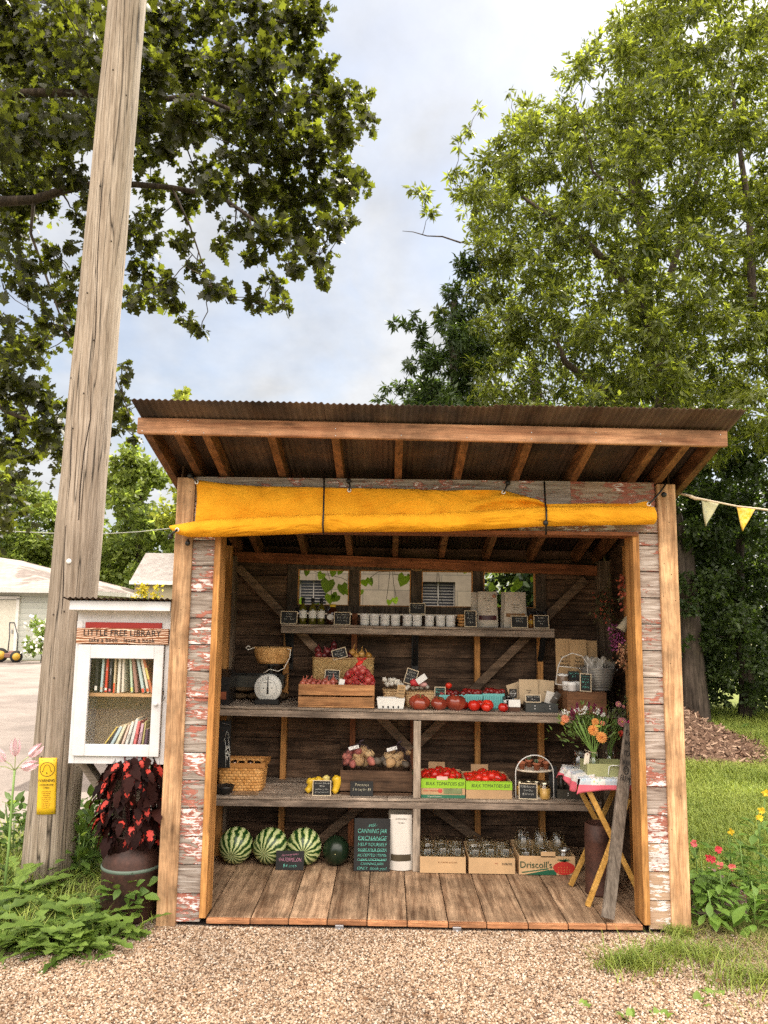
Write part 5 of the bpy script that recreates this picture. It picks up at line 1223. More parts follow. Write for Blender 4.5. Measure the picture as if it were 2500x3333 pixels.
# ---------------------------------------------------------------- buildings
SIDE = plain((0.70, 0.71, 0.66), 0.6, 0.0, 0.05)
def siding_white():
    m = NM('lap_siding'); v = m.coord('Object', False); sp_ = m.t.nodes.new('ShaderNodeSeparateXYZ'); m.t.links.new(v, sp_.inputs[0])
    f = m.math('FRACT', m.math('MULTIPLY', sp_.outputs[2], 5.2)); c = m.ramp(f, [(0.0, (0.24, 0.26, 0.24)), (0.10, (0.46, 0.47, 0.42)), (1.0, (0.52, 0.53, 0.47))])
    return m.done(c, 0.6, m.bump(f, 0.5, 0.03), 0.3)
def shingle(c1, c2, s=4.0):
    m = NM('shingles'); v = m.coord('Object', False)
    br = m.t.nodes.new('ShaderNodeTexBrick'); m.t.links.new(m.n('Mapping', 0, Vector=v, Scale=(s, s, s*1.6), Rotation=(PI/2, 0, 0)), br.inputs['Vector'])
    br.inputs['Color1'].default_value = (*c1, 1); br.inputs['Color2'].default_value = (*c2, 1); br.inputs['Mortar'].default_value = (c1[0]*.5, c1[1]*.5, c1[2]*.5, 1); br.inputs['Scale'].default_value = 1.0; br.inputs['Mortar Size'].default_value = 0.012
    n = m.noise(v, 5, 5)
    return m.done(m.mix(1.0, br.outputs[0], m.ramp(n, [(0.3, 0.85), (0.7, 1.1)]), 'MULTIPLY'), 0.9)
gy = 22.0; gx1_ = at(175, 2050, gy).x; gx0_ = gx1_-8.0; ez = at(120, 1917, gy).z; gdep = 10.0
gar = thing('garage', 'white sided garage with a pale hipped roof across the driveway at the left edge', 'garage', ((gx0_+gx1_)/2, gy, 0))
b = MB(); hwx = 4.0; th_ = 0.12
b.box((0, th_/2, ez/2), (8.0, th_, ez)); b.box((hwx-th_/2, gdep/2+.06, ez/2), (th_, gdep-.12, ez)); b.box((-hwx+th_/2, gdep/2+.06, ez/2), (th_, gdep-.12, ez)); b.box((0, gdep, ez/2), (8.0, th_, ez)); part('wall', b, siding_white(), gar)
ov = 0.45; rzp = at(35, 1815, gy+4.4).z; ra, rb_ = 4.2, gdep-3.6
rv = [(-hwx-ov, -ov, ez), (hwx+ov, -ov, ez), (hwx+ov, gdep+ov, ez), (-hwx-ov, gdep+ov, ez), (-0.3, ra, rzp), (-0.3, rb_, rzp)]
b = MB(); b.add(rv, [(0, 1, 4), (1, 2, 5, 4), (2, 3, 5), (3, 0, 4, 5), (3, 2, 1, 0)]); part('roof', b, shingle((0.23, 0.19, 0.165), (0.31, 0.26, 0.23), 2.2), gar)
b = MB(); b.box((0, -ov-0.03, ez-0.06), (2*hwx+2*ov+.1, 0.06, 0.16)); b.box((hwx+ov+.03, gdep/2, ez-0.06), (0.06, gdep+2*ov, 0.16)); part('gutter', b, plain((0.55, 0.53, 0.50), 0.5), gar)
dxc = at(5, 2080, gy).x-gar.location.x; b = MB(); b.box((dxc, -0.03, 1.0), (0.9, 0.06, 2.0)); dr = part('door', b, plain((0.62, 0.58, 0.48), 0.6), gar)
b = MB(); b.box((dxc+0.38, -0.08, 0.95), (0.05, 0.05, 0.12)); part('handle', b, STEEL, dr)
b = MB(); b.box((dxc-0.5, -0.04, 1.03), (0.1, 0.08, 2.06)); b.box((dxc+0.5, -0.04, 1.03), (0.1, 0.08, 2.06)); b.box((dxc, -0.04, 2.08), (1.1, 0.08, 0.1)); part('door_frame', b, plain((0.75, 0.72, 0.66), 0.6), gar)
sy = 30.0; s0 = at(432, 1892, sy); s1 = at(476, 1800, sy+1.8)
shx0 = at(436, 1950, sy).x
shd = thing('shed', 'small tan shed with a light grey shingle roof seen between pole and stand', 'shed', (shx0+3.0, sy, 0))
b = MB(); b.box((0, 1.8, s0.z/2), (6.0, 3.6, s0.z)); part('wall', b, plain((0.34, 0.29, 0.20), 0.9, 0.0, 0.1), shd)
b = MB(); b.prism([(-0.25, s0.z-0.02), (1.8, s1.z), (3.85, s0.z-0.02)], 6.3, 'x'); part('roof', b, shingle((0.24, 0.21, 0.195), (0.31, 0.28, 0.26), 2.4), shd)
b = MB(); b.box((0, -0.27, s0.z-0.06), (6.3, 0.06, 0.16)); part('eave_board', b, plain((0.7, 0.68, 0.64), 0.6), shd)
# mower against the garage
mw = thing('push_mower', 'old push mower with a yellow hubbed wheel parked by the garage door', 'mower', (at(38, 2158, 20.8).x, 20.8, 0))
b = MB(); b.box((0, 0, 0.22), (0.42, 0.5, 0.16), bev=0.03); b.lathe([(0.0001, .36), (.10, .36), (.12, .30), (.12, .28)], 14); part('deck', b, plain((0.20, 0.10, 0.08), 0.5), mw)
for (x, r_) in ((0.26, 0.19), (-0.26, 0.23)):
    w_ = part('wheel', MB().lathe([(0.05, -0.03), (r_, -0.03), (r_, 0.03), (0.05, 0.03)], 20, rot=(PI/2, 0, R_(25))), plain((0.02, 0.02, 0.02), 0.7), mw, (x, -0.26, r_))
    part('hub', MB().lathe([(0.0001, -0.045), (r_*0.62, -0.04), (r_*0.62, 0.04), (0.0001, 0.045)], 16, rot=(PI/2, 0, R_(25))), plain((0.60, 0.36, 0.05), 0.5), w_)
b = MB(); b.tube([(-0.2, 0.1, 0.3), (-0.28, 0.3, 0.8), (-0.36, 0.4, 1.25)], 0.02, 6); b.tube([(0.1, 0.1, 0.3), (-0.0, 0.3, 0.8), (-0.2, 0.4, 1.25)], 0.02, 6); b.tube([(-0.36, .4, 1.25), (-0.2, .4, 1.25)], 0.022, 6); part('handlebar', b, plain((0.05, 0.05, 0.05), 0.5), mw)
def bush(name, label, px, py, Y, w_, h_, n, mat, flower=None, lf=0.1, cat='bush'):
    c = atz(px, py, 0) if Y is None else Vector((at(px, py, Y).x, Y, 0)); cl_ = [(c.x+rng.normal()*w_*0.3, c.y+rng.normal()*w_*0.25, rng.uniform(0.15, 0.85)*h_, w_*0.28, n/10) for k in range(12)]
    o = tree(name, label, cat, c, (c.x, c.y, h_*0.6), 0.02, cl_, OVAL, lf, mat, 1.0, 0.4, 0.1, twigs=False)
    if flower: 
        m_ = 120; k = rng.integers(0, 12, m_); C = np.array([cl_[i][:3] for i in k])-np.array(c)+unit(rng.normal(size=(m_, 3))+np.array([0, -0.6, 0.3]))*w_*0.3
        V, l_, t2 = leaves(C, rng.normal(size=(m_, 3)), np.tile(np.array([[0, -1, .3]]), (m_, 1)), np.full(m_, lf*1.0), OVAL); link('blossoms', fast_mesh('blossoms', V, l_, t2, plain(flower, 0.7)), o)
    return o
bush('flowering_bush', 'bright green bush with white blossoms beside the garage wall', 132, 2150, 20.6, 1.0, 1.65, 900, leafmat((0.12, 0.2, 0.03), (0.26, 0.38, 0.07), (0.4, 0.5, 0.08), 0.35, 0.6, 3.0), (0.8, 0.8, 0.7), 0.13)
c = at(482, 1990, 2.2); gr_ = thing('goldenrod', 'yellow blossoming stems rising behind the roof of the little library', 'flower', (c.x, 2.2, 0)); b = MB(); Cs = []
for k in range(11):
    px, py = rng.uniform(445, 520), rng.uniform(1905, 1950); q = at(px, py, 2.2)-gr_.location; b.tube([(rng.normal()*.05, 0, 0), (q.x*0.5, 0, q.z*0.6), q], 0.004, 5)
    for j in range(16): Cs.append(np.array(q)+rng.normal(size=3)*np.array([.02, .02, .022]))
part('stems', b, plain((0.16, 0.22, 0.06), 0.7), gr_); Cs = np.array(Cs)
V, l_, t2 = leaves(Cs, rng.normal(size=Cs.shape), rng.normal(size=Cs.shape)+np.array([0, -1, 0]), np.full(len(Cs), 0.03), OVAL); link('blossoms', fast_mesh('blossoms', V, l_, t2, leafmat((0.55, 0.45, 0.02), (0.8, 0.65, 0.05), (0.7, 0.6, 0.05), 0.3, 0.6, 9.0)), gr_)
# concrete block building behind the stand
by = 5.4; ax, bxx = at(700, 1900, by).x, at(1562, 1900, by).x
blk = thing('block_building', 'grey concrete block building seen through the rear windows of the stand', 'building', ((ax+bxx)/2, by, 0))
def block_mat():
    m = NM('concrete_block'); v = m.coord('Object', False); br = m.t.nodes.new('ShaderNodeTexBrick'); m.t.links.new(m.n('Mapping', 0, Vector=v, Rotation=(PI/2, 0, 0)), br.inputs['Vector'])
    br.inputs['Color1'].default_value = (0.14, 0.112, 0.085, 1); br.inputs['Color2'].default_value = (0.19, 0.155, 0.115, 1); br.inputs['Mortar'].default_value = (0.10, 0.085, 0.065, 1)
    br.inputs['Scale'].default_value = 1.0; br.inputs['Brick Width'].default_value = 0.40; br.inputs['Row Height'].default_value = 0.20; br.inputs['Mortar Size'].default_value = 0.006
    return m.done(m.mix(1.0, br.outputs[0], m.ramp(m.noise(v, 6, 6, 0.7), [(0.3, 0.75), (0.7, 1.12)]), 'MULTIPLY'), 0.9, m.bump(br.outputs['Fac'], -0.4, 0.01))
wd = bxx-ax; b = MB()
holes = []
for (p0, p1, q0, q1) in ((975, 1062, 1888, 1985), (1373, 1482, 1900, 1992)):
    A, B_ = at(p0, q0, by), at(p1, q1, by); holes.append((A.x-blk.location.x, B_.x-blk.location.x, B_.z, A.z))
xs_ = [-wd/2, holes[0][0], holes[0][1], holes[1][0], holes[1][1], wd/2]; H3 = 2.75
zl_, zh_ = min(h[2] for h in holes), max(h[3] for h in holes)
for i in (0, 2, 4): b.box(((xs_[i]+xs_[i+1])/2, 0.1, (zl_+zh_)/2), (xs_[i+1]-xs_[i], 0.2, zh_-zl_))
b.box((0, 0.1, zl_/2), (wd, 0.2, zl_)); b.box((0, 0.1, (zh_+H3)/2), (wd, 0.2, H3-zh_))
b.box((-wd/2+.1, 2.2, H3/2), (0.2, 4.0, H3)); b.box((wd/2-.1, 2.2, H3/2), (0.2, 4.0, H3)); b.box((0, 4.3, H3/2), (wd, 0.2, H3)); part('wall', b, block_mat(), blk)
b = MB(); b.box((0, 2.15, H3+0.06), (wd+0.3, 4.8, 0.12)); part('roof', b, plain((0.25, 0.22, 0.2), 0.9), blk)
for (xa, xb, za, zb_) in holes:
    za = zl_; zb_ = zh_
    b = MB(); b.box(((xa+xb)/2, 0.12, (za+zb_)/2), (xb-xa, 0.02, zb_-za)); w_ = part('window', b, plain((0.025, 0.025, 0.03), 0.15), blk)
    b = MB()
    for k in range(1, 10): z_ = za+(zb_-za)*k/10; b.box(((xa+xb)/2, 0.10, z_), (xb-xa, 0.012, 0.008))
    for k in (0.02, 0.5, 0.98): b.box((xa+(xb-xa)*k, 0.095, (za+zb_)/2), (0.014, 0.02, zb_-za))
    part('louvre', b, plain((0.22, 0.2, 0.18), 0.6), w_)
b = MB(); q = at(1110, 1878, 4.9); 
# vine with heart shaped leaves hanging behind the windows
VN = leafmat((0.08, 0.16, 0.012), (0.24, 0.42, 0.03), (0.42, 0.62, 0.05), 0.55, 0.45, 5.0)
vy = 1.66
vine = thing('climbing_vine', 'vine with bright heart-shaped leaves hanging on strings outside the rear windows', 'vine', (at(1250, 1900, vy).x, vy, 0))
hl = [(1000, 1862, 15), (968, 1880, 18), (975, 1955, 18), (1050, 1872, 20), (1085, 1862, 18), (1112, 1858, 18), (1070, 1900, 34), (1075, 1945, 26), (1112, 1912, 28), (1100, 1945, 24), (1125, 1925, 14), (1030, 1970, 14), (1012, 1850, 12),
      (1188, 1895, 24), (1203, 1890, 20), (1318, 1884, 30), (1335, 1875, 16), (1175, 1925, 16), (1268, 1958, 14), (1284, 1952, 16), (1608, 1913, 24), (1692, 1903, 32), (1672, 1918, 14), (1625, 1975, 16), (1735, 1885, 12), (1520, 1858, 14), (1660, 1990, 20)]
n = len(hl); C = []; S = []
for (px, py, s_) in hl: q = at(px, py-s_*0.4, vy+rng.normal()*0.03); C.append(np.array(q-vine.location)); S.append(s_*mpp(vy)*1.4)
A = np.tile(np.array([[0, 0, -1.0]]), (n, 1))+rng.normal(size=(n, 3))*0.3; N_ = np.tile(np.array([[0, -1.0, 0.1]]), (n, 1))+rng.normal(size=(n, 3))*0.35
V, l_, t2 = leaves(np.array(C), A, N_, np.array(S), HEART); link('leaves', fast_mesh('leaves', V, l_, t2, VN), vine)
b = MB()
for path in ([(1270, 1855), (1265, 1900), (1258, 1950)], [(1278, 1855), (1281, 1900), (1290, 1945)], [(1423, 1864), (1421, 1920), (1428, 1970)], [(1428, 1864), (1432, 1920), (1440, 1965)], [(1270, 1860), (1230, 1862), (1205, 1880)], [(1278, 1868), (1300, 1872), (1318, 1880)], [(1625, 1912), (1660, 1905), (1690, 1898)], [(1575, 1930), (1600, 1920), (1625, 1912)], [(990, 1840), (1030, 1862), (1060, 1870), (1110, 1880), (1130, 1890)], [(1060, 1840), (1075, 1890), (1080, 1950)]):
    b.tube([at(x, y, vy)-vine.location for x, y in path], 0.0022, 5)
part('stems', b, plain((0.10, 0.09, 0.05), 0.8), vine)
# ================================================================== goods on the shelves
def X(px, py, Y): return at(px, py, Y).x
def rowY(px, py, z): return atz(px, py, z).y
def chalk(px0, px1, py0, py1, Y, lines, label, z=None, lean=8, roll=0, frame=True, bg_=None, name='chalkboard_sign', rz=0, mat=CHALK):
    """small framed slate sign; lines = [(text, height fraction, material)]"""
    c = at((px0+px1)/2, py1, Y); w_ = (px1-px0)*mpp(Y); h = (py1-py0)*mpp(Y)
    o = thing(name, label, 'sign', (c.x, Y, c.z if z is None else z+0.001), rot=(R_(-lean), R_(roll), R_(rz)))
    b = MB(); b.box((0, 0, h/2), (w_, 0.004, h), bev=0.001); part('slate', b, bg_ or SLATE, o)
    if frame:
        f = 0.0045; b = MB()
        for (p, d) in (((0, -0.001, f/2), (w_, 0.009, f)), ((0, -0.001, h-f/2), (w_, 0.009, f)), ((-w_/2+f/2, -0.001, h/2), (f, 0.009, h-2*f)), ((w_/2-f/2, -0.001, h/2), (f, 0.009, h-2*f))): b.box(p, d)
        part('frame', b, CREAM, o)
    y = 0.9*h; tot = sum(l_[1] for l_ in lines)
    for l_ in lines:
        hh = l_[1]*h; y -= hh/2
        t = text(o, l_[0], (0, -0.0026, y), hh*0.95, l_[2] if len(l_) > 2 else mat, shear=0.15, ext=0.0003, off=-hh*0.022)
        tw = max((v.co.x for v in t.data.vertices), default=0)-min((v.co.x for v in t.data.vertices), default=0)
        if tw > w_*0.80: t.scale[0] = w_*0.80/tw
        y -= hh*0.10
        if len(l_) > 3: t.rotation_euler = (PI/2, R_(l_[3]), 0)
        y -= hh/2
    return o
def place(name, label, cat, me, mats_parts, loc, rot=(0, 0, 0), group=None, scale=1.0):
    o = link(name, me, None, loc, rot); tag(o, label, cat, group)
    o.scale = scale if isinstance(scale, tuple) else (scale,)*3; return o

# ---------------------------------------------------------------- top shelf
TY = 1.22
OIL = plain((0.11, 0.10, 0.012), 0.08, 0.0, 0.1, 0.7)
for i, px in enumerate((984, 1016, 1044)):
    x = X(px, 2025, TY); o = thing('oil_bottle', ('leftmost olive oil bottle on the top shelf, next to the chalkboard', 'middle olive oil bottle of the three on the top shelf', 'right olive oil bottle, beside the yellow capped honey jar')[i], 'bottle', (x, TY+0.02, ztop(x)), group='olive oil bottles')
    part('bottle_glass', MB().lathe([(0.0001, 0), (0.026, 0), (0.028, 0.004), (0.028, 0.105), (0.024, 0.125), (0.012, 0.142), (0.0105, 0.165), (0.0001, 0.165)], 20), OIL, o)
    part('label', MB().lathe([(0.0286, 0.045), (0.0286, 0.098)], 20), WHITE, o)
    part('cap', MB().lathe([(0.0125, 0.152), (0.013, 0.16), (0.013, 0.19), (0.0001, 0.19)], 14), BLACK, o)
x = X(1081, 2028, TY); o = thing('honey_jar', 'dark honey jar with a bright yellow cap and oval white label', 'jar', (x, TY+0.03, ztop(x)))
part('jar_glass', MB().lathe([(0.0001, 0), (0.036, 0), (0.040, 0.008), (0.041, 0.085), (0.034, 0.108), (0.020, 0.122), (0.02, 0.13), (0.0001, 0.13)], 24), plain((0.05, 0.015, 0.006), 0.08, 0.0, 0.1, 0.7), o)
part('cap', MB().lathe([(0.024, 0.128), (0.024, 0.148), (0.0001, 0.148)], 18), plain((0.75, 0.50, 0.03), 0.4), o)
part('label', MB().ball((-0.012, -0.039, 0.055), 0.026, 16, 10, sc3=(1, 0.12, 0.85)), WHITE, o)
wj = [(0.0001, 0), (0.031, 0), (0.033, 0.003), (0.033, 0.062), (0.031, 0.066)]; first = None
for i, px in enumerate((1187, 1219, 1253, 1287, 1326, 1358, 1398, 1434, 1467)):
    x = X(px, 2030, TY-0.01)
    if first is None:
        o = thing('white_jar', 'x', 'jar'); jb = part('jar_body', MB().lathe(wj, 20), plain((0.74, 0.74, 0.73), 0.45, 0.0, 0.04), o)
        part('jar_lid', MB().lathe([(0.034, 0.064), (0.0345, 0.067), (0.0345, 0.080), (0.032, 0.083), (0.0001, 0.083)], 20), plain((0.82, 0.82, 0.82), 0.35, 0.0, 0.03), o)
        t_ = text(jb, 'SOY WAX', (0, -0.0338, 0.04), 0.009, plain((0.3, 0.3, 0.3), 0.8)); first = o; first_l = [c for c in (jb,)]
    else:
        o = first.copy(); col.objects.link(o)
        for ch in first_children:
            c = ch.copy(); col.objects.link(c); c.parent = o
            for g in ch.children:
                d = g.copy(); col.objects.link(d); d.parent = c
    if i == 0: first_children = list(o.children)
    o.location = (x, TY-0.01, ztop(x)); o.rotation_euler = (0, 0, rng.uniform(-.3, .3)); tag(o, ('first of the nine white lidded jars, counted from the honey sign', 'second white lidded jar in the row under the rear windows', 'third white lidded jar in the row under the rear windows', 'fourth white lidded jar, left of the wider gap in the row', 'fifth white lidded jar, just right of the wider gap', 'sixth white lidded jar, below the small dark sign', 'seventh white lidded jar, right of the small dark sign', 'eighth white lidded jar in the row, second from the wooden bowls', 'last white lidded jar, beside the stack of wooden bowls')[i], 'jar', 'white lidded jars on the top shelf')
for i in range(4):
    x = X(1503+[-2, 0, 2, 1][3-i], 2030, TY-0.01)
    b = MB(); b.lathe([(0.0001, 0.0), (0.020, 0.001), (0.031, 0.010), (0.034, 0.022), (0.031, 0.022), (0.026, 0.012), (0.0001, 0.006)], 22)
    solo('wooden_bowl', b, plain((0.50, 0.26, 0.09), 0.5), ('bottom', 'second from the bottom', 'third from the bottom', 'topmost')[i]+' bowl in the stack of tiny wooden bowls', 'bowl', (x+0.003*math.sin(i*2.3), TY-0.01, ztop(x)+0.0005+0.0225*i), (0, 0, 0), 'tiny stacked wooden bowls')
chalk(913, 967, 1988, 2029, 1.17, [('Simple', .2), ('Syrups', .2), ('$6     $10', .2)], 'chalkboard at the left end of the top shelf', ztop(-.95))
chalk(1087, 1140, 1990, 2031, 1.17, [('Local Honey', .2), ('$10 | $14', .22), ('small | large', .18)], 'chalkboard covering half of the honey jar', ztop(-.55))
chalk(1333, 1384, 1960, 1996, 1.235, [('Soy Candles', .2), ('$12 each', .2)], 'dark chalkboard balanced on the lids of the white jars', ztop(0)+0.084)
chalk(1512, 1551, 1986, 2039, 1.165, [('Salt Pine', .13), ('Bowls', .13), ('$6 each', .13), ('or', .1), ('2/$10', .15)], 'narrow upright chalkboard between wooden bowls and white pouch', ztop(.35))
chalk(1664, 1718, 2005, 2044, 1.165, [('Granola', .22), ('$9 bag', .22)], 'chalkboard in front of the right white pouch on the top shelf', ztop(.7))
chalk(1738, 1787, 2005, 2047, 1.165, [('Vanilla', .22), ('Extract', .2), ('$8', .2)], 'chalkboard in front of the amber bottles at the right end of the top shelf', ztop(.85))
def pouch(px0, px1, py0, Y, zb, label, mat, band=None, parts_txt=(), name='pouch', rz=0, lean=0, depth=0.05):
    cx_ = (px0+px1)/2; x = X(cx_, py0+50, Y); w_ = (px1-px0)*mpp(Y); h = at(cx_, py0, Y).z-zb
    o = thing(name, label, 'pouch', (x, Y, zb+0.001), rot=(R_(-lean), 0, R_(rz)))
    def fn(sg):
        def f(u, v):
            ww = w_/2*(0.94+0.06*math.cos(v*PI)); xx = (u-0.5)*2
            th_ = depth*0.5*(1-v)**0.7*(1-abs(xx)**2.5)*0.95+0.0012+0.006*math.sin(v*PI)*(1-xx*xx)
            return Vector((xx*ww, sg*th_+0.002*math.sin(u*9+v*7), h*v))
        return f
    b = MB(); b.grid(fn(-1), 12, 14); b.grid(fn(1), 12, 14); b.add([fn(-1)(i/12, 0) for i in range(13)]+[fn(1)(i/12, 0) for i in range(13)], [(i, i+1, 14+i, 13+i) for i in range(12)]); 
    b.box((0, 0, h*0.925), (w_*0.985, 0.0075, 0.003)); part('bag', b, mat, o)
    if band: b = MB(); b.grid(lambda u, v: fn(-1)(0.08+0.84*u, band[0]+band[1]*v)+Vector((0, -0.002, 0)), 10, 3); part('window', b, band[2], o)
    for (s, fz, sz) in parts_txt:
        yy = fn(-1)(0.5, fz).y; t = text(o, s, (0, yy-0.003, h*fz), sz*h, plain((0.10, 0.08, 0.06), 0.8)); tw = max(v.co.x for v in t.data.vertices)*2
        if tw > w_*0.8: t.scale[0] = w_*0.8/tw
    return o
PW = plain((0.60, 0.54, 0.46), 0.7, 0.0, 0.08, 0.3, 0.3)
pouch(1531, 1572, 1928, 1.30, ztop(.4), 'pale pouch standing behind the one with a dark window', PW)
pouch(1553, 1621, 1926, 1.24, ztop(.5), 'pale pouch with a dark red window band on the top shelf', PW, (0.20, 0.13, plain((0.07, 0.02, 0.025), 0.3)), (('HAND HARVESTED', .80, .032), ('WILD RICE', .74, .032), ('one pound', .62, .03), ('organic', .5, .03), ('locally grown', .44, .026)))
pouch(1629, 1680, 1928, 1.30, ztop(.6), 'pale pouch standing behind the pouch with granola windows', PW)
pouch(1640, 1715, 1928, 1.24, ztop(.68), 'pale pouch with round printed emblem and orange granola windows', PW, (0.30, 0.10, plain((0.42, 0.20, 0.06), 0.5, 0.0, 0.5)), (('Homemade', .64, .045), ('GRANOLA', .57, .04), ('maple nut', .50, .03)))
x = X(1609, 1938, 1.22); solo('pouch_sticker', MB().lathe([(0.0001, 0.0015), (0.0145, 0.0015), (0.0148, 0)], 20, rot=(PI/2, 0, 0)), plain((0.45, 0.22, 0.14), 0.6), 'round brown sticker on the upper right corner of the wild rice pouch', 'sticker', (x, 1.2285, at(1609, 1940, 1.22).z))
AMB = plain((0.30, 0.10, 0.01), 0.08, 0.0, 0.2, 0.7)
for i, (px, Y) in enumerate(((1728, 1.25), (1752, 1.24), (1776, 1.25), (1740, 1.32), (1765, 1.33))):
    x = X(px, 2040, Y); o = thing('amber_bottle', ('left front', 'middle front', 'right front', 'left rear', 'right rear')[i]+' small amber bottle at the right end of the top shelf', 'bottle', (x, Y, ztop(x)), group='small amber bottles')
    part('bottle_glass', MB().lathe([(0.0001, 0), (0.021, 0), (0.022, 0.004), (0.022, 0.070), (0.012, 0.092), (0.010, 0.10), (0.0001, 0.10)], 16), AMB, o)
    part('label', MB().lathe([(0.0224, 0.030), (0.0224, 0.058)], 16), plain((0.70, 0.42, 0.05), 0.5), o)
    part('cap', MB().lathe([(0.012, 0.098), (0.012, 0.122), (0.0001, 0.122)], 12), BLACK, o)

# ---------------------------------------------------------------- middle shelf
# framed notice on the left wall
sy0, sy1 = 0.50, 1.04; z0_, z1_ = at(735, 2140, 1.04).z, at(735, 1905, 1.04).z
o = thing('framed_notice', 'black framed paper notice hanging on the inner left wall', 'notice', (-1.405, (sy0+sy1)/2, (z0_+z1_)/2))
W_, H_2 = sy1-sy0, z1_-z0_; b = MB()
for (p, d) in (((0, 0, H_2/2), (0.02, W_, 0.03)), ((0, 0, -H_2/2), (0.02, W_, 0.03)), ((0, W_/2, 0), (0.02, 0.03, H_2-.03)), ((0, -W_/2, 0), (0.02, 0.03, H_2-.03))): b.box(p, d)
part('frame', b, BLACK, o); b = MB(); b.box((-0.002, 0, 0), (0.008, W_-.03, H_2-.03)); part('paper', b, plain((0.5, 0.48, 0.44), 0.8), o)
for i, s in enumerate(('Welcome to our', 'FARM STAND', 'honor system', 'please use the', 'cash box below', 'or pay by phone', 'thank you!')): text(o, s, (0.003, 0, H_2*0.38-i*H_2*0.125), 0.062, INK, rot=(PI/2, 0, PI/2))
b = MB(); b.prism([(-0.13, 0), (0.13, 0), (0.13, 0.17), (0.02, 0.225), (-0.10, 0.18), (-0.13, 0.13)], 0.12, 'x'); x = X(722, 2290, .95)
cbx = solo('cash_box', b, plain((0.02, 0.018, 0.018), 0.35), 'black box with an angled top at the far left of the middle shelf', 'cash box', (x, 1.0, zmid(x)))
b = MB(); b.box((0.0, -0.132, 0.06), (0.09, 0.003, 0.05)); part('sticker', b, plain((0.25, 0.07, 0.03), 0.6, 0.0, 0.6), cbx)
b = MB(); xa, xb = X(752, 2200, 1.22), X(925, 2200, 1.22); tz0, tz1 = at(840, 2236, 1.22).z, at(840, 2196, 1.22).z; w_ = xb-xa
for (p, d) in (((0, 0, 0.004), (w_, 0.17, 0.004)), ((0, -0.085, (tz1-tz0)/2), (w_, 0.003, tz1-tz0)), ((0, 0.085, (tz1-tz0)/2), (w_, 0.003, tz1-tz0)), ((-w_/2, 0, (tz1-tz0)/2), (0.003, 0.17, tz1-tz0)), ((w_/2, 0, (tz1-tz0)/2), (0.003, 0.17, tz1-tz0))): b.box(p, d)
b.tube([(-w_/2, -0.087, tz1-tz0), (w_/2, -0.087, tz1-tz0)], 0.004, 6); b.tube([(w_/2, -0.03, tz1-tz0), (w_/2+.04, -0.03, tz1-tz0+.012), (w_/2+.04, .03, tz1-tz0+.012), (w_/2, .03, tz1-tz0)], 0.003, 6)
solo('metal_tray', b, plain((0.11, 0.11, 0.10), 0.35, 0.7), 'long dark galvanised tray resting on paper bags behind the scale', 'tray', ((xa+xb)/2, 1.27, tz0))
for i, (px, w_, h, dz) in enumerate(((775, .16, .05, 0), (835, .17, .052, 0), (905, .15, .05, 0), (790, .20, .045, .052), (880, .19, .045, .054))):
    x = X(px, 2260, 1.2); b = MB(); b.ball((0, 0, h/2), 1.0, 14, 8, sc3=(w_/2, 0.10, h/2), fn=lambda t, a: 1+0.05*math.sin(5*a)); solo('paper_bag', b, plain((0.13, 0.085, 0.045), 0.85, 0.0, 0.3, 0.2, 0.5, 25.0), 'folded brown paper bag '+('bottom left', 'bottom middle', 'bottom right', 'upper left', 'upper right')[i]+' in the pile under the metal tray', 'paper bag', (x, 1.25, zmid(x)+dz), group='folded brown paper bags')
# dial scale with wicker pan
SY = 0.97; x = X(871, 2290, SY); z = zmid(x); sc_o = thing('kitchen_scale', 'black dial scale with a round white face under a wicker basket', 'scale', (x, SY, z))
dz_ = at(873, 2238, SY).z-z; dr_ = 44*mpp(SY)
b = MB(); b.box((0, 0.03, 0.018), (0.168, 0.16, 0.036), bev=0.005); b.add([(-.072, -.02, .03), (.072, -.02, .03), (.072, .10, .03), (-.072, .10, .03), (-.06, 0.0, .205), (.06, 0.0, .205), (.06, .08, .205), (-.06, .08, .205)], [(0, 1, 5, 4), (1, 2, 6, 5), (2, 3, 7, 6), (3, 0, 4, 7), (4, 5, 6, 7)]); part('scale_body', b, BLACK, sc_o)
dial = part('dial', MB().lathe([(0.0001, 0.010), (dr_-.003, 0.010), (dr_, 0.006), (dr_, -0.012)], 48, rot=(PI/2, 0, 0)), plain((0.72, 0.72, 0.68), 0.35, 0.0, 0.05), sc_o, (0.004, -0.028, dz_))
b = MB(); b.tube([(0.62*dr_*math.cos(a), -0.0112, 0.62*dr_*math.sin(a)) for a in np.linspace(0, 2*PI, 41)], 0.0007, 5, cap=False); b.tube([(0.96*dr_*math.cos(a), -0.0108, 0.96*dr_*math.sin(a)) for a in np.linspace(0, 2*PI, 41)], 0.001, 5, cap=False)
for k in range(48): a = 2*PI*k/48; r0 = 0.86 if k % 2 else 0.84; b.beam((r0*dr_*math.cos(a), -0.0108, r0*dr_*math.sin(a)), (0.90*dr_*math.cos(a), -0.0108, 0.90*dr_*math.sin(a)), 0.0012, 0.0008, (0, 1, 0))
part('dial_ring', b, INK, dial)
for k in range(24): a = PI/2-2*PI*k/24; text(dial, str(k) if k else '24', (0.74*dr_*math.cos(a), -0.0112, 0.74*dr_*math.sin(a)), 0.011, INK)
text(dial, 'FARM SCALE', (0, -0.0112, 0.38*dr_), 0.009, INK, sx=1.2)
b = MB(); b.prism([(-0.006, -0.40*dr_), (0.007, -0.40*dr_), (0.001, 0.93*dr_), (-0.001, 0.93*dr_)], 0.003, 'y', (0, -0.014, 0)); b.ball((-.3*dr_, -.011, 0), .0035, 8, 6); b.ball((.3*dr_, -.011, 0), .0035, 8, 6); part('needle', b, INK, dial)
zb = at(880, 2160, SY).z-z
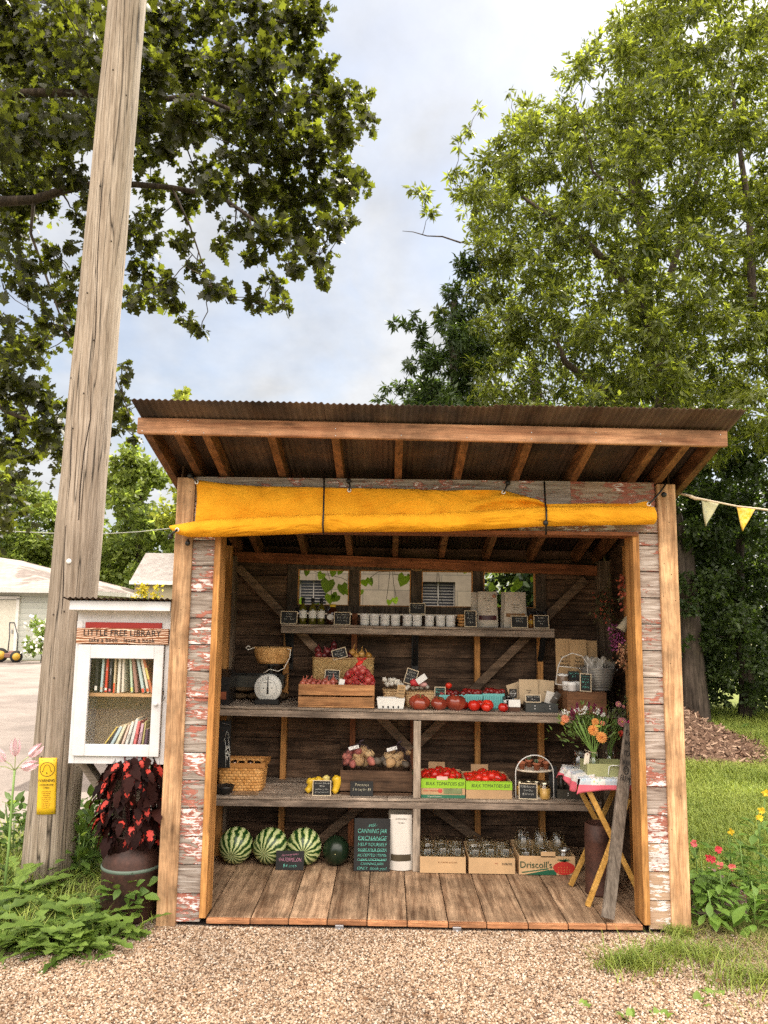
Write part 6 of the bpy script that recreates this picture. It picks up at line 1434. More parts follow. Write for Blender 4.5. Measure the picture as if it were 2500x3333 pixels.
b = MB(); b.lathe([(0.0001, 0.0), (0.085, 0.0), (0.09, 0.006), (0.0001, 0.008)], 24, (0.02, 0.02, zb-0.009)); b.lathe([(0.02, 0.2), (0.02, zb-0.009)], 12, (0.01, 0.03, 0)); part('platform', b, BLACK, sc_o)
hb = (2160-2110)*mpp(SY); 
WK = lambda: wicker((0.48, 0.24, 0.07), (0.78, 0.47, 0.19))
bk_ = thing('wicker_basket', 'round shallow wicker basket sitting on top of the dial scale', 'basket', (x+0.02, SY+0.02, z+zb))
b = MB(); n_ = 64
prof = [(0.0001, 0), (0.092, 0.0), (0.105, 0.02), (0.120, 0.06), (0.132, hb), (0.127, hb+.003), (0.114, 0.06), (0.098, 0.01), (0.0001, 0.008)]
vs = []; 
for (r, zz_) in prof:
    for k in range(n_): a = 2*PI*k/n_; q = r*(1+0.02*math.cos(32*a)); vs.append((q*math.cos(a), q*math.sin(a)*0.85, zz_))
b.add(vs, [(i*n_+k, i*n_+(k+1) % n_, (i+1)*n_+(k+1) % n_, (i+1)*n_+k) for i in range(len(prof)-1) for k in range(n_)], 0, True)
part('weave', b, WK(), bk_)
b = MB(); b.tube([(0.131*math.cos(a), 0.111*math.sin(a), hb+0.002*math.sin(40*a)) for a in np.linspace(0, 2*PI, 120)], 0.0045, 6, cap=False); part('rim', b, plain((0.52, 0.30, 0.11), 0.6), bk_)
b = MB(); Pc = lambda px, py, Y=SY-0.06: at(px, py, Y)-bk_.location; b.tube([Pc(828, 2108), Pc(808, 2115), Pc(800, 2108), Pc(808, 2102), Pc(815, 2106)], 0.0028, 6); b.tube([Pc(935, 2112), Pc(946, 2115), Pc(943, 2140), Pc(925, 2175), Pc(905, 2185), Pc(878, 2178), Pc(858, 2191)], 0.0028, 6); part('cord', b, plain((0.7, 0.68, 0.62), 0.8), bk_)

# onions -------------------------------------------------------------
def bulb(name, r, neck, m1, seed=0):
    b = MB(); b.lathe([(0.0001, -0.92*r), (0.35*r, -0.88*r), (0.75*r, -0.6*r), (0.98*r, -0.1*r), (0.93*r, 0.35*r), (0.66*r, 0.72*r), (0.30*r, 1.0*r), (0.14*r, 1.25*r), (0.10*r, 1.25*r+neck), (0.0001, 1.3*r+neck)], 14, jit=0); return b.mesh(name, m1)
ONR = fruit((0.22, 0.022, 0.028), (0.48, 0.10, 0.085), 0.18, 9.0); ONP = fruit((0.06, 0.010, 0.013), (0.19, 0.03, 0.03), 0.25, 9.0); ONY = fruit((0.45, 0.22, 0.04), (0.60, 0.34, 0.10), 0.3)
ON_SH = fruit((0.30, 0.06, 0.045), (0.52, 0.16, 0.10), 0.2, 9.0)
me_sh = bulb('shallot', 0.019, 0.018, ON_SH); me_sm = bulb('onion', 0.022, 0.006, ONR); me_p = bulb('onion', 0.030, 0.012, ONP); me_y = bulb('onion', 0.028, 0.03, ONY)
CRATE = wood((0.30, 0.13, 0.05), (0.62, 0.33, 0.145), 0, 0.7, 0.3, 0.8, 0.3)
cy0 = 0.83; xa, xb = X(970, 2290, cy0), X(1218, 2290, cy0); w_ = xb-xa; cz0 = zmid(xa); hC = 73*mpp(cy0)
cr = thing('slatted_crate', 'slatted wooden crate full of shallots at the front of the middle shelf', 'crate', ((xa+xb)/2, cy0, cz0))
for (yy) in (0.006, 0.27):
    for (a_, c_) in ((0.012, 0.064), (0.078, 0.138)):
        a2, c2 = a_*hC/.15, c_*hC/.15*1.07
        b = MB(); b.box((0, yy, (a2+c2)/2), (w_, 0.010, c2-a2), bev=0.002); part('slat', b, CRATE, cr)
b = MB(); b.box((0, 0.138, 0.006), (w_, 0.27, 0.010)); part('crate_bottom', b, CRATE, cr)
for s_ in (-1, 1): b = MB(); b.box((s_*(w_/2-0.008), 0.138, hC/2), (0.014, 0.25, hC-.01)); part('crate_end', b, wood((0.26, 0.12, 0.05), (0.50, 0.28, 0.135), 1), cr)
b = MB(); b.box((0, 0.138, hC*0.55), (w_-0.04, 0.245, 0.01)); part('liner', b, plain((0.10, 0.02, 0.02), 0.8), cr)
for i in range(24):
    px = 985+i*5.6 if i < 20 else rng.uniform(1130, 1200); Y = cy0+0.03+0.045*(i % 3); r_ = rng.uniform(.75, 1.2)
    place('shallot', 'reddish brown shallot lying in the front of the slatted crate', 'shallot', me_sh, None, (X(px, 2225, Y), Y, cz0+hC*0.55+0.055+0.012*r_+0.012*(i % 3 == 1)), (rng.uniform(-.7, .7), rng.uniform(-.8, .8), 0), 'shallots in the slatted crate', r_)
place('shallot', 'tall necked orange brown shallot standing upright before the small crate sign', 'shallot', me_sh, None, (X(1083, 2220, .88), .88, cz0+hC*.55+.075), (0.1, 0.1, 0), 'shallots in the slatted crate', (1.2, 1.2, 1.5))
# wicker basket behind the crate
yb0 = 1.13; xa, xb = X(1012, 2180, yb0), X(1218, 2180, yb0); w_ = xb-xa; zt2 = at(1100, 2143, yb0).z; zb2 = zmid(xa)
def rect_basket(name, label, xc, yc, z, w_, d_, h, mat, flare=0.06, rim=0.006, cat='basket', rimmat=None, corner=0.25, lip=True):
    o = thing(name, label, cat, (xc, yc, z)); b = MB(); n_ = 48; vs = []; prof = [(1-flare-0.02, 0), (1-flare, 0.006), (1, h), (0.955, h), (0.95-flare, 0.014), (0.0001, 0.012)]
    def sq(a, s): 
        c_, s_ = math.cos(a), math.sin(a); e = 0.35
        return (math.copysign(abs(c_)**e, c_)*w_/2*s, math.copysign(abs(s_)**e, s_)*d_/2*s)
    for (s, zz_) in prof:
        for k in range(n_): x_, y_ = sq(2*PI*k/n_, s); vs.append((x_, y_, zz_))
    b.add(vs, [(i*n_+k, i*n_+(k+1) % n_, (i+1)*n_+(k+1) % n_, (i+1)*n_+k) for i in range(len(prof)-1) for k in range(n_)], 0, False)
    b.f.append(tuple(range(n_))[::-1]); b.m.append(0); b.sm.append(False)
    part('weave', b, mat, o)
    if lip:
        b = MB(); b.tube([(*sq(2*PI*k/96, 0.985), h+0.002*math.sin(k*1.9)) for k in range(97)], rim, 6, cap=False); part('rim', b, rimmat or mat, o)
    return o
WKL = wicker((0.42, 0.25, 0.09), (0.68, 0.46, 0.20), 0.8)
rect_basket('wicker_basket', 'large wicker basket of onions standing behind the slatted crate', (xa+xb)/2, yb0+0.11, zb2, w_, 0.22, zt2-zb2, WKL, 0.05, 0.007, rimmat=plain((0.45, 0.27, 0.12), 0.6, 0.0, 0.3))
for (px, py, Y, m_, s_, lb) in ((1035, 2116, 1.22, me_p, .9, 'purple onion highest at the left end of the basket pile'), (1037, 2133, 1.18, me_p, 1.0, 'purple onion under the highest left one'), (1065, 2122, 1.24, me_p, 1.1, 'deep purple onion in the middle of the basket pile'), (1055, 2134, 1.2, me_p, .9, 'small purple onion half hidden by the rim'), (1087, 2098, 1.26, me_p, .8, 'single reddish onion lying on top of the basket pile'), (1080, 2133, 1.2, me_p, 1.05, 'dark onion left of the tilted sign'), (1085, 2115, 1.27, me_p, 1.1, 'dark onion behind the tilted sign'),
        (1147, 2125, 1.2, me_y, 1.0, 'golden yellow onion right of the tilted sign'), (1160, 2136, 1.17, me_y, .8, 'small yellow onion behind the red mesh bag knot'), (1176, 2130, 1.2, me_y, 1.0, 'pale yellow onion with a white neck in the basket'), (1200, 2135, 1.2, me_y, .9, 'brownish onion at the right end of the basket'), (1137, 2136, 1.19, me_p, .9, 'purple onion between sign and yellow onions')):
    c = at(px, py, Y); place('onion', lb, 'onion', m_, None, c, (rng.uniform(-.5, .5), rng.uniform(-.5, .5), 0), 'onions in the wicker basket', s_)
chalk(1086, 1133, 2108, 2140, 1.13, [('Onions', .22), ('$2/pound', .26), ('or 3/$5', .2)], 'chalkboard tilted up to the right on the basket of onions', at(1105, 2142, 1.13).z-0.004, roll=-17)
chalk(1056, 1104, 2182, 2221, 1.0, [('Shallots', .24), ('small bag $3', .2), ('large bag $5', .2)], 'chalkboard standing in the slatted crate among shallots', at(1080, 2221, 1.0).z, roll=2)
# red mesh bag
mb_c = at(1168, 2200, 0.93); bag = thing('mesh_bag', 'red mesh bag of small onions tied at the top, standing in the slatted crate', 'mesh bag', (mb_c.x, 0.93, cz0+hC*.55+.006))
hbag = at(1168, 2155, .93).z-bag.location.z
b = MB(); N1 = 26
def bagpt(t, a): 
    rr = [0.070, 0.100, 0.108, 0.105, 0.092, 0.055, 0.012, 0.010, 0.035][min(8, int(t*8))]; r2 = [0.070, 0.100, 0.108, 0.105, 0.092, 0.055, 0.012, 0.010, 0.035, 0.035][min(9, int(t*8)+1)]; f = t*8-int(t*8)
    r = (rr*(1-f)+r2*f)*1.04
    return Vector((r*math.cos(a)+max(0, t-.8)*0.10, r*math.sin(a)*0.62, t*(hbag+0.03)))
for s_ in (-1, 1):
    for k in range(N1): b.tube([bagpt(i/14, 2*PI*k/N1+s_*i/14*3.0) for i in range(15)], 0.0011, 4, cap=False)
part('mesh', b, plain((0.65, 0.03, 0.03), 0.6), bag)
kn = MB().ball(bagpt(0.84, 0)-Vector((0.012, 0, 0)), 0.015, 10, 8, sc3=(2.0, 1, .8), rot=(0, -0.5, 0)); part('knot', kn, plain((0.72, 0.03, 0.02), 0.6), bag)
for i in range(38):
    t = (i+.5)/38*0.74+0.01; a = i*2.399963; p_ = bagpt(t, a); ax = Vector((0, 0, p_.z)); q = ax.lerp(p_, 0.83 if i % 4 else 0.4)
    if q.y > 0.05: q.y = 0.05
    place('onion', 'small red onion inside the red mesh bag', 'onion', me_sm, None, bag.location+q, (rng.uniform(-1.5, 1.5), rng.uniform(-1.5, 1.5), 0), 'onions inside the red mesh bag', rng.uniform(.85, 1.15))
b = MB(); b.box((0, 0, 0), (0.036, 0.001, 0.055)); tg = solo('paper_tag', b, WHITE, 'white paper tag hanging from the red mesh bag', 'tag', at(1112, 2224, .86), (0, 0.2, 0))
# white pulp carton
def carton(px0, px1, py0, py1, Y, z, mat, label, group=None, holes=True, dp=0.10):
    xa, xb = X(px0, py1, Y), X(px1, py1, Y); w_ = xb-xa; h = (py1-py0)*mpp(Y)
    o = thing('berry_carton', label, 'carton', ((xa+xb)/2, Y, z), group=group); fl = 0.90
    b = MB(); v = lambda s, zz_: [(-w_/2*s, -dp/2*s+dp/2, zz_), (w_/2*s, -dp/2*s+dp/2, zz_), (w_/2*s, dp/2*s+dp/2, zz_), (-w_/2*s, dp/2*s+dp/2, zz_)]
    rings = [v(fl*.97, 0), v(fl, 0.004), v(0.98, h*0.84), v(1.0, h*0.86), v(1.0, h), v(0.955, h), v(0.93, h*0.83), v(fl-.05, 0.006)]
    vs = [p for r in rings for p in r]; fs = [(i*4+k, i*4+(k+1) % 4, (i+1)*4+(k+1) % 4, (i+1)*4+k) for i in range(len(rings)-1) for k in range(4)]+[(3, 2, 1, 0), (28, 29, 30, 31)]
    b.add(vs, fs); ob = part('carton_body', b, mat, o); md = ob.modifiers.new('b', 'BEVEL'); md.width = 0.003; md.segments = 2
    if holes:
        for k in range(4): b = MB(); hx = w_*(-0.27+0.18*k); b.prism([(-.005, 0), (.005, 0), (.005, .010), (.0025, .0145), (-.0025, .0145), (-.005, .010)], 0.002, 'y', (hx, dp/2-dp/2*(fl+.012)-.0008, 0.005)); part('vent', b, INK, o)
    else:
        b = MB()
        for k in range(9): hx = w_*(-0.4+0.1*k); b.beam((hx*.92, dp/2-dp/2*fl-.0012, .004), (hx, dp/2-dp/2*.975-.0012, h*.82), 0.004, 0.002, (0, 1, 0))
        part('carton_rib', b, plain((0.10, 0.34, 0.33), 0.8), o)
    return o
carton(1226, 1318, 2266, 2299, 0.85, zmid(-.2), plain((0.78, 0.77, 0.73), 0.8, 0.0, 0.06), 'empty white pulp berry carton left of the big dark tomatoes')
WG = wicker((0.48, 0.29, 0.13), (0.72, 0.50, 0.27), 0.9, 1)
rect_basket('wicker_basket', 'small wicker basket of white garlic behind the white carton', X(1284, 2250, 1.02), 1.10, zmid(-.2), 0.165, 0.14, 0.105, WG, 0.12, 0.006, rimmat=plain((0.5, 0.33, 0.16), 0.6, 0.0, 0.3))
rect_basket('wicker_basket', 'long wicker basket with looped handles right of the garlic basket', X(1367, 2260, 1.0), 1.05, zmid(0), 0.215, 0.16, 0.095, WG, 0.10, 0.006, rimmat=plain((0.5, 0.33, 0.16), 0.6, 0.0, 0.3))
me_g = bulb('garlic', 0.019, 0.012, plain((0.72, 0.68, 0.60), 0.6, 0.0, 0.1)); 
for i in range(16):
    px = [1252, 1262, 1275, 1287, 1298, 1270, 1310, 1283, 1330, 1345, 1358, 1295, 1322, 1255, 1372, 1390][i]; py = [2212, 2228, 2226, 2222, 2230, 2215, 2232, 2214, 2234, 2236, 2235, 2219, 2240, 2222, 2236, 2236][i]
    place('garlic_bulb', 'white garlic bulb in the wicker baskets on the middle shelf', 'garlic', me_g, None, at(px, py, 1.08+0.03*(i % 2)), (rng.uniform(-1.2, 1.2), rng.uniform(-1.2, 1.2), 0), 'garlic bulbs in the wicker baskets', rng.uniform(.8, 1.1))
b = MB(); b.ball((0, 0, 0), 0.034, 12, 8, sc3=(1.2, .8, .7), fn=lambda t, a: 1+.12*math.sin(4*a+t*3)); solo('mesh_bag', b, plain((0.70, 0.06, 0.07), 0.6, 0.0, 0.4), 'crumpled red net lying on the long wicker basket', 'mesh bag', at(1352, 2222, 1.05))
b = MB(); b.ball((0, 0, 0), 0.022, 12, 8, sc3=(1.3, .8, .8), fn=lambda t, a: 1+.1*math.sin(4*a)); solo('garlic_bulb', b, plain((0.74, 0.40, 0.38), 0.6, 0.0, 0.3), 'pinkish garlic bulb at the right end of the long wicker basket', 'garlic', at(1378, 2228, 1.04))
chalk(1312, 1350, 2180, 2228, 1.05, [('Garlic', .2), ('$1.50 ea', .2), ('or 4/$5', .2)], 'chalkboard tilted over the garlic in the wicker basket', at(1325, 2227, 1.05).z, roll=17)
b = MB(); b.box((0, 0, 0), (0.075, 0.001, 0.042)); solo('paper_tag', b, WHITE, 'blank white card sticking out of the long wicker basket', 'tag', at(1372, 2210, 1.0), (0, R_(-35), 0))
b = MB(); b.box((0, 0, 0), (0.054, 0.001, 0.085)); kt = solo('paper_tag', b, KRAFT, 'kraft price tag hanging in front of the garlic basket', 'tag', at(1305, 2250, .93), (0, R_(7), 0)); text(kt, '2.50\neach\nheads', (0, -0.001, 0.005), 0.02, INK, shear=.2)
chalk(1415, 1450, 2238, 2276, 0.98, [('Tomatoes', .2, CHALK_G), ('$3/pound', .2, CHALK_G), ('or', .14, CHALK_G), ('$1/each', .18, CHALK_G)], 'chalkboard with green writing behind the dark heirloom tomatoes', at(1432, 2276, .98).z)

# tomatoes -------------------------------------------------------------
def tomato(r, lobes, amp, m, sq=0.8, stem=True):
    def fn(t, a):
        up_ = 0.5-0.5*math.cos(t)             # 0 bottom .. 1 top
        k = 1+amp*math.cos(lobes*a)*math.sin(t)**0.8*(0.4+up_)+0.03*math.sin(a*2+1)
        dim = 1-0.30*math.exp(-((PI-t)/0.35)**2)-0.08*math.exp(-(t/0.4)**2)
        return k*dim
    b = MB(); b.ball((0, 0, 0), r, 24, 14, sc3=(1, 1, sq), fn=fn)
    mats = [m, plain((0.10, 0.16, 0.03), 0.7)]
    if stem:
        for k in range(5):
            a = 2*PI*k/5+.3; b.add([(0, 0, r*sq*.70), (r*.15*math.cos(a-.5), r*.15*math.sin(a-.5), r*sq*.74), (r*.48*math.cos(a), r*.48*math.sin(a), r*sq*.95), (r*.15*math.cos(a+.5), r*.15*math.sin(a+.5), r*sq*.74)], [(0, 1, 2, 3)], 1)
    return b.mesh('tomato', mats)
TR = fruit((0.42, 0.012, 0.008), (0.68, 0.035, 0.015), 0.2, 10.0, 0.5); TD = fruit((0.10, 0.012, 0.010), (0.34, 0.06, 0.03), 0.14, 12.0, 0.6); TC = fruit((0.12, 0.01, 0.01), (0.30, 0.02, 0.015), 0.18, 10.0)
hm = [tomato(0.066, 6, 0.09, TD, 0.78), tomato(0.058, 5, 0.05, TD, 0.76), tomato(0.066, 7, 0.10, TD, 0.82)]
for i, (px, lb) in enumerate(((1366, 'large ribbed dark heirloom tomato, leftmost on the middle shelf'), (1429, 'smooth dark heirloom tomato between the two ribbed ones'), (1484, 'large ribbed dark heirloom tomato, rightmost of the three'))):
    x = X(px, 2290, .86); place('heirloom_tomato', lb, 'tomato', hm[i], None, (x, .87, zmid(x)+[.045, .042, .048][i]), (R_(18), R_([6, -4, 8][i]), i*1.1), 'dark heirloom tomatoes')
rt = [tomato(0.04, 5, 0.03, TR, 0.88), tomato(0.04, 4, 0.02, TR, 0.92)]
for i, (px, Y, r, dz, lb) in enumerate(((1511, .93, 15, 0, 'small red tomato peeking out behind the rightmost heirloom'), (1543, .85, 20, 0, 'red tomato at the left of the four piled by the teal cartons'), (1566, .93, 18, 0, 'red tomato half hidden at the back of the group of four'), (1587, .88, 20, 0, 'red tomato at the right of the group of four'), (1583, .825, 16, 0, 'small red tomato at the very front of the group of four'), (1638, .84, 16, 0, 'single red tomato standing alone left of the tiny brown box'))):
    x = X(px, 2290, Y); rr = r*mpp(Y); place('tomato', lb, 'tomato', rt[i % 2], None, (x, Y, zmid(x)+rr*.86), (R_(15*math.sin(i*3)), R_(12*math.cos(i*5)), i*1.3), 'loose red tomatoes on the middle shelf', rr/0.04)
TEAL = plain((0.18, 0.52, 0.50), 0.85, 0.0, 0.08)
ct_me = bulb('cherry', 0.02, 0, TC); ct_me = tomato(0.02, 3, 0.02, TC, 0.95, False)
for i, (p0, p1) in enumerate(((1448, 1499), (1501, 1572), (1573, 1643))):
    w0 = [1430, 1501, 1573][i]
    carton(w0, p1, 2247, 2288+3*i, 0.97, zmid(.2), TEAL, ('teal carton of small tomatoes half hidden behind the chalkboard', 'teal carton of small dark tomatoes in the middle', 'teal carton of small dark tomatoes at the right, by the card holder')[i], 'teal cartons of small tomatoes', False)
    zt_ = zmid(.2)+(41+3*i)*mpp(.97)
    for k in range(11):
        px = w0+8+(p1-w0-16)*((k*0.37) % 1); Y = .99+0.07*((k*.61) % 1); c = at(px, 2240, Y); place('cherry_tomato', 'small dark tomato in the '+('left', 'middle', 'right')[i]+' teal carton', 'tomato', ct_me, None, (c.x, Y, zt_+0.003+0.016*((k*.5) % 1)), (k, k*2, 0), ('small tomatoes in the left teal carton', 'small tomatoes in the middle teal carton', 'small tomatoes in the right teal carton')[i], rng.uniform(.8, 1.25))
place('cherry_tomato', 'bright red plum shaped tomato on top of the left teal carton', 'tomato', rt[0], None, at(1460, 2232, 1.02), (0.6, 0.4, 0), None, (.55, .5, .7))
# little cards and box
for i in range(4):
    x = X(1651+7*i, 2260, .93); b = MB(); b.box((0, 0, 0.03), (0.028, 0.05, 0.06)); o = thing('soap_bar', 'black and white wrapped soap bar, number '+('one', 'two', 'three', 'four')[i]+' from the left in the leaning row', 'soap', (x, .95, zmid(x)+.03), rot=(0, R_(-12), 0), group='wrapped soap bars'); part('wrapper', b, plain((0.6, 0.6, 0.58), 0.5) if i % 2 else plain((0.03, 0.03, 0.03), 0.4), o); part('band', MB().box((0, -.001, .03), (0.0288, 0.0525, 0.02)), BLACK if i % 2 else WHITE, o)
x = X(1675, 2300, .85); o = thing('small_box', 'tiny brown box with a white card front at the edge of the middle shelf', 'box', (x, .86, zmid(x))); part('box_body', MB().box((0, 0.02, 0.035), (0.078, 0.045, 0.07)), plain((0.09, 0.04, 0.022), 0.7), o); part('card', MB().box((0, -0.006, 0.055), (0.078, 0.002, 0.048)), WHITE, o)
c = at(1670, 2257, .90); o = thing('round_card', 'black card with a white round emblem next to the kraft envelopes', 'card', (c.x, .90, c.z-.03)); part('card', MB().box((0, 0, 0.03), (0.052, 0.002, 0.06)), BLACK, o); b = MB(); b.tube([(0.018*math.cos(a), -0.0016, 0.03+0.018*math.sin(a)) for a in np.linspace(0, 2*PI, 25)], 0.0008, 4, cap=False); part('emblem', b, WHITE, o); text(o, 'Color', (0, -0.002, .03), .015, WHITE, shear=.3)
def envelope(px0, px1, py0, py1, Y, label, mat, name='kraft_envelope', roll=0, lean=6, txt=None, group='kraft envelopes on the middle shelf', cat='envelope', tm=INK):
    c = at((px0+px1)/2, py1, Y); w_, h = (px1-px0)*mpp(Y), (py1-py0)*mpp(Y); o = thing(name, label, cat, (c.x, Y, c.z), rot=(R_(-lean), R_(roll), 0), group=group)
    b = MB(); b.grid(lambda u, v: Vector(((u-.5)*w_, -0.006*math.sin(PI*u)*math.sin(PI*v*.9)-0.002, v*h)), 8, 8); b.grid(lambda u, v: Vector(((u-.5)*w_, 0.002+0.002*math.sin(PI*u), v*h)), 8, 8); part('paper', b, mat, o)
    if txt: text(o, txt, (0, -0.0095, h*.5), h*.085, tm, sx=.9)
    return o
KR2 = plain((0.58, 0.44, 0.28), 0.85, 0.0, 0.08, 0.2)
envelope(1668, 1710, 2225, 2290, 1.06, 'kraft envelope leaning left at the back of the group', KR2, roll=-18)
envelope(1692, 1752, 2215, 2290, .98, 'tallest kraft envelope behind the herbal tea sign', KR2, txt='herbal\ntea')
envelope(1748, 1800, 2217, 2290, 1.0, 'kraft envelope at the right of the group', KR2, roll=5, txt='mint')
xa, xb = X(1712, 2300, .86), X(1816, 2300, .86); w_ = xb-xa; o = thing('tea_tray', 'small black metal tray with two latches holding tea packets', 'tray', ((xa+xb)/2, .86, zmid(.8))); hT = .058; b = MB()
for (p, d) in (((0, .05, .003), (w_, .10, .004)), ((0, 0, hT/2), (w_, .003, hT)), ((0, .10, hT/2), (w_, .003, hT)), ((-w_/2, .05, hT/2), (.003, .10, hT)), ((w_/2, .05, hT/2), (.003, .10, hT))): b.box(p, d)
part('tray_body', b, plain((0.07, 0.075, 0.075), 0.4, 0.5), o)
for s_ in (-.22, .25):
    for dz in (.2, -.12): b = MB(); b.ball((w_*s_, -.003, hT*(.5+dz)), .004, 8, 6); part('rivet', b, WHITE, o)
envelope(1772, 1800, 2252, 2290, .90, 'white tea packet standing in the black tray', plain((0.68, 0.64, 0.58), 0.7), name='tea_packet', roll=14, group='tea packets in the black tray', cat='packet')
envelope(1788, 1808, 2250, 2290, .885, 'dark striped tea packet leaning right in the black tray', plain((0.06, 0.05, 0.04), 0.6), name='tea_packet', roll=33, group='tea packets in the black tray', cat='packet', txt='MINTS', tm=WHITE)
chalk(1711, 1760, 2263, 2287, .85, [('Herbal Teas &', .32), ('Mints', .3)], 'chalkboard clipped to the front of the black tea tray', at(1735, 2287, .85).z, frame=True)
# wooden box with bucket, jars, bags
xa = X(1847, 2280, .78); xb = 1.24; zt3 = at(1900, 2253, .78).z; zbm = zmid(1.05)
o = thing('wooden_box', 'plain brown wooden box turned over at the right end of the middle shelf', 'box', ((xa+xb)/2, .78, zbm)); b = MB(); b.box((0, .25, (zt3-zbm)/2), (xb-xa, .50, zt3-zbm), bev=.003); part('box_body', b, wood((0.19, 0.085, 0.04), (0.36, 0.18, 0.09), 0, .7, .3, .6, .3), o)
b = MB(); b.beam((.95, .83, zbm-.012), (1.40, .83, zbm-.012), .05, .02); b.box((1.24, 1.1, zbm-.01), (.38, .55, .018)); 
SP('shelf', b, SH, 'shelf extension carrying the wooden box')
BX = zt3+.001
b = MB(); b.grid(lambda u, v: Vector(((u-.5)*.30, 0, v*.19)), 2, 2)
for i, (p0, p1, Y, lb) in enumerate(((1812, 1862, 1.12, 'kraft paper bag at the left of the three on the wooden box'), (1858, 1912, 1.08, 'kraft paper bag in the middle, front of the three on the wooden box'), (1905, 1947, 1.12, 'kraft paper bag at the right of the three, behind the bucket'))):
    envelope(p0, p1, 2084+3*i, 2225, Y, lb, KRAFT, name='kraft_bag', group='kraft paper bags on the wooden box', cat='paper bag', lean=3, txt='farm\nherbs\nnatural')
b = MB(); Pq = lambda px, py, Y: at(px, py, Y); base = Vector((X(1850, 2235, .88), .88, BX))
b.tube([Pq(1808, 2228, .84)-base, Pq(1817, 2168, .84)-base, Pq(1830, 2140, .84)-base, Pq(1862, 2126, .84)-base, Pq(1895, 2135, .84)-base, Pq(1912, 2160, .84)-base, Pq(1915, 2230, .84)-base], .0035, 7); b.tube([Pq(1808, 2226, .84)-base, Pq(1850, 2233, .84)-base], .0035, 6); b.tube([Pq(1817, 2168, .84)-base, Pq(1885, 2175, .84)-base], .0030, 6)
solo('wire_rack', b, plain((0.62, 0.6, 0.56), 0.4), 'white wire carrier with an arched handle on the wooden box', 'wire rack', base)
x = X(1834, 2230, .95); o = thing('salt_jar', 'glass jar of brown bath salt with a white lid inside the wire carrier', 'jar', (x, .96, BX)); part('jar_body', MB().lathe([(.0001, 0), (.034, 0), (.037, .006), (.037, .085), (.033, .092), (.0001, .092)], 20), plain((0.22, 0.15, 0.10), .2, 0, .3), o); part('jar_lid', MB().lathe([(.036, .090), (.036, .104), (.0001, .104)], 20), WHITE, o)
for i, (px, Y, lb) in enumerate(((1846, .90, 'white salve tin behind left of the front one'), (1862, .85, 'white salve tin at the very front beside the narrow sign'), (1880, .90, 'white salve tin half hidden behind the narrow sign'))):
    x = X(px, 2240, Y); o = thing('salve_tin', lb, 'tin', (x, Y, BX), group='white salve tins'); part('tin_body', MB().lathe([(.0001, 0), (.030, 0), (.031, .003), (.031, .040)], 20), plain((.62, .60, .58), .4), o); part('tin_lid', MB().lathe([(.033, .038), (.033, .056), (.031, .058), (.0001, .058)], 20), WHITE, o)
chalk(1850, 1886, 2186, 2216, .96, [('Bath Salts', .3, CHALK_G), ('$10', .3, CHALK_G)], 'chalkboard with green writing behind the white salve tins', at(1868, 2216, .96).z, frame=False)
chalk(1888, 1924, 2195, 2251, .80, [('Handcrafted', .1, CHALK_G), ('Salves', .17, CHALK_G), ('$8 each', .14, CHALK_G), ('or', .10, CHALK_G), ('2/$15', .18, CHALK_G)], 'narrow chalkboard with green writing leaning on the ribbed bucket', BX, roll=3)
bx_ = X(1950, 2240, .93); bh = at(1950, 2172, .93).z-BX; o = thing('ribbed_bucket', 'ribbed galvanised bucket full of clear bags on the wooden box', 'bucket', (bx_, .95, BX))
prof = [(.0001, 0), (.078, 0)]
for k in range(40): t = k/39; prof.append((.080+.040*t+.0024*math.sin(t*2*PI*13), .004+t*(bh-.01)))
prof += [(.123, bh), (.120, bh+.003), (.116, bh), (.085, .02), (.0001, .02)]
part('bucket_body', MB().lathe(prof, 36), plain((0.34, 0.33, 0.31), .4, .5), o)
for s_ in (-1, 1): b = MB(); b.tube([(s_*.118, -.03, bh-.02), (s_*.135, -.025, bh-.005), (s_*.135, .025, bh-.005), (s_*.118, .03, bh-.02)], .004, 6); part('handle', b, STEEL, o)
for i in range(7):
    b = MB(); b.grid(lambda u, v: Vector(((u-.5)*.085+.01*math.sin(v*5+i), .015*math.sin(u*6+i)+.01*math.cos(v*7), (v-.3)*.10+.012*math.sin(u*7+i*2))), 8, 8)
    solo('clear_bag', b, plain((0.42, 0.39, 0.34), .25, 0, .2, .6), 'crinkled clear bag sticking out of the ribbed bucket', 'plastic bag', (bx_+(-.075+.025*i), .93+.02*(i % 3), BX+bh-.01), (rng.uniform(-.4, .4), rng.uniform(-.6, .6), rng.uniform(-1, 1)), 'clear bags in the ribbed bucket')

# ---------------------------------------------------------------- lower shelf
b = MB(); c = at(722, 2498, .90); c2 = at(722, 2345, .90); hS = c2.z-c.z
o = thing('payment_sign', 'tall black board with a white hand drawn arrow and PAY, by the left jamb', 'sign', (c.x, .90, c.z)); part('board', MB().box((0, 0, hS/2), (50*mpp(.9), .02, hS)), BLACK, o)
b = MB(); k_ = mpp(.9)
for path in ([(735, 2496), (733, 2410), (729, 2412), (740, 2376), (746, 2402), (742, 2401), (748, 2442), (748, 2496)],): b.tube([at(px, py, .886)-o.location for px, py in path], .0014, 5)
part('arrow', b, CHALK, o); text(o, 'P\nA\nY', (at(740, 2450, .886).x-c.x, -.0115, at(740, 2452, .886).z-c.z), .042, CHALK, line=.75)
b = MB(); b.box((0, 0, 0), (.05, .02, .004)); part('clip', b, STEEL, o, (0.02, -.01, hS-.02), (0, .2, 0))
WB = wicker((0.50, 0.22, 0.05), (0.78, 0.43, 0.15), 0.55, 1)
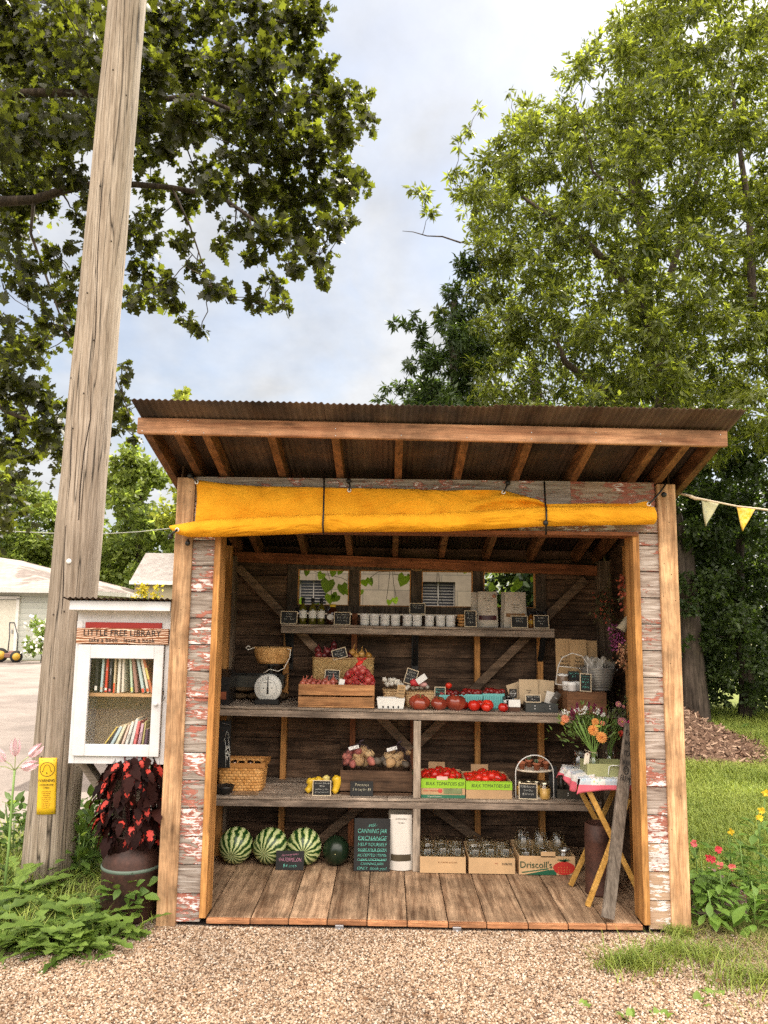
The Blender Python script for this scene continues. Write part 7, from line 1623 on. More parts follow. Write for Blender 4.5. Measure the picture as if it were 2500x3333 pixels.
xa, xb = X(700, 2540, .93), X(858, 2540, .93); zb4 = zlow(0); bk5 = rect_basket('woven_basket', 'square splint woven basket with a thick rim at the left of the lower shelf', (xa+xb)/2, 1.06, zb4, xb-xa, .26, (2568-2490)*mpp(.95)+.01, WB, .09, .004, lip=False)
hh5 = (2568-2490)*mpp(.95); b = MB(); w5 = xb-xa
for s_ in (-1, 1): b.box((0, s_*.131, hh5+.004), (w5+.012, .008, .03)); b.box((s_*(w5/2+.002), 0, hh5+.004), (.008, .262, .03))
part('rim', b, plain((0.48, 0.22, 0.06), .6), bk5)
for i in range(5): x = -w5*.35+w5*.17*i; b = MB(); b.lathe([(.0001, 0), (.022, 0), (.022, .01), (.0001, .012)], 16); solo('jar_ring', b, metal((.35, .25, .2), .3), 'jar lid lying inside the square woven basket', 'lid', ((xa+xb)/2+x, 1.0+.03*(i % 2), zb4+hh5+.002), (R_(20), R_(10*i-20), 0), 'jar lids in the woven basket')
x = X(730, 2578, .86); b = MB(); b.lathe([(.0001, 0), (.030, 0), (.050, .015), (.064, .045), (.066, .055), (.062, .055), (.045, .02), (.0001, .012)], 28); solo('black_bowl', b, plain((.018, .018, .018), .35), 'small black bowl at the front left corner of the lower shelf', 'bowl', (x, .865, zb4))
xa, xb = X(760, 2575, .87), X(842, 2575, .87); b = MB(); b.prism([(-.085, -.05), (.085, -.045), (.078, .05), (-.06, .05)], .007, 'z'); solo('wood_board', b, wood((.3, .18, .09), (.5, .34, .2), 0), 'thin pale wooden board lying beside the black bowl', 'board', ((xa+xb)/2, .88, zb4+.0045))
# squash
SQ = fruit((0.70, 0.42, 0.02), (0.80, 0.55, 0.05), .3, 8.0); SQ2 = fruit((0.72, 0.58, 0.12), (0.80, 0.66, 0.22), .3, 8.0)
def squash(px, Y, top, bend, m, label, r=.034, flip=False):
    x = X(px, 2570, Y); h = at(px, top, Y).z-zb4; pts = []; rs = []
    for i in range(11):
        t = i/10; pts.append((bend*math.sin(t*PI*.9)*(1 if not flip else -1), 0, r*.9+(h-r*1.5)*t)); rs.append(r*(1.0-.55*t if t < .8 else .45-.1*(t-.8)) if not flip else r*(.55+.4*t))
    rs[0] = r*.7; rs[-1] *= .6; b = MB(); pts2 = [(pts[0][0], 0, pts[0][2]-r*.6)]+pts+[(pts[-1][0], 0, pts[-1][2]+r*.25)]; b.tube(pts2, [r*.15]+rs+[rs[-1]*.4], 16)
    return solo('summer_squash', b, m, label, 'squash', (x, Y, zb4-.008), (R_(-10), 0, 0), 'yellow summer squash')
squash(1003, .90, 2522, -.022, SQ, 'curved golden squash at the left of the squash sign', .037, True); squash(1035, .96, 2518, .0, SQ, 'golden squash behind the left half of the squash sign', .034, True); squash(1061, .98, 2514, .0, SQ2, 'pale yellow squash behind the right half of the squash sign', .03, True); squash(1090, .89, 2514, -.012, SQ, 'golden squash standing at the right of the squash sign', .036, True)
chalk(1018, 1076, 2537, 2583, .85, [('Summer Squash', .18), ('$2/lb', .18), ('yellow | green', .16), ('patty | zucchini', .16)], 'chalkboard leaning against the yellow squash', zb4)
# potato crate
xa, xb = X(1106, 2550, .90), X(1343, 2550, .90); w_ = xb-xa; hP = (2562-2490)*mpp(.9); DK = wood((0.07, 0.038, 0.022), (0.19, 0.11, 0.065), 0, .75, .4, .7)
o = thing('potato_crate', 'dark wooden crate of bagged potatoes in the middle of the lower shelf', 'crate', ((xa+xb)/2, .90, zb4)); 
b = MB(); b.box((0, .007, hP/2+.012), (w_, .014, hP-.02), bev=.003); part('front_board', b, DK, o)
b = MB(); b.box((0, .283, hP/2+.012), (w_, .014, hP-.02), bev=.003); part('back_board', b, DK, o)
for s_ in (-1, 1): b = MB(); b.box((s_*(w_/2-.008), .145, hP/2+.012), (.014, .26, hP-.02)); part('end_board', b, wood((0.07, 0.038, 0.022), (0.19, 0.11, 0.065), 1), o)
b = MB(); b.box((0, .145, .007), (w_-.01, .28, .012)); b.box((0, -.006, .004), (w_*.9, .02, .008)); part('bottom_board', b, DK, o)
def potato(seed):
    rs_ = np.random.default_rng(seed); ph = rs_.uniform(0, 6, 4)
    b = MB(); b.ball((0, 0, 0), .03, 14, 10, sc3=(1.25, .95, .88), fn=lambda t, a: 1+.06*math.sin(2*a+ph[0]+t)+.05*math.sin(3*t+ph[1])+.03*math.sin(5*a+ph[2])); return b
PT = fruit((0.38, 0.23, 0.11), (0.60, 0.42, 0.22), .6, 22.0, .2); PR = fruit((0.30, 0.09, 0.08), (0.45, 0.17, 0.13), .5, 22.0, .2); PK = plain((.10, .08, .06), .6, 0, .3)
pm = [potato(i).mesh('potato', PT) for i in range(3)]; pr = potato(5).mesh('potato', PR); pk = potato(6).mesh('potato', PK)
pls = [(1130, 2463, 0, 1.0, 'r'), (1128, 2480, 1, .9, 'r'), (1150, 2472, 2, .9, 't'), (1148, 2486, 0, .8, 'r'), (1163, 2446, 1, 1.0, 'r'), (1180, 2449, 2, 1.25, 't'), (1202, 2455, 0, 1.1, 't'), (1168, 2478, 1, 1.2, 't'), (1190, 2478, 2, 1.15, 't'), (1208, 2477, 0, .9, 'r'), (1162, 2462, 2, .9, 't'), (1140, 2449, 1, .8, 'r'), (1228, 2478, 1, .8, 'k'), (1245, 2474, 0, .8, 'k'), (1238, 2486, 2, .8, 'k'), (1256, 2484, 1, .7, 'k'),
       (1265, 2462, 0, 1.0, 't'), (1284, 2470, 2, 1.3, 't'), (1272, 2482, 1, 1.1, 't'), (1300, 2460, 0, 1.0, 't'), (1309, 2483, 2, .9, 't'), (1275, 2445, 1, .8, 't'), (1290, 2486, 0, .9, 't'), (1328, 2450, 1, .6, 't'), (1320, 2488, 2, .8, 'k')]
for i, (px, py, k, s_, m_) in enumerate(pls):
    Y = .94+.05*(i % 3) if py > 2470 else 1.0+.03*(i % 2); c = at(px, py, Y)
    grp = 'potatoes in the left net' if px < 1218 else ('dark potatoes between the nets' if px < 1260 else 'potatoes in the right net')
    lbl = {'r': 'reddish', 't': 'tan', 'k': 'dark'}[m_]+' potato in the '+('left heap' if px < 1218 else ('dip between the two heaps' if px < 1260 else 'right heap'))+' of the potato crate'
    place('potato', lbl, 'potato', {'t': pm[k], 'r': pr, 'k': pk}[m_], None, c, (rng.uniform(-1, 1), rng.uniform(-1, 1), rng.uniform(0, 3)), grp+' '+{'r': '(red)', 't': '(tan)', 'k': '(dark)'}[m_], s_*1.05)
def netting(px, py, w_, h, Y, label):
    c = at(px, py, Y); o = thing('potato_net', label, 'net', c); b = MB()
    for s_ in (-1, 1):
        for k in range(12):
            ph = s_*1.5+2*PI*k/12; b.tube([(math.cos(ph+s_*t*2.2)*w_*math.sqrt(max(0, 1-t*t)), math.sin(ph+s_*t*2.2)*.06*math.sqrt(max(0, 1-t*t))-.01, h*t) for t in np.linspace(0, 1, 9)], .0009, 4, cap=False)
    b.tube([(0, 0, h*.98), (.01, 0, h+.012), (.03, 0, h+.02)], .006, 6); part('mesh', b, plain((.05, .03, .04), .6), o)
    part('tag', MB().box((-.035, -.03, h*.82), (.07, .001, .022), rot=(0, -.25, 0)), WHITE, o)
netting(1168, 2492, .115, .15, .99, 'dark net drawn over the left heap of potatoes'); netting(1292, 2492, .10, .14, .99, 'dark net drawn over the right heap of potatoes')
chalk(1141, 1213, 2538, 2582, .86, [('Potatoes', .30), ('5 lb bag for $8', .26)], 'unframed chalkboard with cream writing before the potato crate', zb4, frame=False, mat=plain((.75, .70, .5), .9))
# bulk tomato boxes
LIME = plain((0.28, 0.52, 0.03), .8, 0, .06); GRN = plain((0.05, 0.16, 0.03), .8)
def openbox(name, label, px0, px1, py0, py1, Y, z, dp, mat, cat='box', th=.004, inner=None, fl=None):
    xa, xb = X(px0, py1, Y), X(px1, py1, Y); w_ = xb-xa; h = (py1-py0)*mpp(Y); o = thing(name, label, cat, ((xa+xb)/2, Y, z)); b = MB()
    b.box((0, th/2, h/2), (w_, th, h)); b.box((0, dp, h/2), (w_, th, h)); b.box((-w_/2+th/2, dp/2, h/2), (th, dp-th, h)); b.box((w_/2-th/2, dp/2, h/2), (th, dp-th, h)); b.box((0, dp/2, th/2), (w_-2*th, dp-th, th)); part('carton_walls', b, mat, o)
    return o, w_, h
bt_ = [tomato(0.032, 4, 0.03, TR, .88), tomato(0.032, 5, 0.02, TR, .9)]
for q, (p0, p1, t0, t1, lb) in enumerate(((1371, 1514, 2535, 2592, 'left cardboard box of bulk tomatoes with a lime green strip and printed red tomato'), (1517, 1667, 2547, 2598, 'right cardboard box of bulk tomatoes, plain brown under its lime strip'))):
    o, w_, h = openbox('tomato_box', lb, p0, p1, t0, t1, .84, zb4, .34, CARD)
    b = MB(); b.box((0, -.0012, h*.76), (w_+.002, .002, h*.46)); b.box((0, .008, h+.001), (w_, .02, .002)); part('green_strip', b, LIME, o)
    b = MB(); b.box((0, .10, h+.022), (.003, .20, .05)); ob = part('green_flap', b, GRN, o, (-w_/2+.02, .12, -.01), (0, -.5, 0))
    b = MB(); b.box((-.02, .36, h*.5+.02), (w_*.4, .004, h+.05)); part('flap', b, CARD, o)
    text(o, 'BULK TOMATOES'+(' $20' if q == 0 else '-$20'), (0.01, -.0028, h*.76), .030, INK, shear=.15, sx=.86)
    if q == 0:
        b = MB(); b.box((0, -.0010, h*.09), (w_+.001, .002, h*.17)); part('green_base', b, plain((.03, .16, .09), .7), o)
        b = MB(); b.box((w_*.22, -.0012, h*.37), (w_*.42, .002, h*.28)); part('printed_panel', b, plain((.22, .26, .12), .7, 0, .6), o)
        b = MB(); b.ball((-w_*.07, -.001, h*.38), .014, 12, 8, sc3=(1, .1, 1)); part('printed_tomato', b, plain((.62, .08, .06), .6), o)
        text(o, 'FARM TOMATOES', (-w_*.28, -.002, h*.38), .012, plain((.6, .12, .08), .8)); text(o, 'Organic Produce', (-w_*.2, -.0028, h*.09), .013, plain((.6, .6, .5), .8))
    k = 0; rows = [(0, 6, .05), (1, 6, .10), (2, 5, .16), (3, 5, .22), (4, 5, .28)]
    for (r_, nn_, dy) in rows:
        for j in range(nn_):
            x = -w_/2+.035+(w_-.07)*(j+.5*(r_ % 2)*.8)/(nn_-.6); zz_ = zb4+h-.028+.012*math.sin(j*2.1+r_)+(.032 if (r_ in (1, 2) and 0 < j < nn_-1) else .0)+(.018 if r_ > 2 else 0)
            if abs(x) > w_/2-.03: continue
            place('tomato', 'red tomato heaped in the '+('left', 'right')[q]+' bulk tomato box', 'tomato', bt_[k % 2], None, (o.location.x+x, .84+dy, zz_), (rng.uniform(-.6, .6), rng.uniform(-.6, .6), rng.uniform(0, 6)), ('tomatoes in the left bulk box', 'tomatoes in the right bulk box')[q], rng.uniform(.95, 1.15)); k += 1
x = X(1440, 2530, .85); b = MB(); b.box((0, 0, 0), (.072, .001, .022)); solo('price_card', b, plain((.72, .45, .40), .8), 'small pink card tucked in the front of the left tomato box', 'card', (X(1439, 2534, .838), .838, at(1439, 2533, .838).z))
# arched wire stand with pots and candles
o = thing('wire_stand', 'two tier round wire stand holding terracotta pots and candle jars', 'plant stand', (X(1740, 2590, .93), .93, zb4)); L0 = o.location; b = MB()
for Y in (.86, 1.0):
    pts = []
    for k in range(17): a = PI*k/16; pts.append(at(1740-63*math.cos(a)*(.93/.95), 2518-60*math.sin(a), Y)-L0)
    pts = [Vector((pts[0].x, pts[0].y, .004))]+pts+[Vector((pts[-1].x, pts[-1].y, .004))]; b.tube(pts, .0038, 7)
part('arch', b, plain((.68, .68, .66), .35), o)
zs_ = at(1740, 2504, .93).z-L0.z; b = MB(); b.lathe([(.0001, 0), (.122, 0), (.126, .004), (.126, .012), (.122, .012), (.0001, .006)], 32, (0, 0, zs_-.008), sy=.62); part('shelf_tray', b, plain((.62, .55, .45), .5), o)
b = MB(); b.lathe([(.0001, 0), (.130, 0), (.134, .006), (.0001, .006)], 32, (0, 0, .0), sy=.62); part('bottom_tray', b, plain((.5, .45, .38), .5), o)
TCm = plain((0.38, 0.13, 0.065), .8, 0, .15)
pot = MB().lathe([(.0001, 0), (.016, 0), (.022, .036), (.026, .036), (.026, .048), (.022, .048), (.020, .040), (.0001, .038)], 18).mesh('pot', TCm)
for i, (px, Y, lb) in enumerate(((1699, .92, 'leftmost tiny terracotta pot on the wire stand'), (1722, 1.0, 'rear terracotta pot between the two left ones'), (1747, .89, 'front terracotta pot with a small succulent'), (1778, .93, 'rightmost tiny terracotta pot on the wire stand'), (1760, 1.0, 'rear terracotta pot behind the succulent'))):
    p_ = place('terracotta_pot', lb, 'pot', pot, None, (X(px, 2500, Y), Y, L0.z+zs_+.002), (0, 0, 0), 'tiny terracotta pots on the wire stand', 1.02)
    if i in (2, 1):
        n = 12; a = rng.uniform(0, 2*PI, n); V, l_, t2 = leaves(np.zeros((n, 3))+np.array([0, 0, .045]), np.stack([np.cos(a)*.5, np.sin(a)*.5, np.full(n, .9)], 1), rng.normal(size=(n, 3)), np.full(n, .026), OVAL); link('succulent', fast_mesh('succulent', V, l_, t2, plain((.14, .2, .12), .6)), p_)
WAX = fruit((0.55, 0.30, 0.06), (0.70, 0.45, 0.14), .3, 6.0)
for i, (px, Y, lb) in enumerate(((1694, .94, 'candle jar at the far left under the wire stand'), (1722, .97, 'candle jar behind the beeswax sign, left one'), (1748, .96, 'candle jar behind the beeswax sign, middle one'), (1775, .95, 'candle jar at the rear right under the wire stand'), (1774, .86, 'front candle jar of golden wax right of the beeswax sign'), (1708, .90, 'candle jar left of the beeswax sign'))):
    x = X(px, 2590, Y); o2 = thing('candle_jar', lb, 'candle', (x, Y, zb4+(.007 if Y > .87 else 0)), group='golden beeswax candle jars'); s_ = 1.15 if Y < .87 else .95
    part('wax', MB().lathe([(.0001, .002), (.028*s_, .002), (.031*s_, .010), (.031*s_, .060*s_), (.0001, .060*s_)], 18), WAX, o2); part('jar_glass', MB().lathe([(.030*s_, 0), (.033*s_, .006), (.033*s_, .068*s_), (.026*s_, .078*s_), (.026*s_, .09*s_)], 20), glass((.97, .95, .88)), o2)
    part('lid', MB().lathe([(.028*s_, .084*s_), (.028*s_, .095*s_), (.0001, .096*s_)], 18), metal((.6, .55, .4), .35), o2)
chalk(1690, 1748, 2552, 2599, .84, [('PURE Beeswax', .22), ('Candles', .2), ('$10 each', .22)], 'chalkboard leaning on the candle jars', zb4, roll=1)
c = at(1802, 2592, .90); b = MB(); b.box((0, 0, .10), (.055, .006, .20)); solo('black_slate', b, SLATE, 'blank black slate standing right of the wire stand', 'slate', (c.x, .90, zb4+.001), (R_(-5), 0, 0))
xa, xb = X(1816, 2590, .86), X(1905, 2590, .86); w_ = xb-xa; o = thing('tool_tray', 'dark metal tray of bottles half hidden behind the patterned cloth', 'tray', ((xa+xb)/2, .87, zb4)); b = MB()
for (p, d) in (((0, .07, .003), (w_, .14, .004)), ((0, 0, .03), (w_, .003, .06)), ((0, .14, .03), (w_, .003, .06)), ((-w_/2, .07, .03), (.003, .14, .06)), ((w_/2, .07, .03), (.003, .14, .06))): b.box(p, d)
part('tray_body', b, plain((0.09, 0.085, 0.07), .4, .5), o)
for k in range(2): b = MB(); b.ball((-.02, -.003, .022+.014*k), .0035, 8, 6); part('rivet', b, WHITE, o)
for k in range(3): x = (xa+xb)/2-w_*.28+w_*.27*k; b = MB(); b.lathe([(.0001, 0), (.02, 0), (.02, .09), (.01, .11), (.01, .13), (.0001, .13)], 14); solo('dark_bottle', b, plain((.03, .025, .02), .1), 'dark bottle standing in the dark metal tray', 'bottle', (x, .93, zb4+.006), (0, 0, 0), 'dark bottles in the metal tray')

# ---------------------------------------------------------------- floor
zf = .052
def melon_mat():
    m = NM('striped_rind'); v = m.coord('Object', False); sp_ = m.t.nodes.new('ShaderNodeSeparateXYZ'); m.t.links.new(v, sp_.inputs[0])
    a = m.math('ARCTAN2', sp_.outputs[2], sp_.outputs[0]); oi = m.t.nodes.new('ShaderNodeObjectInfo')
    n1 = m.noise(m.coord('Object', True), 22, 5, .65); n2 = m.noise(m.coord('Object', True), 5, 2)
    d = m.math('ADD', m.math('MULTIPLY', m.math('SUBTRACT', n1, .5), 4.0), m.math('MULTIPLY', n2, 1.5))
    r_ = m.math('SQRT', m.math('ADD', m.math('MULTIPLY', sp_.outputs[0], sp_.outputs[0]), m.math('MULTIPLY', sp_.outputs[2], sp_.outputs[2])))
    d = m.math('MULTIPLY', d, m.math('MINIMUM', m.math('MULTIPLY', r_, 16.0), 1.0))
    s = m.math('ADD', m.math('MULTIPLY', m.math('SINE', m.math('ADD', m.math('MULTIPLY', a, 14.0), m.math('MULTIPLY', d, 2.0))), .5), .5)
    c = m.ramp(s, [(0.0, (0.012, 0.045, 0.010)), (0.36, (0.035, 0.10, 0.02)), (0.50, (0.34, 0.44, 0.13)), (1.0, (0.62, 0.66, 0.34))])
    c = m.mix(1.0, c, m.ramp(n1, [(.3, .75), (.7, 1.1)]), 'MULTIPLY')
    return m.done(c, .3, None, .5)
def melon(px, py, rpx, label, mat, dark=False, rot=(0, 0, 0)):
    Y = .90; 
    for _ in range(3): rr = rpx*mpp(Y); Y = max(.80, rowY(px, py+rpx*.98, zf))+rr*.55 if False else .93
    rr = rpx*mpp(Y-.03); x = X(px, py, Y); o = thing('watermelon', label, 'watermelon', (x, Y, zf+rr*.99), rot=rot, group='watermelons on the floor of the stand')
    b = MB(); b.ball((0, 0, 0), rr, 40, 26, sc3=(1, 1.05, 1), rot=(PI/2, 0, 0), fn=lambda t, a: 1-.05*math.exp(-(t/.18)**2)-.05*math.exp(-((PI-t)/.18)**2)); part('rind', b, mat, o)
    b = MB(); b.ball((0, -rr*1.0, 0), .004, 10, 6, sc3=(1, .4, 1)); part('blossom_scar', b, plain((.35, .33, .15), .8), o)
MM = melon_mat()
melon(768, 2752, 53, 'striped watermelon at the far left of the row', MM, rot=(R_(22), R_(10), 0)); melon(880, 2753, 53, 'striped watermelon in the middle of the three, left of its sign', MM, rot=(R_(14), R_(40), R_(-4))); melon(991, 2749, 53, 'striped watermelon on the right of its sign', MM, rot=(R_(6), R_(-30), R_(0)))
melon(1094, 2764, 42, 'smaller plain dark green watermelon at the right of the row', plain((.010, .022, .010), .28, 0, .3), True)
chalk(899, 986, 2775, 2830, .80, [('Homegrown', .20, CHALK_P, -6), ('WATERMELON', .30, CHALK_P), ('$4 each', .26, CHALK_G)], 'black sign with pink WATERMELON lettering in front of the melons', zf, frame=False)
cb_ = chalk(1154, 1266, 2675, 2829, .80, [('-FREE-', .075, CHALK_G, -10), ('CANNING JAR', .125, CHALK_G), ('EXCHANGE', .12, CHALK_G), ('HELP YOURSELF', .095, CHALK_G), ('SHARE YOUR EXTRA', .095, CHALK_G), ('ACCEPTED ITEMS:', .08, CHALK_G), ('CLEAN, UNCRACKED', .07, CHALK_G), ('CANNING JARS', .07, CHALK_G), ('ONLY  thank you!', .085, CHALK_G)], 'large black board with mint green canning jar exchange lettering', zf, frame=False, lean=5)
hB = 154*mpp(.8); wB = 112*mpp(.8); b = MB()
for fz_ in (.585, .375, .205): b.tube([(-wB*.36, -.003, hB*fz_), (wB*.36, -.003, hB*fz_+.001)], .0011, 5)
part('rule', b, CHALK_G, cb_)
pouch(1262, 1345, 2636, .92, zf, 'kraft pouch with handwriting behind the tall white pouch', plain((.30, .25, .19), .8), name='pouch', parts_txt=(('Old Recipe Bath', .95, .035),))
pouch(1268, 1343, 2652, .85, zf, 'tall white pouch with an oval window at the foot of the shelf support', plain((.66, .62, .56), .6, 0, .06, .3, .3), (.17, .12, plain((.10, .08, .05), .2, 0, .4)), (('Red Rock Bath', .93, .035), ('Tea Lights', .86, .03)), depth=.06)
CARD2 = plain((.56, .37, .20), .85, 0, .12, .2)
boxes = [('jar_crate', 'left plain cardboard tray of empty jars beside the shelf support', 1367, 1516, 2790, 2838, .79), ('jar_crate', 'middle cardboard tray of empty jars printed 8 PACKS', 1526, 1677, 2795, 2842, .79), ('jar_crate', 'right cardboard tray of empty jars with a printed red berry and leaves', 1690, 1873, 2789, 2844, .785)]
GL = glass(); jar_prof = [(.0001, .002), (.036, .002), (.040, .008), (.041, .085), (.038, .098), (.031, .106), (.031, .118), (.033, .120)]
me_j = MB().lathe(jar_prof, 18).mesh('jar_glass', GL); me_jd = MB().lathe([(r, .122-z) for r, z in jar_prof][::-1], 18).mesh('jar_glass', GL); me_tall = MB().lathe([(.0001, .002), (.040, .002), (.044, .008), (.044, .13), (.034, .155), (.030, .165), (.030, .182)], 18).mesh('jar_glass', GL)
me_ring = MB().lathe([(.0335, .106), (.0345, .108), (.0345, .121), (.0335, .122)], 18).mesh('ring', metal((.6, .6, .58), .3))
for q, (nm, lb, p0, p1, t0, t1, Y) in enumerate(boxes):
    o, w_, h = openbox(nm, lb, p0, p1, t0, t1, Y, zf, .36, CARD2)
    if q == 1: text(o, '8 PACKS', (w_*.33, -.002, h*.62), .020, INK, sx=.85); text(o, 'JARS', (w_*.1, -.002, h*.66), .010, plain((.45, .15, .08), .8))
    if q == 0: text(o, 'ALL PURPOSE GLASS JARS', (w_*.1, -.002, h*.66), .011, plain((.35, .18, .07), .8)); b = MB(); b.box((0, .001, 0), (w_*.3, .003, .012)); 
    if q == 2:
        text(o, "Driscoll's", (-w_*.20, -.0022, h*.52), .056, plain((.01, .06, .03), .7), ext=.0012, sx=1.0)
        b = MB(); b.prism([(-w_*.46, h*.14), (w_*.02, h*.36), (w_*.02, h*.31), (-w_*.44, h*.10)], .002, 'y', (0, -.0012, 0)); b.prism([(-w_*.40, .001), (w_*.02, h*.27), (w_*.16, h*.27), (w_*.16, .001)], .002, 'y', (0, -.0014, 0)); part('printed_stripe', b, plain((.01, .10, .05), .7), o)
        b = MB(); 
        pts = [(w_*(.30+.20*math.cos(a)*(1 if math.sin(a) > 0 else .92)), h*(.36+.36*math.sin(a)*(1.0 if math.sin(a) > 0 else .95))) for a in np.linspace(0, 2*PI, 28)[:-1]]; pts = [(min(x_, w_*.495), max(y_, .001)) for x_, y_ in pts]
        b.prism(pts, .002, 'y', (0, -.0022, 0)); part('printed_berry', b, plain((.50, .03, .02), .6, 0, .25), o)
        b = MB()
        for k in range(7): a = .25+PI*(k)/6*.85; cx_, cz_ = w_*.30, h*.74; b.prism([(cx_+.004*math.sin(a), cz_-.004), (cx_+math.cos(a)*.045-.003, cz_+abs(math.sin(a))*.018+.004), (cx_-.004*math.sin(a), cz_+.006)], .0016, 'y', (0, -.0034, 0))
        part('printed_leaves', b, plain((.01, .09, .04), .7), o)
        b = MB()
        for k in range(14): b.ball((w_*(.20+.05*(k % 5)), -.0036, h*(.16+.13*(k//5))), .0022, 6, 4, sc3=(1, .3, 1))
        part('printed_seeds', b, plain((.75, .45, .1), .7), o)
        b = MB(); b.box((w_*.02, .002, h+.010), (w_*.26, .004, .034)); part('handle_flap', b, CARD2, o)
    nx = 3; k = 0
    for r_ in range(3):
        for j in range(3):
            x = o.location.x+w_*(-.33+.33*j)+.004*math.sin(r_*3+j); yy = Y+.055+.105*r_; up_ = (q == 2 and r_ != 0) or (q == 2 and j == 2)
            jo = thing('canning_jar', 'empty clear canning jar standing in the '+('left', 'middle', 'right')[q]+' cardboard tray', 'jar', (x, yy, zf+.006+(.0)), group='empty canning jars in the '+('left', 'middle', 'right')[q]+' tray')
            sc2 = 1.15 if q < 2 else 1.1
            mj = me_tall if (q == 2 and r_ > 0) else (me_j if up_ else me_jd)
            g_ = link('jar_glass', mj, jo); jo.scale = (sc2, sc2, sc2*(1.0+.06*math.sin(j+r_)))
            if q == 2 and mj is me_j: link('ring', me_ring, jo)
            k += 1
# rusty can under the table
c = atz(1950, 2945, zf); b = MB(); b.lathe([(.0001, 0), (.082, 0), (.084, .01), (.080, .02), (.080, .30), (.083, .31), (.080, .32), (.078, .40), (.070, .405), (.070, .30)], 28)
solo('rusty_can', b, rust((.035, .016, .012), (.11, .045, .03)), 'tall rusty brown can standing on the floor under the folding table', 'can', (X(1948, 2800, .48), .48, zf))
# folding tray table
YL = lambda ax: wood((0.48, 0.25, 0.05), (0.68, 0.40, 0.11), ax, .55, .12, .4, .15, knots=False)
tt = thing('tray_table', 'yellow wooden folding tray table with crossed legs in the right corner', 'table', (1.02, .48, zf)); T0 = tt.location
def leg(a, c_, Ya, Yb, m=None):
    A, B_ = at(*a, Ya)-T0, at(*c_, Yb)-T0; b = MB(); b.beam(A, B_, .030, .018, (0, 1, 0), bev=.002); part('leg', b, YL(1), tt)
leg((1912, 2950), (2045, 2600), .26, .30); leg((1902, 2545), (2076, 2896), .33, .33)
leg((1857, 2882), (2005, 2560), .58, .58); leg((1882, 2560), (2010, 2800), .61, .61)
zt5 = .745
b = MB(); b.box((.13, .02, zt5-zf-.008), (.42, .40, .016), bev=.003); part('table_top', b, wood((.10, .05, .025), (.24, .13, .07), 0), tt)
tb_ = Vector((T0.x+.13, T0.y+.02, zt5))
# patterned cloth along the left and front edges
def quilt():
    m = NM('patchwork_cloth'); v = m.coord('Object', False); sp_ = m.t.nodes.new('ShaderNodeSeparateXYZ'); m.t.links.new(v, sp_.inputs[0])
    vo = m.t.nodes.new('ShaderNodeTexVoronoi'); m.t.links.new(v, vo.inputs['Vector']); vo.inputs['Scale'].default_value = 60
    hs = m.n('SeparateColor', 0, Color=vo.outputs['Color'])
    spots = m.ramp(hs, [(0.0, (.72, .70, .66)), (.55, (.70, .69, .66)), (.62, (.60, .22, .30)), (.72, (.28, .42, .58)), (.84, (.66, .60, .25)), (.92, (.25, .5, .42)), (1, (.74, .72, .68))], 'CONSTANT')
    base = m.mix(m.ramp(vo.outputs['Distance'], [(.25, 1.0), (.45, 0.0)]), (.72, .70, .67), spots)
    ckx = m.math('FRACT', m.math('MULTIPLY', sp_.outputs[0], 6.5)); cky = m.math('FRACT', m.math('MULTIPLY', sp_.outputs[1], 6.5))
    blue = m.math('MULTIPLY', m.math('GREATER_THAN', ckx, .55), m.math('GREATER_THAN', cky, .5)); base = m.mix(m.math('MULTIPLY', blue, .55), base, (.30, .40, .52))
    bar = m.math('MULTIPLY', m.math('GREATER_THAN', sp_.outputs[0], .135), m.math('LESS_THAN', sp_.outputs[0], .175)); base = m.mix(bar, base, (.74, .16, .22))
    return m, base, sp_
m, base, sp_ = quilt(); hem = m.math('LESS_THAN', sp_.outputs[2], -.030); base2 = m.mix(hem, base, (.72, .15, .20)); QM = m.done(base2, .9, m.bump(m.noise(m.coord('Object', False), 300, 2), .2, .002), .1)
cl_o = thing('table_cloth', 'patchwork cloth with a pink hem draped over the edge of the tray table', 'cloth', (tb_.x, tb_.y, tb_.z+.002))
x0_, x1_, y0_, y1_ = -.215, .225, -.205, .205
def front(u, v):
    x = x0_+(x1_-x0_)*u; 
    if v < .5: t = v/.5; return Vector((x, y0_+.10*(1-t)-.004, .002+.003*math.sin(x*30)*(1-t)))
    t = (v-.5)/.5; return Vector((x-.012*t*(1-u)*2, y0_-.008-.006*math.sin(x*40)*t, -.058*t*(1+.25*(1-u)**6*2)))
def left(u, v):
    y = y0_+(y1_-y0_+.03)*u
    if v < .5: t = v/.5; return Vector((x0_+.10*(1-t)-.004+.05*u*(1-t), y, .003+.010*math.sin(u*5)*(1-t)+.018*math.sin(u*PI)*(1-t)))
    t = (v-.5)/.5; return Vector((x0_-.010-.035*t*(.3+u)-.008*math.sin(y*50), y, .004-.085*t*(.8+.3*math.sin(u*7))))
b = MB(); b.grid(front, 40, 12); b.grid(left, 40, 12); ob = part('fabric', b, QM, cl_o); md = ob.modifiers.new('s', 'SOLIDIFY'); md.thickness = .002
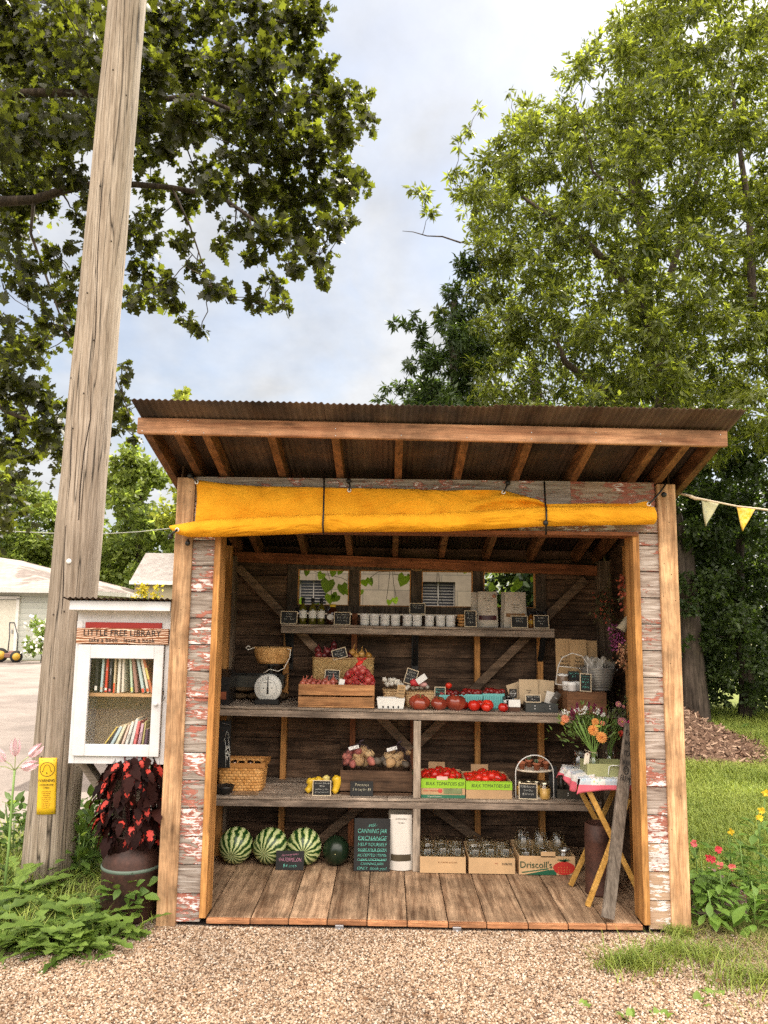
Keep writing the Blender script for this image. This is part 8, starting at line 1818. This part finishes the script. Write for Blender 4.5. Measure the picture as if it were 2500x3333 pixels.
# green metal tray, vases, bouquets
xa, xb = X(1912, 2510, .36), X(2040, 2510, .36); w_ = xb-xa; o = thing('green_tray', 'pale olive green metal tray with a wire handle on the tray table', 'tray', ((xa+xb)/2, .36, tb_.z+.006)); hG = .073; b = MB(); dG = .17
for (p, d) in (((0, dG/2, .003), (w_, dG, .004)), ((0, 0, hG/2), (w_, .003, hG)), ((0, dG, hG/2), (w_, .003, hG)), ((-w_/2, dG/2, hG/2), (.003, dG, hG)), ((w_/2, dG/2, hG/2), (.003, dG, hG))): b.box(p, d)
part('tray_body', b, plain((.33, .34, .16), .45, 0, .1), o); b = MB(); hx = X(1992, 2500, .36)-o.location.x; b.tube([(hx-.02, -.004, .008), (hx-.024, -.008, .02), (hx-.02, -.012, hG-.014), (hx-.005, -.012, hG-.006), (hx+.06, -.010, hG-.008)], .003, 7); b.ball((hx, -.003, hG*.6), .003, 8, 6); part('handle', b, WHITE, o)
STEM = plain((.16, .28, .06), .6)
def vase(px, Y, zb_, h, r, label):
    x = X(px, 2470, Y); o = thing('glass_vase', label, 'vase', (x, Y, zb_)); part('glass_body', MB().lathe([(.0001, .003), (r*.9, .003), (r, .01), (r, h*.62), (r*.72, h*.74), (r*.68, h*.80), (r*.74, h*.84), (r*.74, h)], 24), glass((.92, .95, .92), .02, .07), o); return o
v1 = vase(1932, .43, tb_.z+.012, .125, .036, 'glass jar vase with a paper tag holding the orange zinnia bouquet'); v2 = vase(1886, .58, tb_.z+.004, .11, .04, 'glass jar vase behind left with dim stems in it'); v3 = vase(1985, .60, tb_.z+.004, .11, .04, 'glass jar vase at the back right of the tray table')
c = at(1911, 2470, .38); o = solo('paper_tag', MB().prism([(-.016, -.036), (.016, -.034), (.014, .028), (.004, .037), (-.008, .034), (-.016, .026)], .001, 'y'), plain((.70, .64, .52), .8), 'cream paper tag tied round the neck of the zinnia vase', 'tag', (c.x, .385, c.z), (0, R_(8), 0)); b = MB(); b.ball((.0, -.001, .026), .004, 8, 6); part('eyelet', b, plain((.25, .05, .04), .5), o); b = MB(); b.tube([(0, 0, .03), (-.02, .0, .05), (.01, -.01, .045), (.05, -.0, .042), (.06, 0, .04)], .0014, 5); part('string', b, plain((.6, .5, .35), .8), o)
def zinnia(o, p, r, m1, m2, tilt=0, name='blossom'):
    Vs, ls, ts, off = [], [], [], 0; d = np.array([0.15*math.sin(tilt), -1.0, .35]); u_ = np.array([1.0, 0, 0]); v_ = np.cross(d/np.linalg.norm(d), u_)
    for ring_, (n, rr, op) in enumerate(((16, r, .15), (13, r*.78, .45), (9, r*.52, .9), (6, r*.32, 1.6))):
        a = np.arange(n)*2*PI/n+ring_*.3; A = np.cos(a)[:, None]*u_+np.sin(a)[:, None]*v_+op*d[None]*.6
        V, l_, t2 = leaves(np.tile(np.array(p), (n, 1))-np.array([0, .002*ring_, 0]), A, np.tile(d, (n, 1)), np.full(n, rr), OVAL); Vs.append(V); ls.append(l_+off); ts.append(t2); off += len(V)
    link(name, fast_mesh(name, np.concatenate(Vs), np.concatenate(ls), np.concatenate(ts), m1), o)
    part('flower_centre', MB().ball(p+Vector((0, -.006, .002)), r*.22, 10, 6), m2, o)
OR1 = leafmat((.66, .25, .05), (.80, .38, .10), (.8, .35, .08), .2, .6, 20.0); OR2 = leafmat((.68, .22, .10), (.80, .32, .18), (.8, .3, .12), .2, .6, 20.0); PK1 = leafmat((.50, .16, .20), (.65, .30, .30), (.6, .2, .2), .2, .6, 20.0); YLc = plain((.55, .40, .05), .8); BRc = plain((.35, .10, .03), .8)
GF = leafmat((.05, .10, .02), (.17, .25, .05), (.3, .42, .06), .3, .5, 14.0)
bq = thing('flower_bouquet', 'bouquet of orange zinnias, white sprays and purple spikes on the tray table', 'bouquet', v1.location+Vector((0, 0, .03))); B0 = bq.location
def bp(px, py, Y=.42): return at(px, py, Y)-B0
for (px, py, r, m_, Y) in ((1840, 2339, 14, OR2, .45), (1931, 2377, 18, OR1, .36), (1958, 2400, 19, OR1, .35), (1938, 2350, 13, OR1, .42), (1961, 2354, 9, OR2, .44), (1832, 2352, 8, OR1, .46)):
    zinnia(bq, bp(px, py, Y), r*mpp(Y)*1.0, m_, BRc, px)
WS = leafmat((.66, .66, .62), (.80, .80, .76), (.7, .7, .6), .2, .7, 20.0)
for (px, py, r) in ((1840, 2318, 12), (1893, 2316, 15), (1880, 2310, 9), (1943, 2314, 13), (1962, 2327, 6), (1905, 2305, 8)):
    n = 34; C = np.array(bp(px, py))+unit(rng.normal(size=(n, 3)))*np.array([1, .6, .7])*r*mpp(.42)*.9; V, l_, t2 = leaves(C, rng.normal(size=(n, 3)), np.tile(np.array([[0, -1., .6]]), (n, 1))+rng.normal(size=(n, 3))*.3, np.full(n, .010), OVAL); link('white_spray', fast_mesh('white_spray', V, l_, t2, WS), bq)
PS = leafmat((.10, .012, .035), (.24, .03, .09), (.3, .04, .1), .2, .7, 20.0)
for (px, py, top) in ((1876, 2318, 2292), (1859, 2335, 2303), (1914, 2312, 2290), (1933, 2318, 2294), (1956, 2325, 2305), (1866, 2345, 2320)):
    n = 50; a_, c_ = np.array(bp(px, py)), np.array(bp(px+3, top)); t = rng.random((n, 1)); C = a_+(c_-a_)*t+rng.normal(size=(n, 3))*.004*(1.1-t); V, l_, t2 = leaves(C, rng.normal(size=(n, 3))*.5+np.array([0, 0, 1]), rng.normal(size=(n, 3)), np.full(n, .014), OVAL); link('purple_spike', fast_mesh('purple_spike', V, l_, t2, PS), bq)
n = 620; px = rng.normal(1915, 38, n); py = rng.normal(2362, 26, n)+.15*np.abs(px-1915); C = np.array([bp(a, b_, .44+.08*rng.random()) for a, b_ in zip(px, py)]); root = np.array([0, 0, .06])
V, l_, t2 = leaves(C, unit(C-root)+rng.normal(size=(n, 3))*.35, rng.normal(size=(n, 3))*.7+np.array([0, -.6, .5]), rng.uniform(.018, .05, n), LANCE); link('foliage', fast_mesh('foliage', V, l_, t2, GF), bq)
b = MB()
for k in range(16):
    q = bp(1860+8*k+rng.normal()*4, 2345+rng.uniform(-20, 30), .43); b.tube([(rng.normal()*.008, rng.normal()*.006, -.02), (rng.normal()*.008, rng.normal()*.006, .08), q*.55+Vector((0, 0, .03)), q], .0022, 5)
part('stems', b, STEM, bq)
part('green_bloom', MB().ball(bp(1945, 2364, .39), .018, 12, 8, sc3=(1.3, .8, .5)), plain((.42, .45, .08), .7), bq)
b2 = thing('flower_bouquet', 'dim bouquet of pink blossoms behind the plank sign', 'bouquet', v3.location+Vector((0, 0, .03))); Bz = b2.location
for (px, py, r, m_, Y) in ((2013, 2292, 10, PK1, .55), (2025, 2350, 16, PK1, .50), (2050, 2352, 9, leafmat((.45, .03, .16), (.6, .06, .25), (.6, .05, .2), .2, .6, 20.0), .52), (2030, 2300, 6, PK1, .56)): zinnia(b2, at(px, py, Y)-Bz, r*mpp(Y), m_, YLc, px)
n = 230; px = rng.normal(2020, 22, n); py = rng.normal(2350, 32, n); C = np.array([at(a, b_, .56+.08*rng.random())-Bz for a, b_ in zip(px, py)]); V, l_, t2 = leaves(C, unit(C)+rng.normal(size=(n, 3))*.35, rng.normal(size=(n, 3)), rng.uniform(.018, .045, n), LANCE); link('foliage', fast_mesh('foliage', V, l_, t2, leafmat((.03, .05, .015), (.10, .12, .03), (.2, .2, .04), .2, .5, 14.0)), b2)
n = 26; C = np.array([at(2024+rng.normal()*4, 2375+18*rng.random(), .5)-Bz for _ in range(n)]); V, l_, t2 = leaves(C, np.tile(np.array([[-.2, 0, -1.]]), (n, 1))+rng.normal(size=(n, 3))*.2, rng.normal(size=(n, 3)), np.full(n, .022), LANCE); link('red_spike', fast_mesh('red_spike', V, l_, t2, leafmat((.5, .03, .02), (.65, .08, .04), (.6, .05, .02), .2, .6, 20.0)), b2)
b = MB(); 
for k in range(7): q = Vector(at(2000+7*k, 2340, .56)-Bz); b.tube([(rng.normal()*.01, 0, -.02), (rng.normal()*.01, 0, .1), q], .002, 5)
part('stems', b, STEM, b2)
# leaning plank sign
PYp = .16
A, B_ = at(1978, 2990, .02), at(2052, 2358, .30); o = thing('plank_sign', 'grey leaning plank lettered PAY WHAT YOU WANT with a heart, in front of the table', 'sign', A); d = B_-A; ln = d.length
dzv = d.normalized(); xv = Vector((1, .28, 0)); xv = (xv-dzv*xv.dot(dzv)).normalized(); yv = dzv.cross(xv); Mx = Matrix((xv, yv, dzv)).transposed().to_4x4()
b = MB(); b.box((0, 0, ln/2), (.072, .020, ln), bev=.002); b.tf(Mx); part('plank', b, wood((.11, .085, .065), (.34, .28, .225), 2, .8, .3, 1.0), o)
eul = (Mx.to_3x3() @ Euler((PI/2, 0, 0)).to_matrix()).to_euler()
for s, py in (('PAY', 2392), ('WHAT', 2428), ('YOU', 2462), ('WANT', 2494), ('&', 2518), ('FARM', 2548)):
    t = (2990-py)/(2990-2358)*ln*1.0; p_ = Mx @ Vector((0, -.0108, t))
    if s == '&':
        b = MB(); b.tube([(.016*math.cos(a), -.0105, t+.022*math.sin(a)) for a in np.linspace(0, 2*PI, 21)], .0028, 5, cap=False); b.tube([(.0, -.0105, t+.012), (-.008, -.0105, t+.004), (0, -.0105, t-.010), (.008, -.0105, t+.004), (0, -.0105, t+.012)], .002, 5); b.tf(Mx); part('heart_emblem', b, INK, o); continue
    tx_ = text(o, s, p_, .048, INK, rot=eul, ext=.0006); tw = max(v.co.x for v in tx_.data.vertices)-min(v.co.x for v in tx_.data.vertices); tx_.scale = (.060/tw, 1.0, 1)
# dried bunches on the right wall
DRm = leafmat((.05, .05, .02), (.14, .12, .05), (.2, .18, .06), .15, .8, 14.0)
def bunch(pts, Y, m1, m2, label, nf, sf=.016, top=None, grn=60):
    c0 = at(*(top or pts[0]), Y); o = thing('dried_bunch', label, 'dried flowers', c0, group='dried bunches on the right wall'); 
    C = []; 
    for _ in range(nf): (px, py) = pts[rng.integers(len(pts))]; C.append(np.array(at(px+rng.normal()*9, py+rng.normal()*11, Y+rng.normal()*.03)-c0))
    C = np.array(C); V, l_, t2 = leaves(C, rng.normal(size=C.shape)+np.array([0, 0, -.4]), rng.normal(size=C.shape)+np.array([0, -.6, 0]), rng.uniform(.7, 1.2, len(C))*sf, OVAL); link('dried_blossoms', fast_mesh('dried_blossoms', V, l_, t2, m1), o)
    C = np.array([C[rng.integers(len(C))]+rng.normal(size=3)*.015 for _ in range(grn)]); V, l_, t2 = leaves(C, rng.normal(size=C.shape)+np.array([0, 0, -1]), rng.normal(size=C.shape), rng.uniform(.02, .05, grn), LANCE); link('dried_leaves', fast_mesh('dried_leaves', V, l_, t2, m2), o)
    b = MB()
    for k in range(6): b.tube([(rng.normal()*.006, 0, .03), (0, 0, 0), np.array(C[k])*.9], .0015, 4)
    part('stems', b, plain((.16, .13, .06), .8), o)
    return o
RDm = leafmat((.28, .04, .025), (.60, .16, .08), (.3, .06, .03), .15, .6, 20.0); PUm = leafmat((.20, .03, .12), (.50, .12, .32), (.3, .05, .15), .15, .7, 20.0); BGm = leafmat((.36, .14, .07), (.62, .36, .2), (.3, .15, .08), .15, .7, 20.0)
b_ = bunch([(1950, 1950), (1965, 1930), (1975, 1960), (1955, 1980), (1985, 1995), (1965, 2000)], 1.0, RDm, DRm, 'dim dried bunch with red tips highest near the back corner', 90, .024, (1985, 1875), 260)
bunch([(2034, 1885), (2030, 1910), (2036, 1940), (2042, 1962), (2028, 1930)], .42, RDm, DRm, 'dried orange red seed pods hanging behind the right jamb', 80, .028, (2045, 1855), 30)
bunch([(2000, 2048), (2010, 2060), (1995, 2075), (2015, 2085), (2008, 2100), (2022, 2060)], .72, PUm, DRm, 'purple dried flower bunch hanging under the red pods', 340, .019, (2035, 2018), 50)
bunch([(2022, 2110), (2035, 2125), (2028, 2145), (2042, 2150), (2050, 2120), (2030, 2160)], .55, BGm, DRm, 'rust and beige dried bunch hanging lowest behind the right jamb', 200, .022, (2048, 2080), 30)
c = at(2035, 2025, .62); b = MB(); b.lathe([(.004, .05), (.012, .04), (.034, -.06), (.03, -.06)], 14, rot=(0, .5, 0)); solo('paper_cone', b, plain((.50, .44, .32), .8), 'cream paper wrap around the stems of the purple dried bunch', 'paper wrap', c)
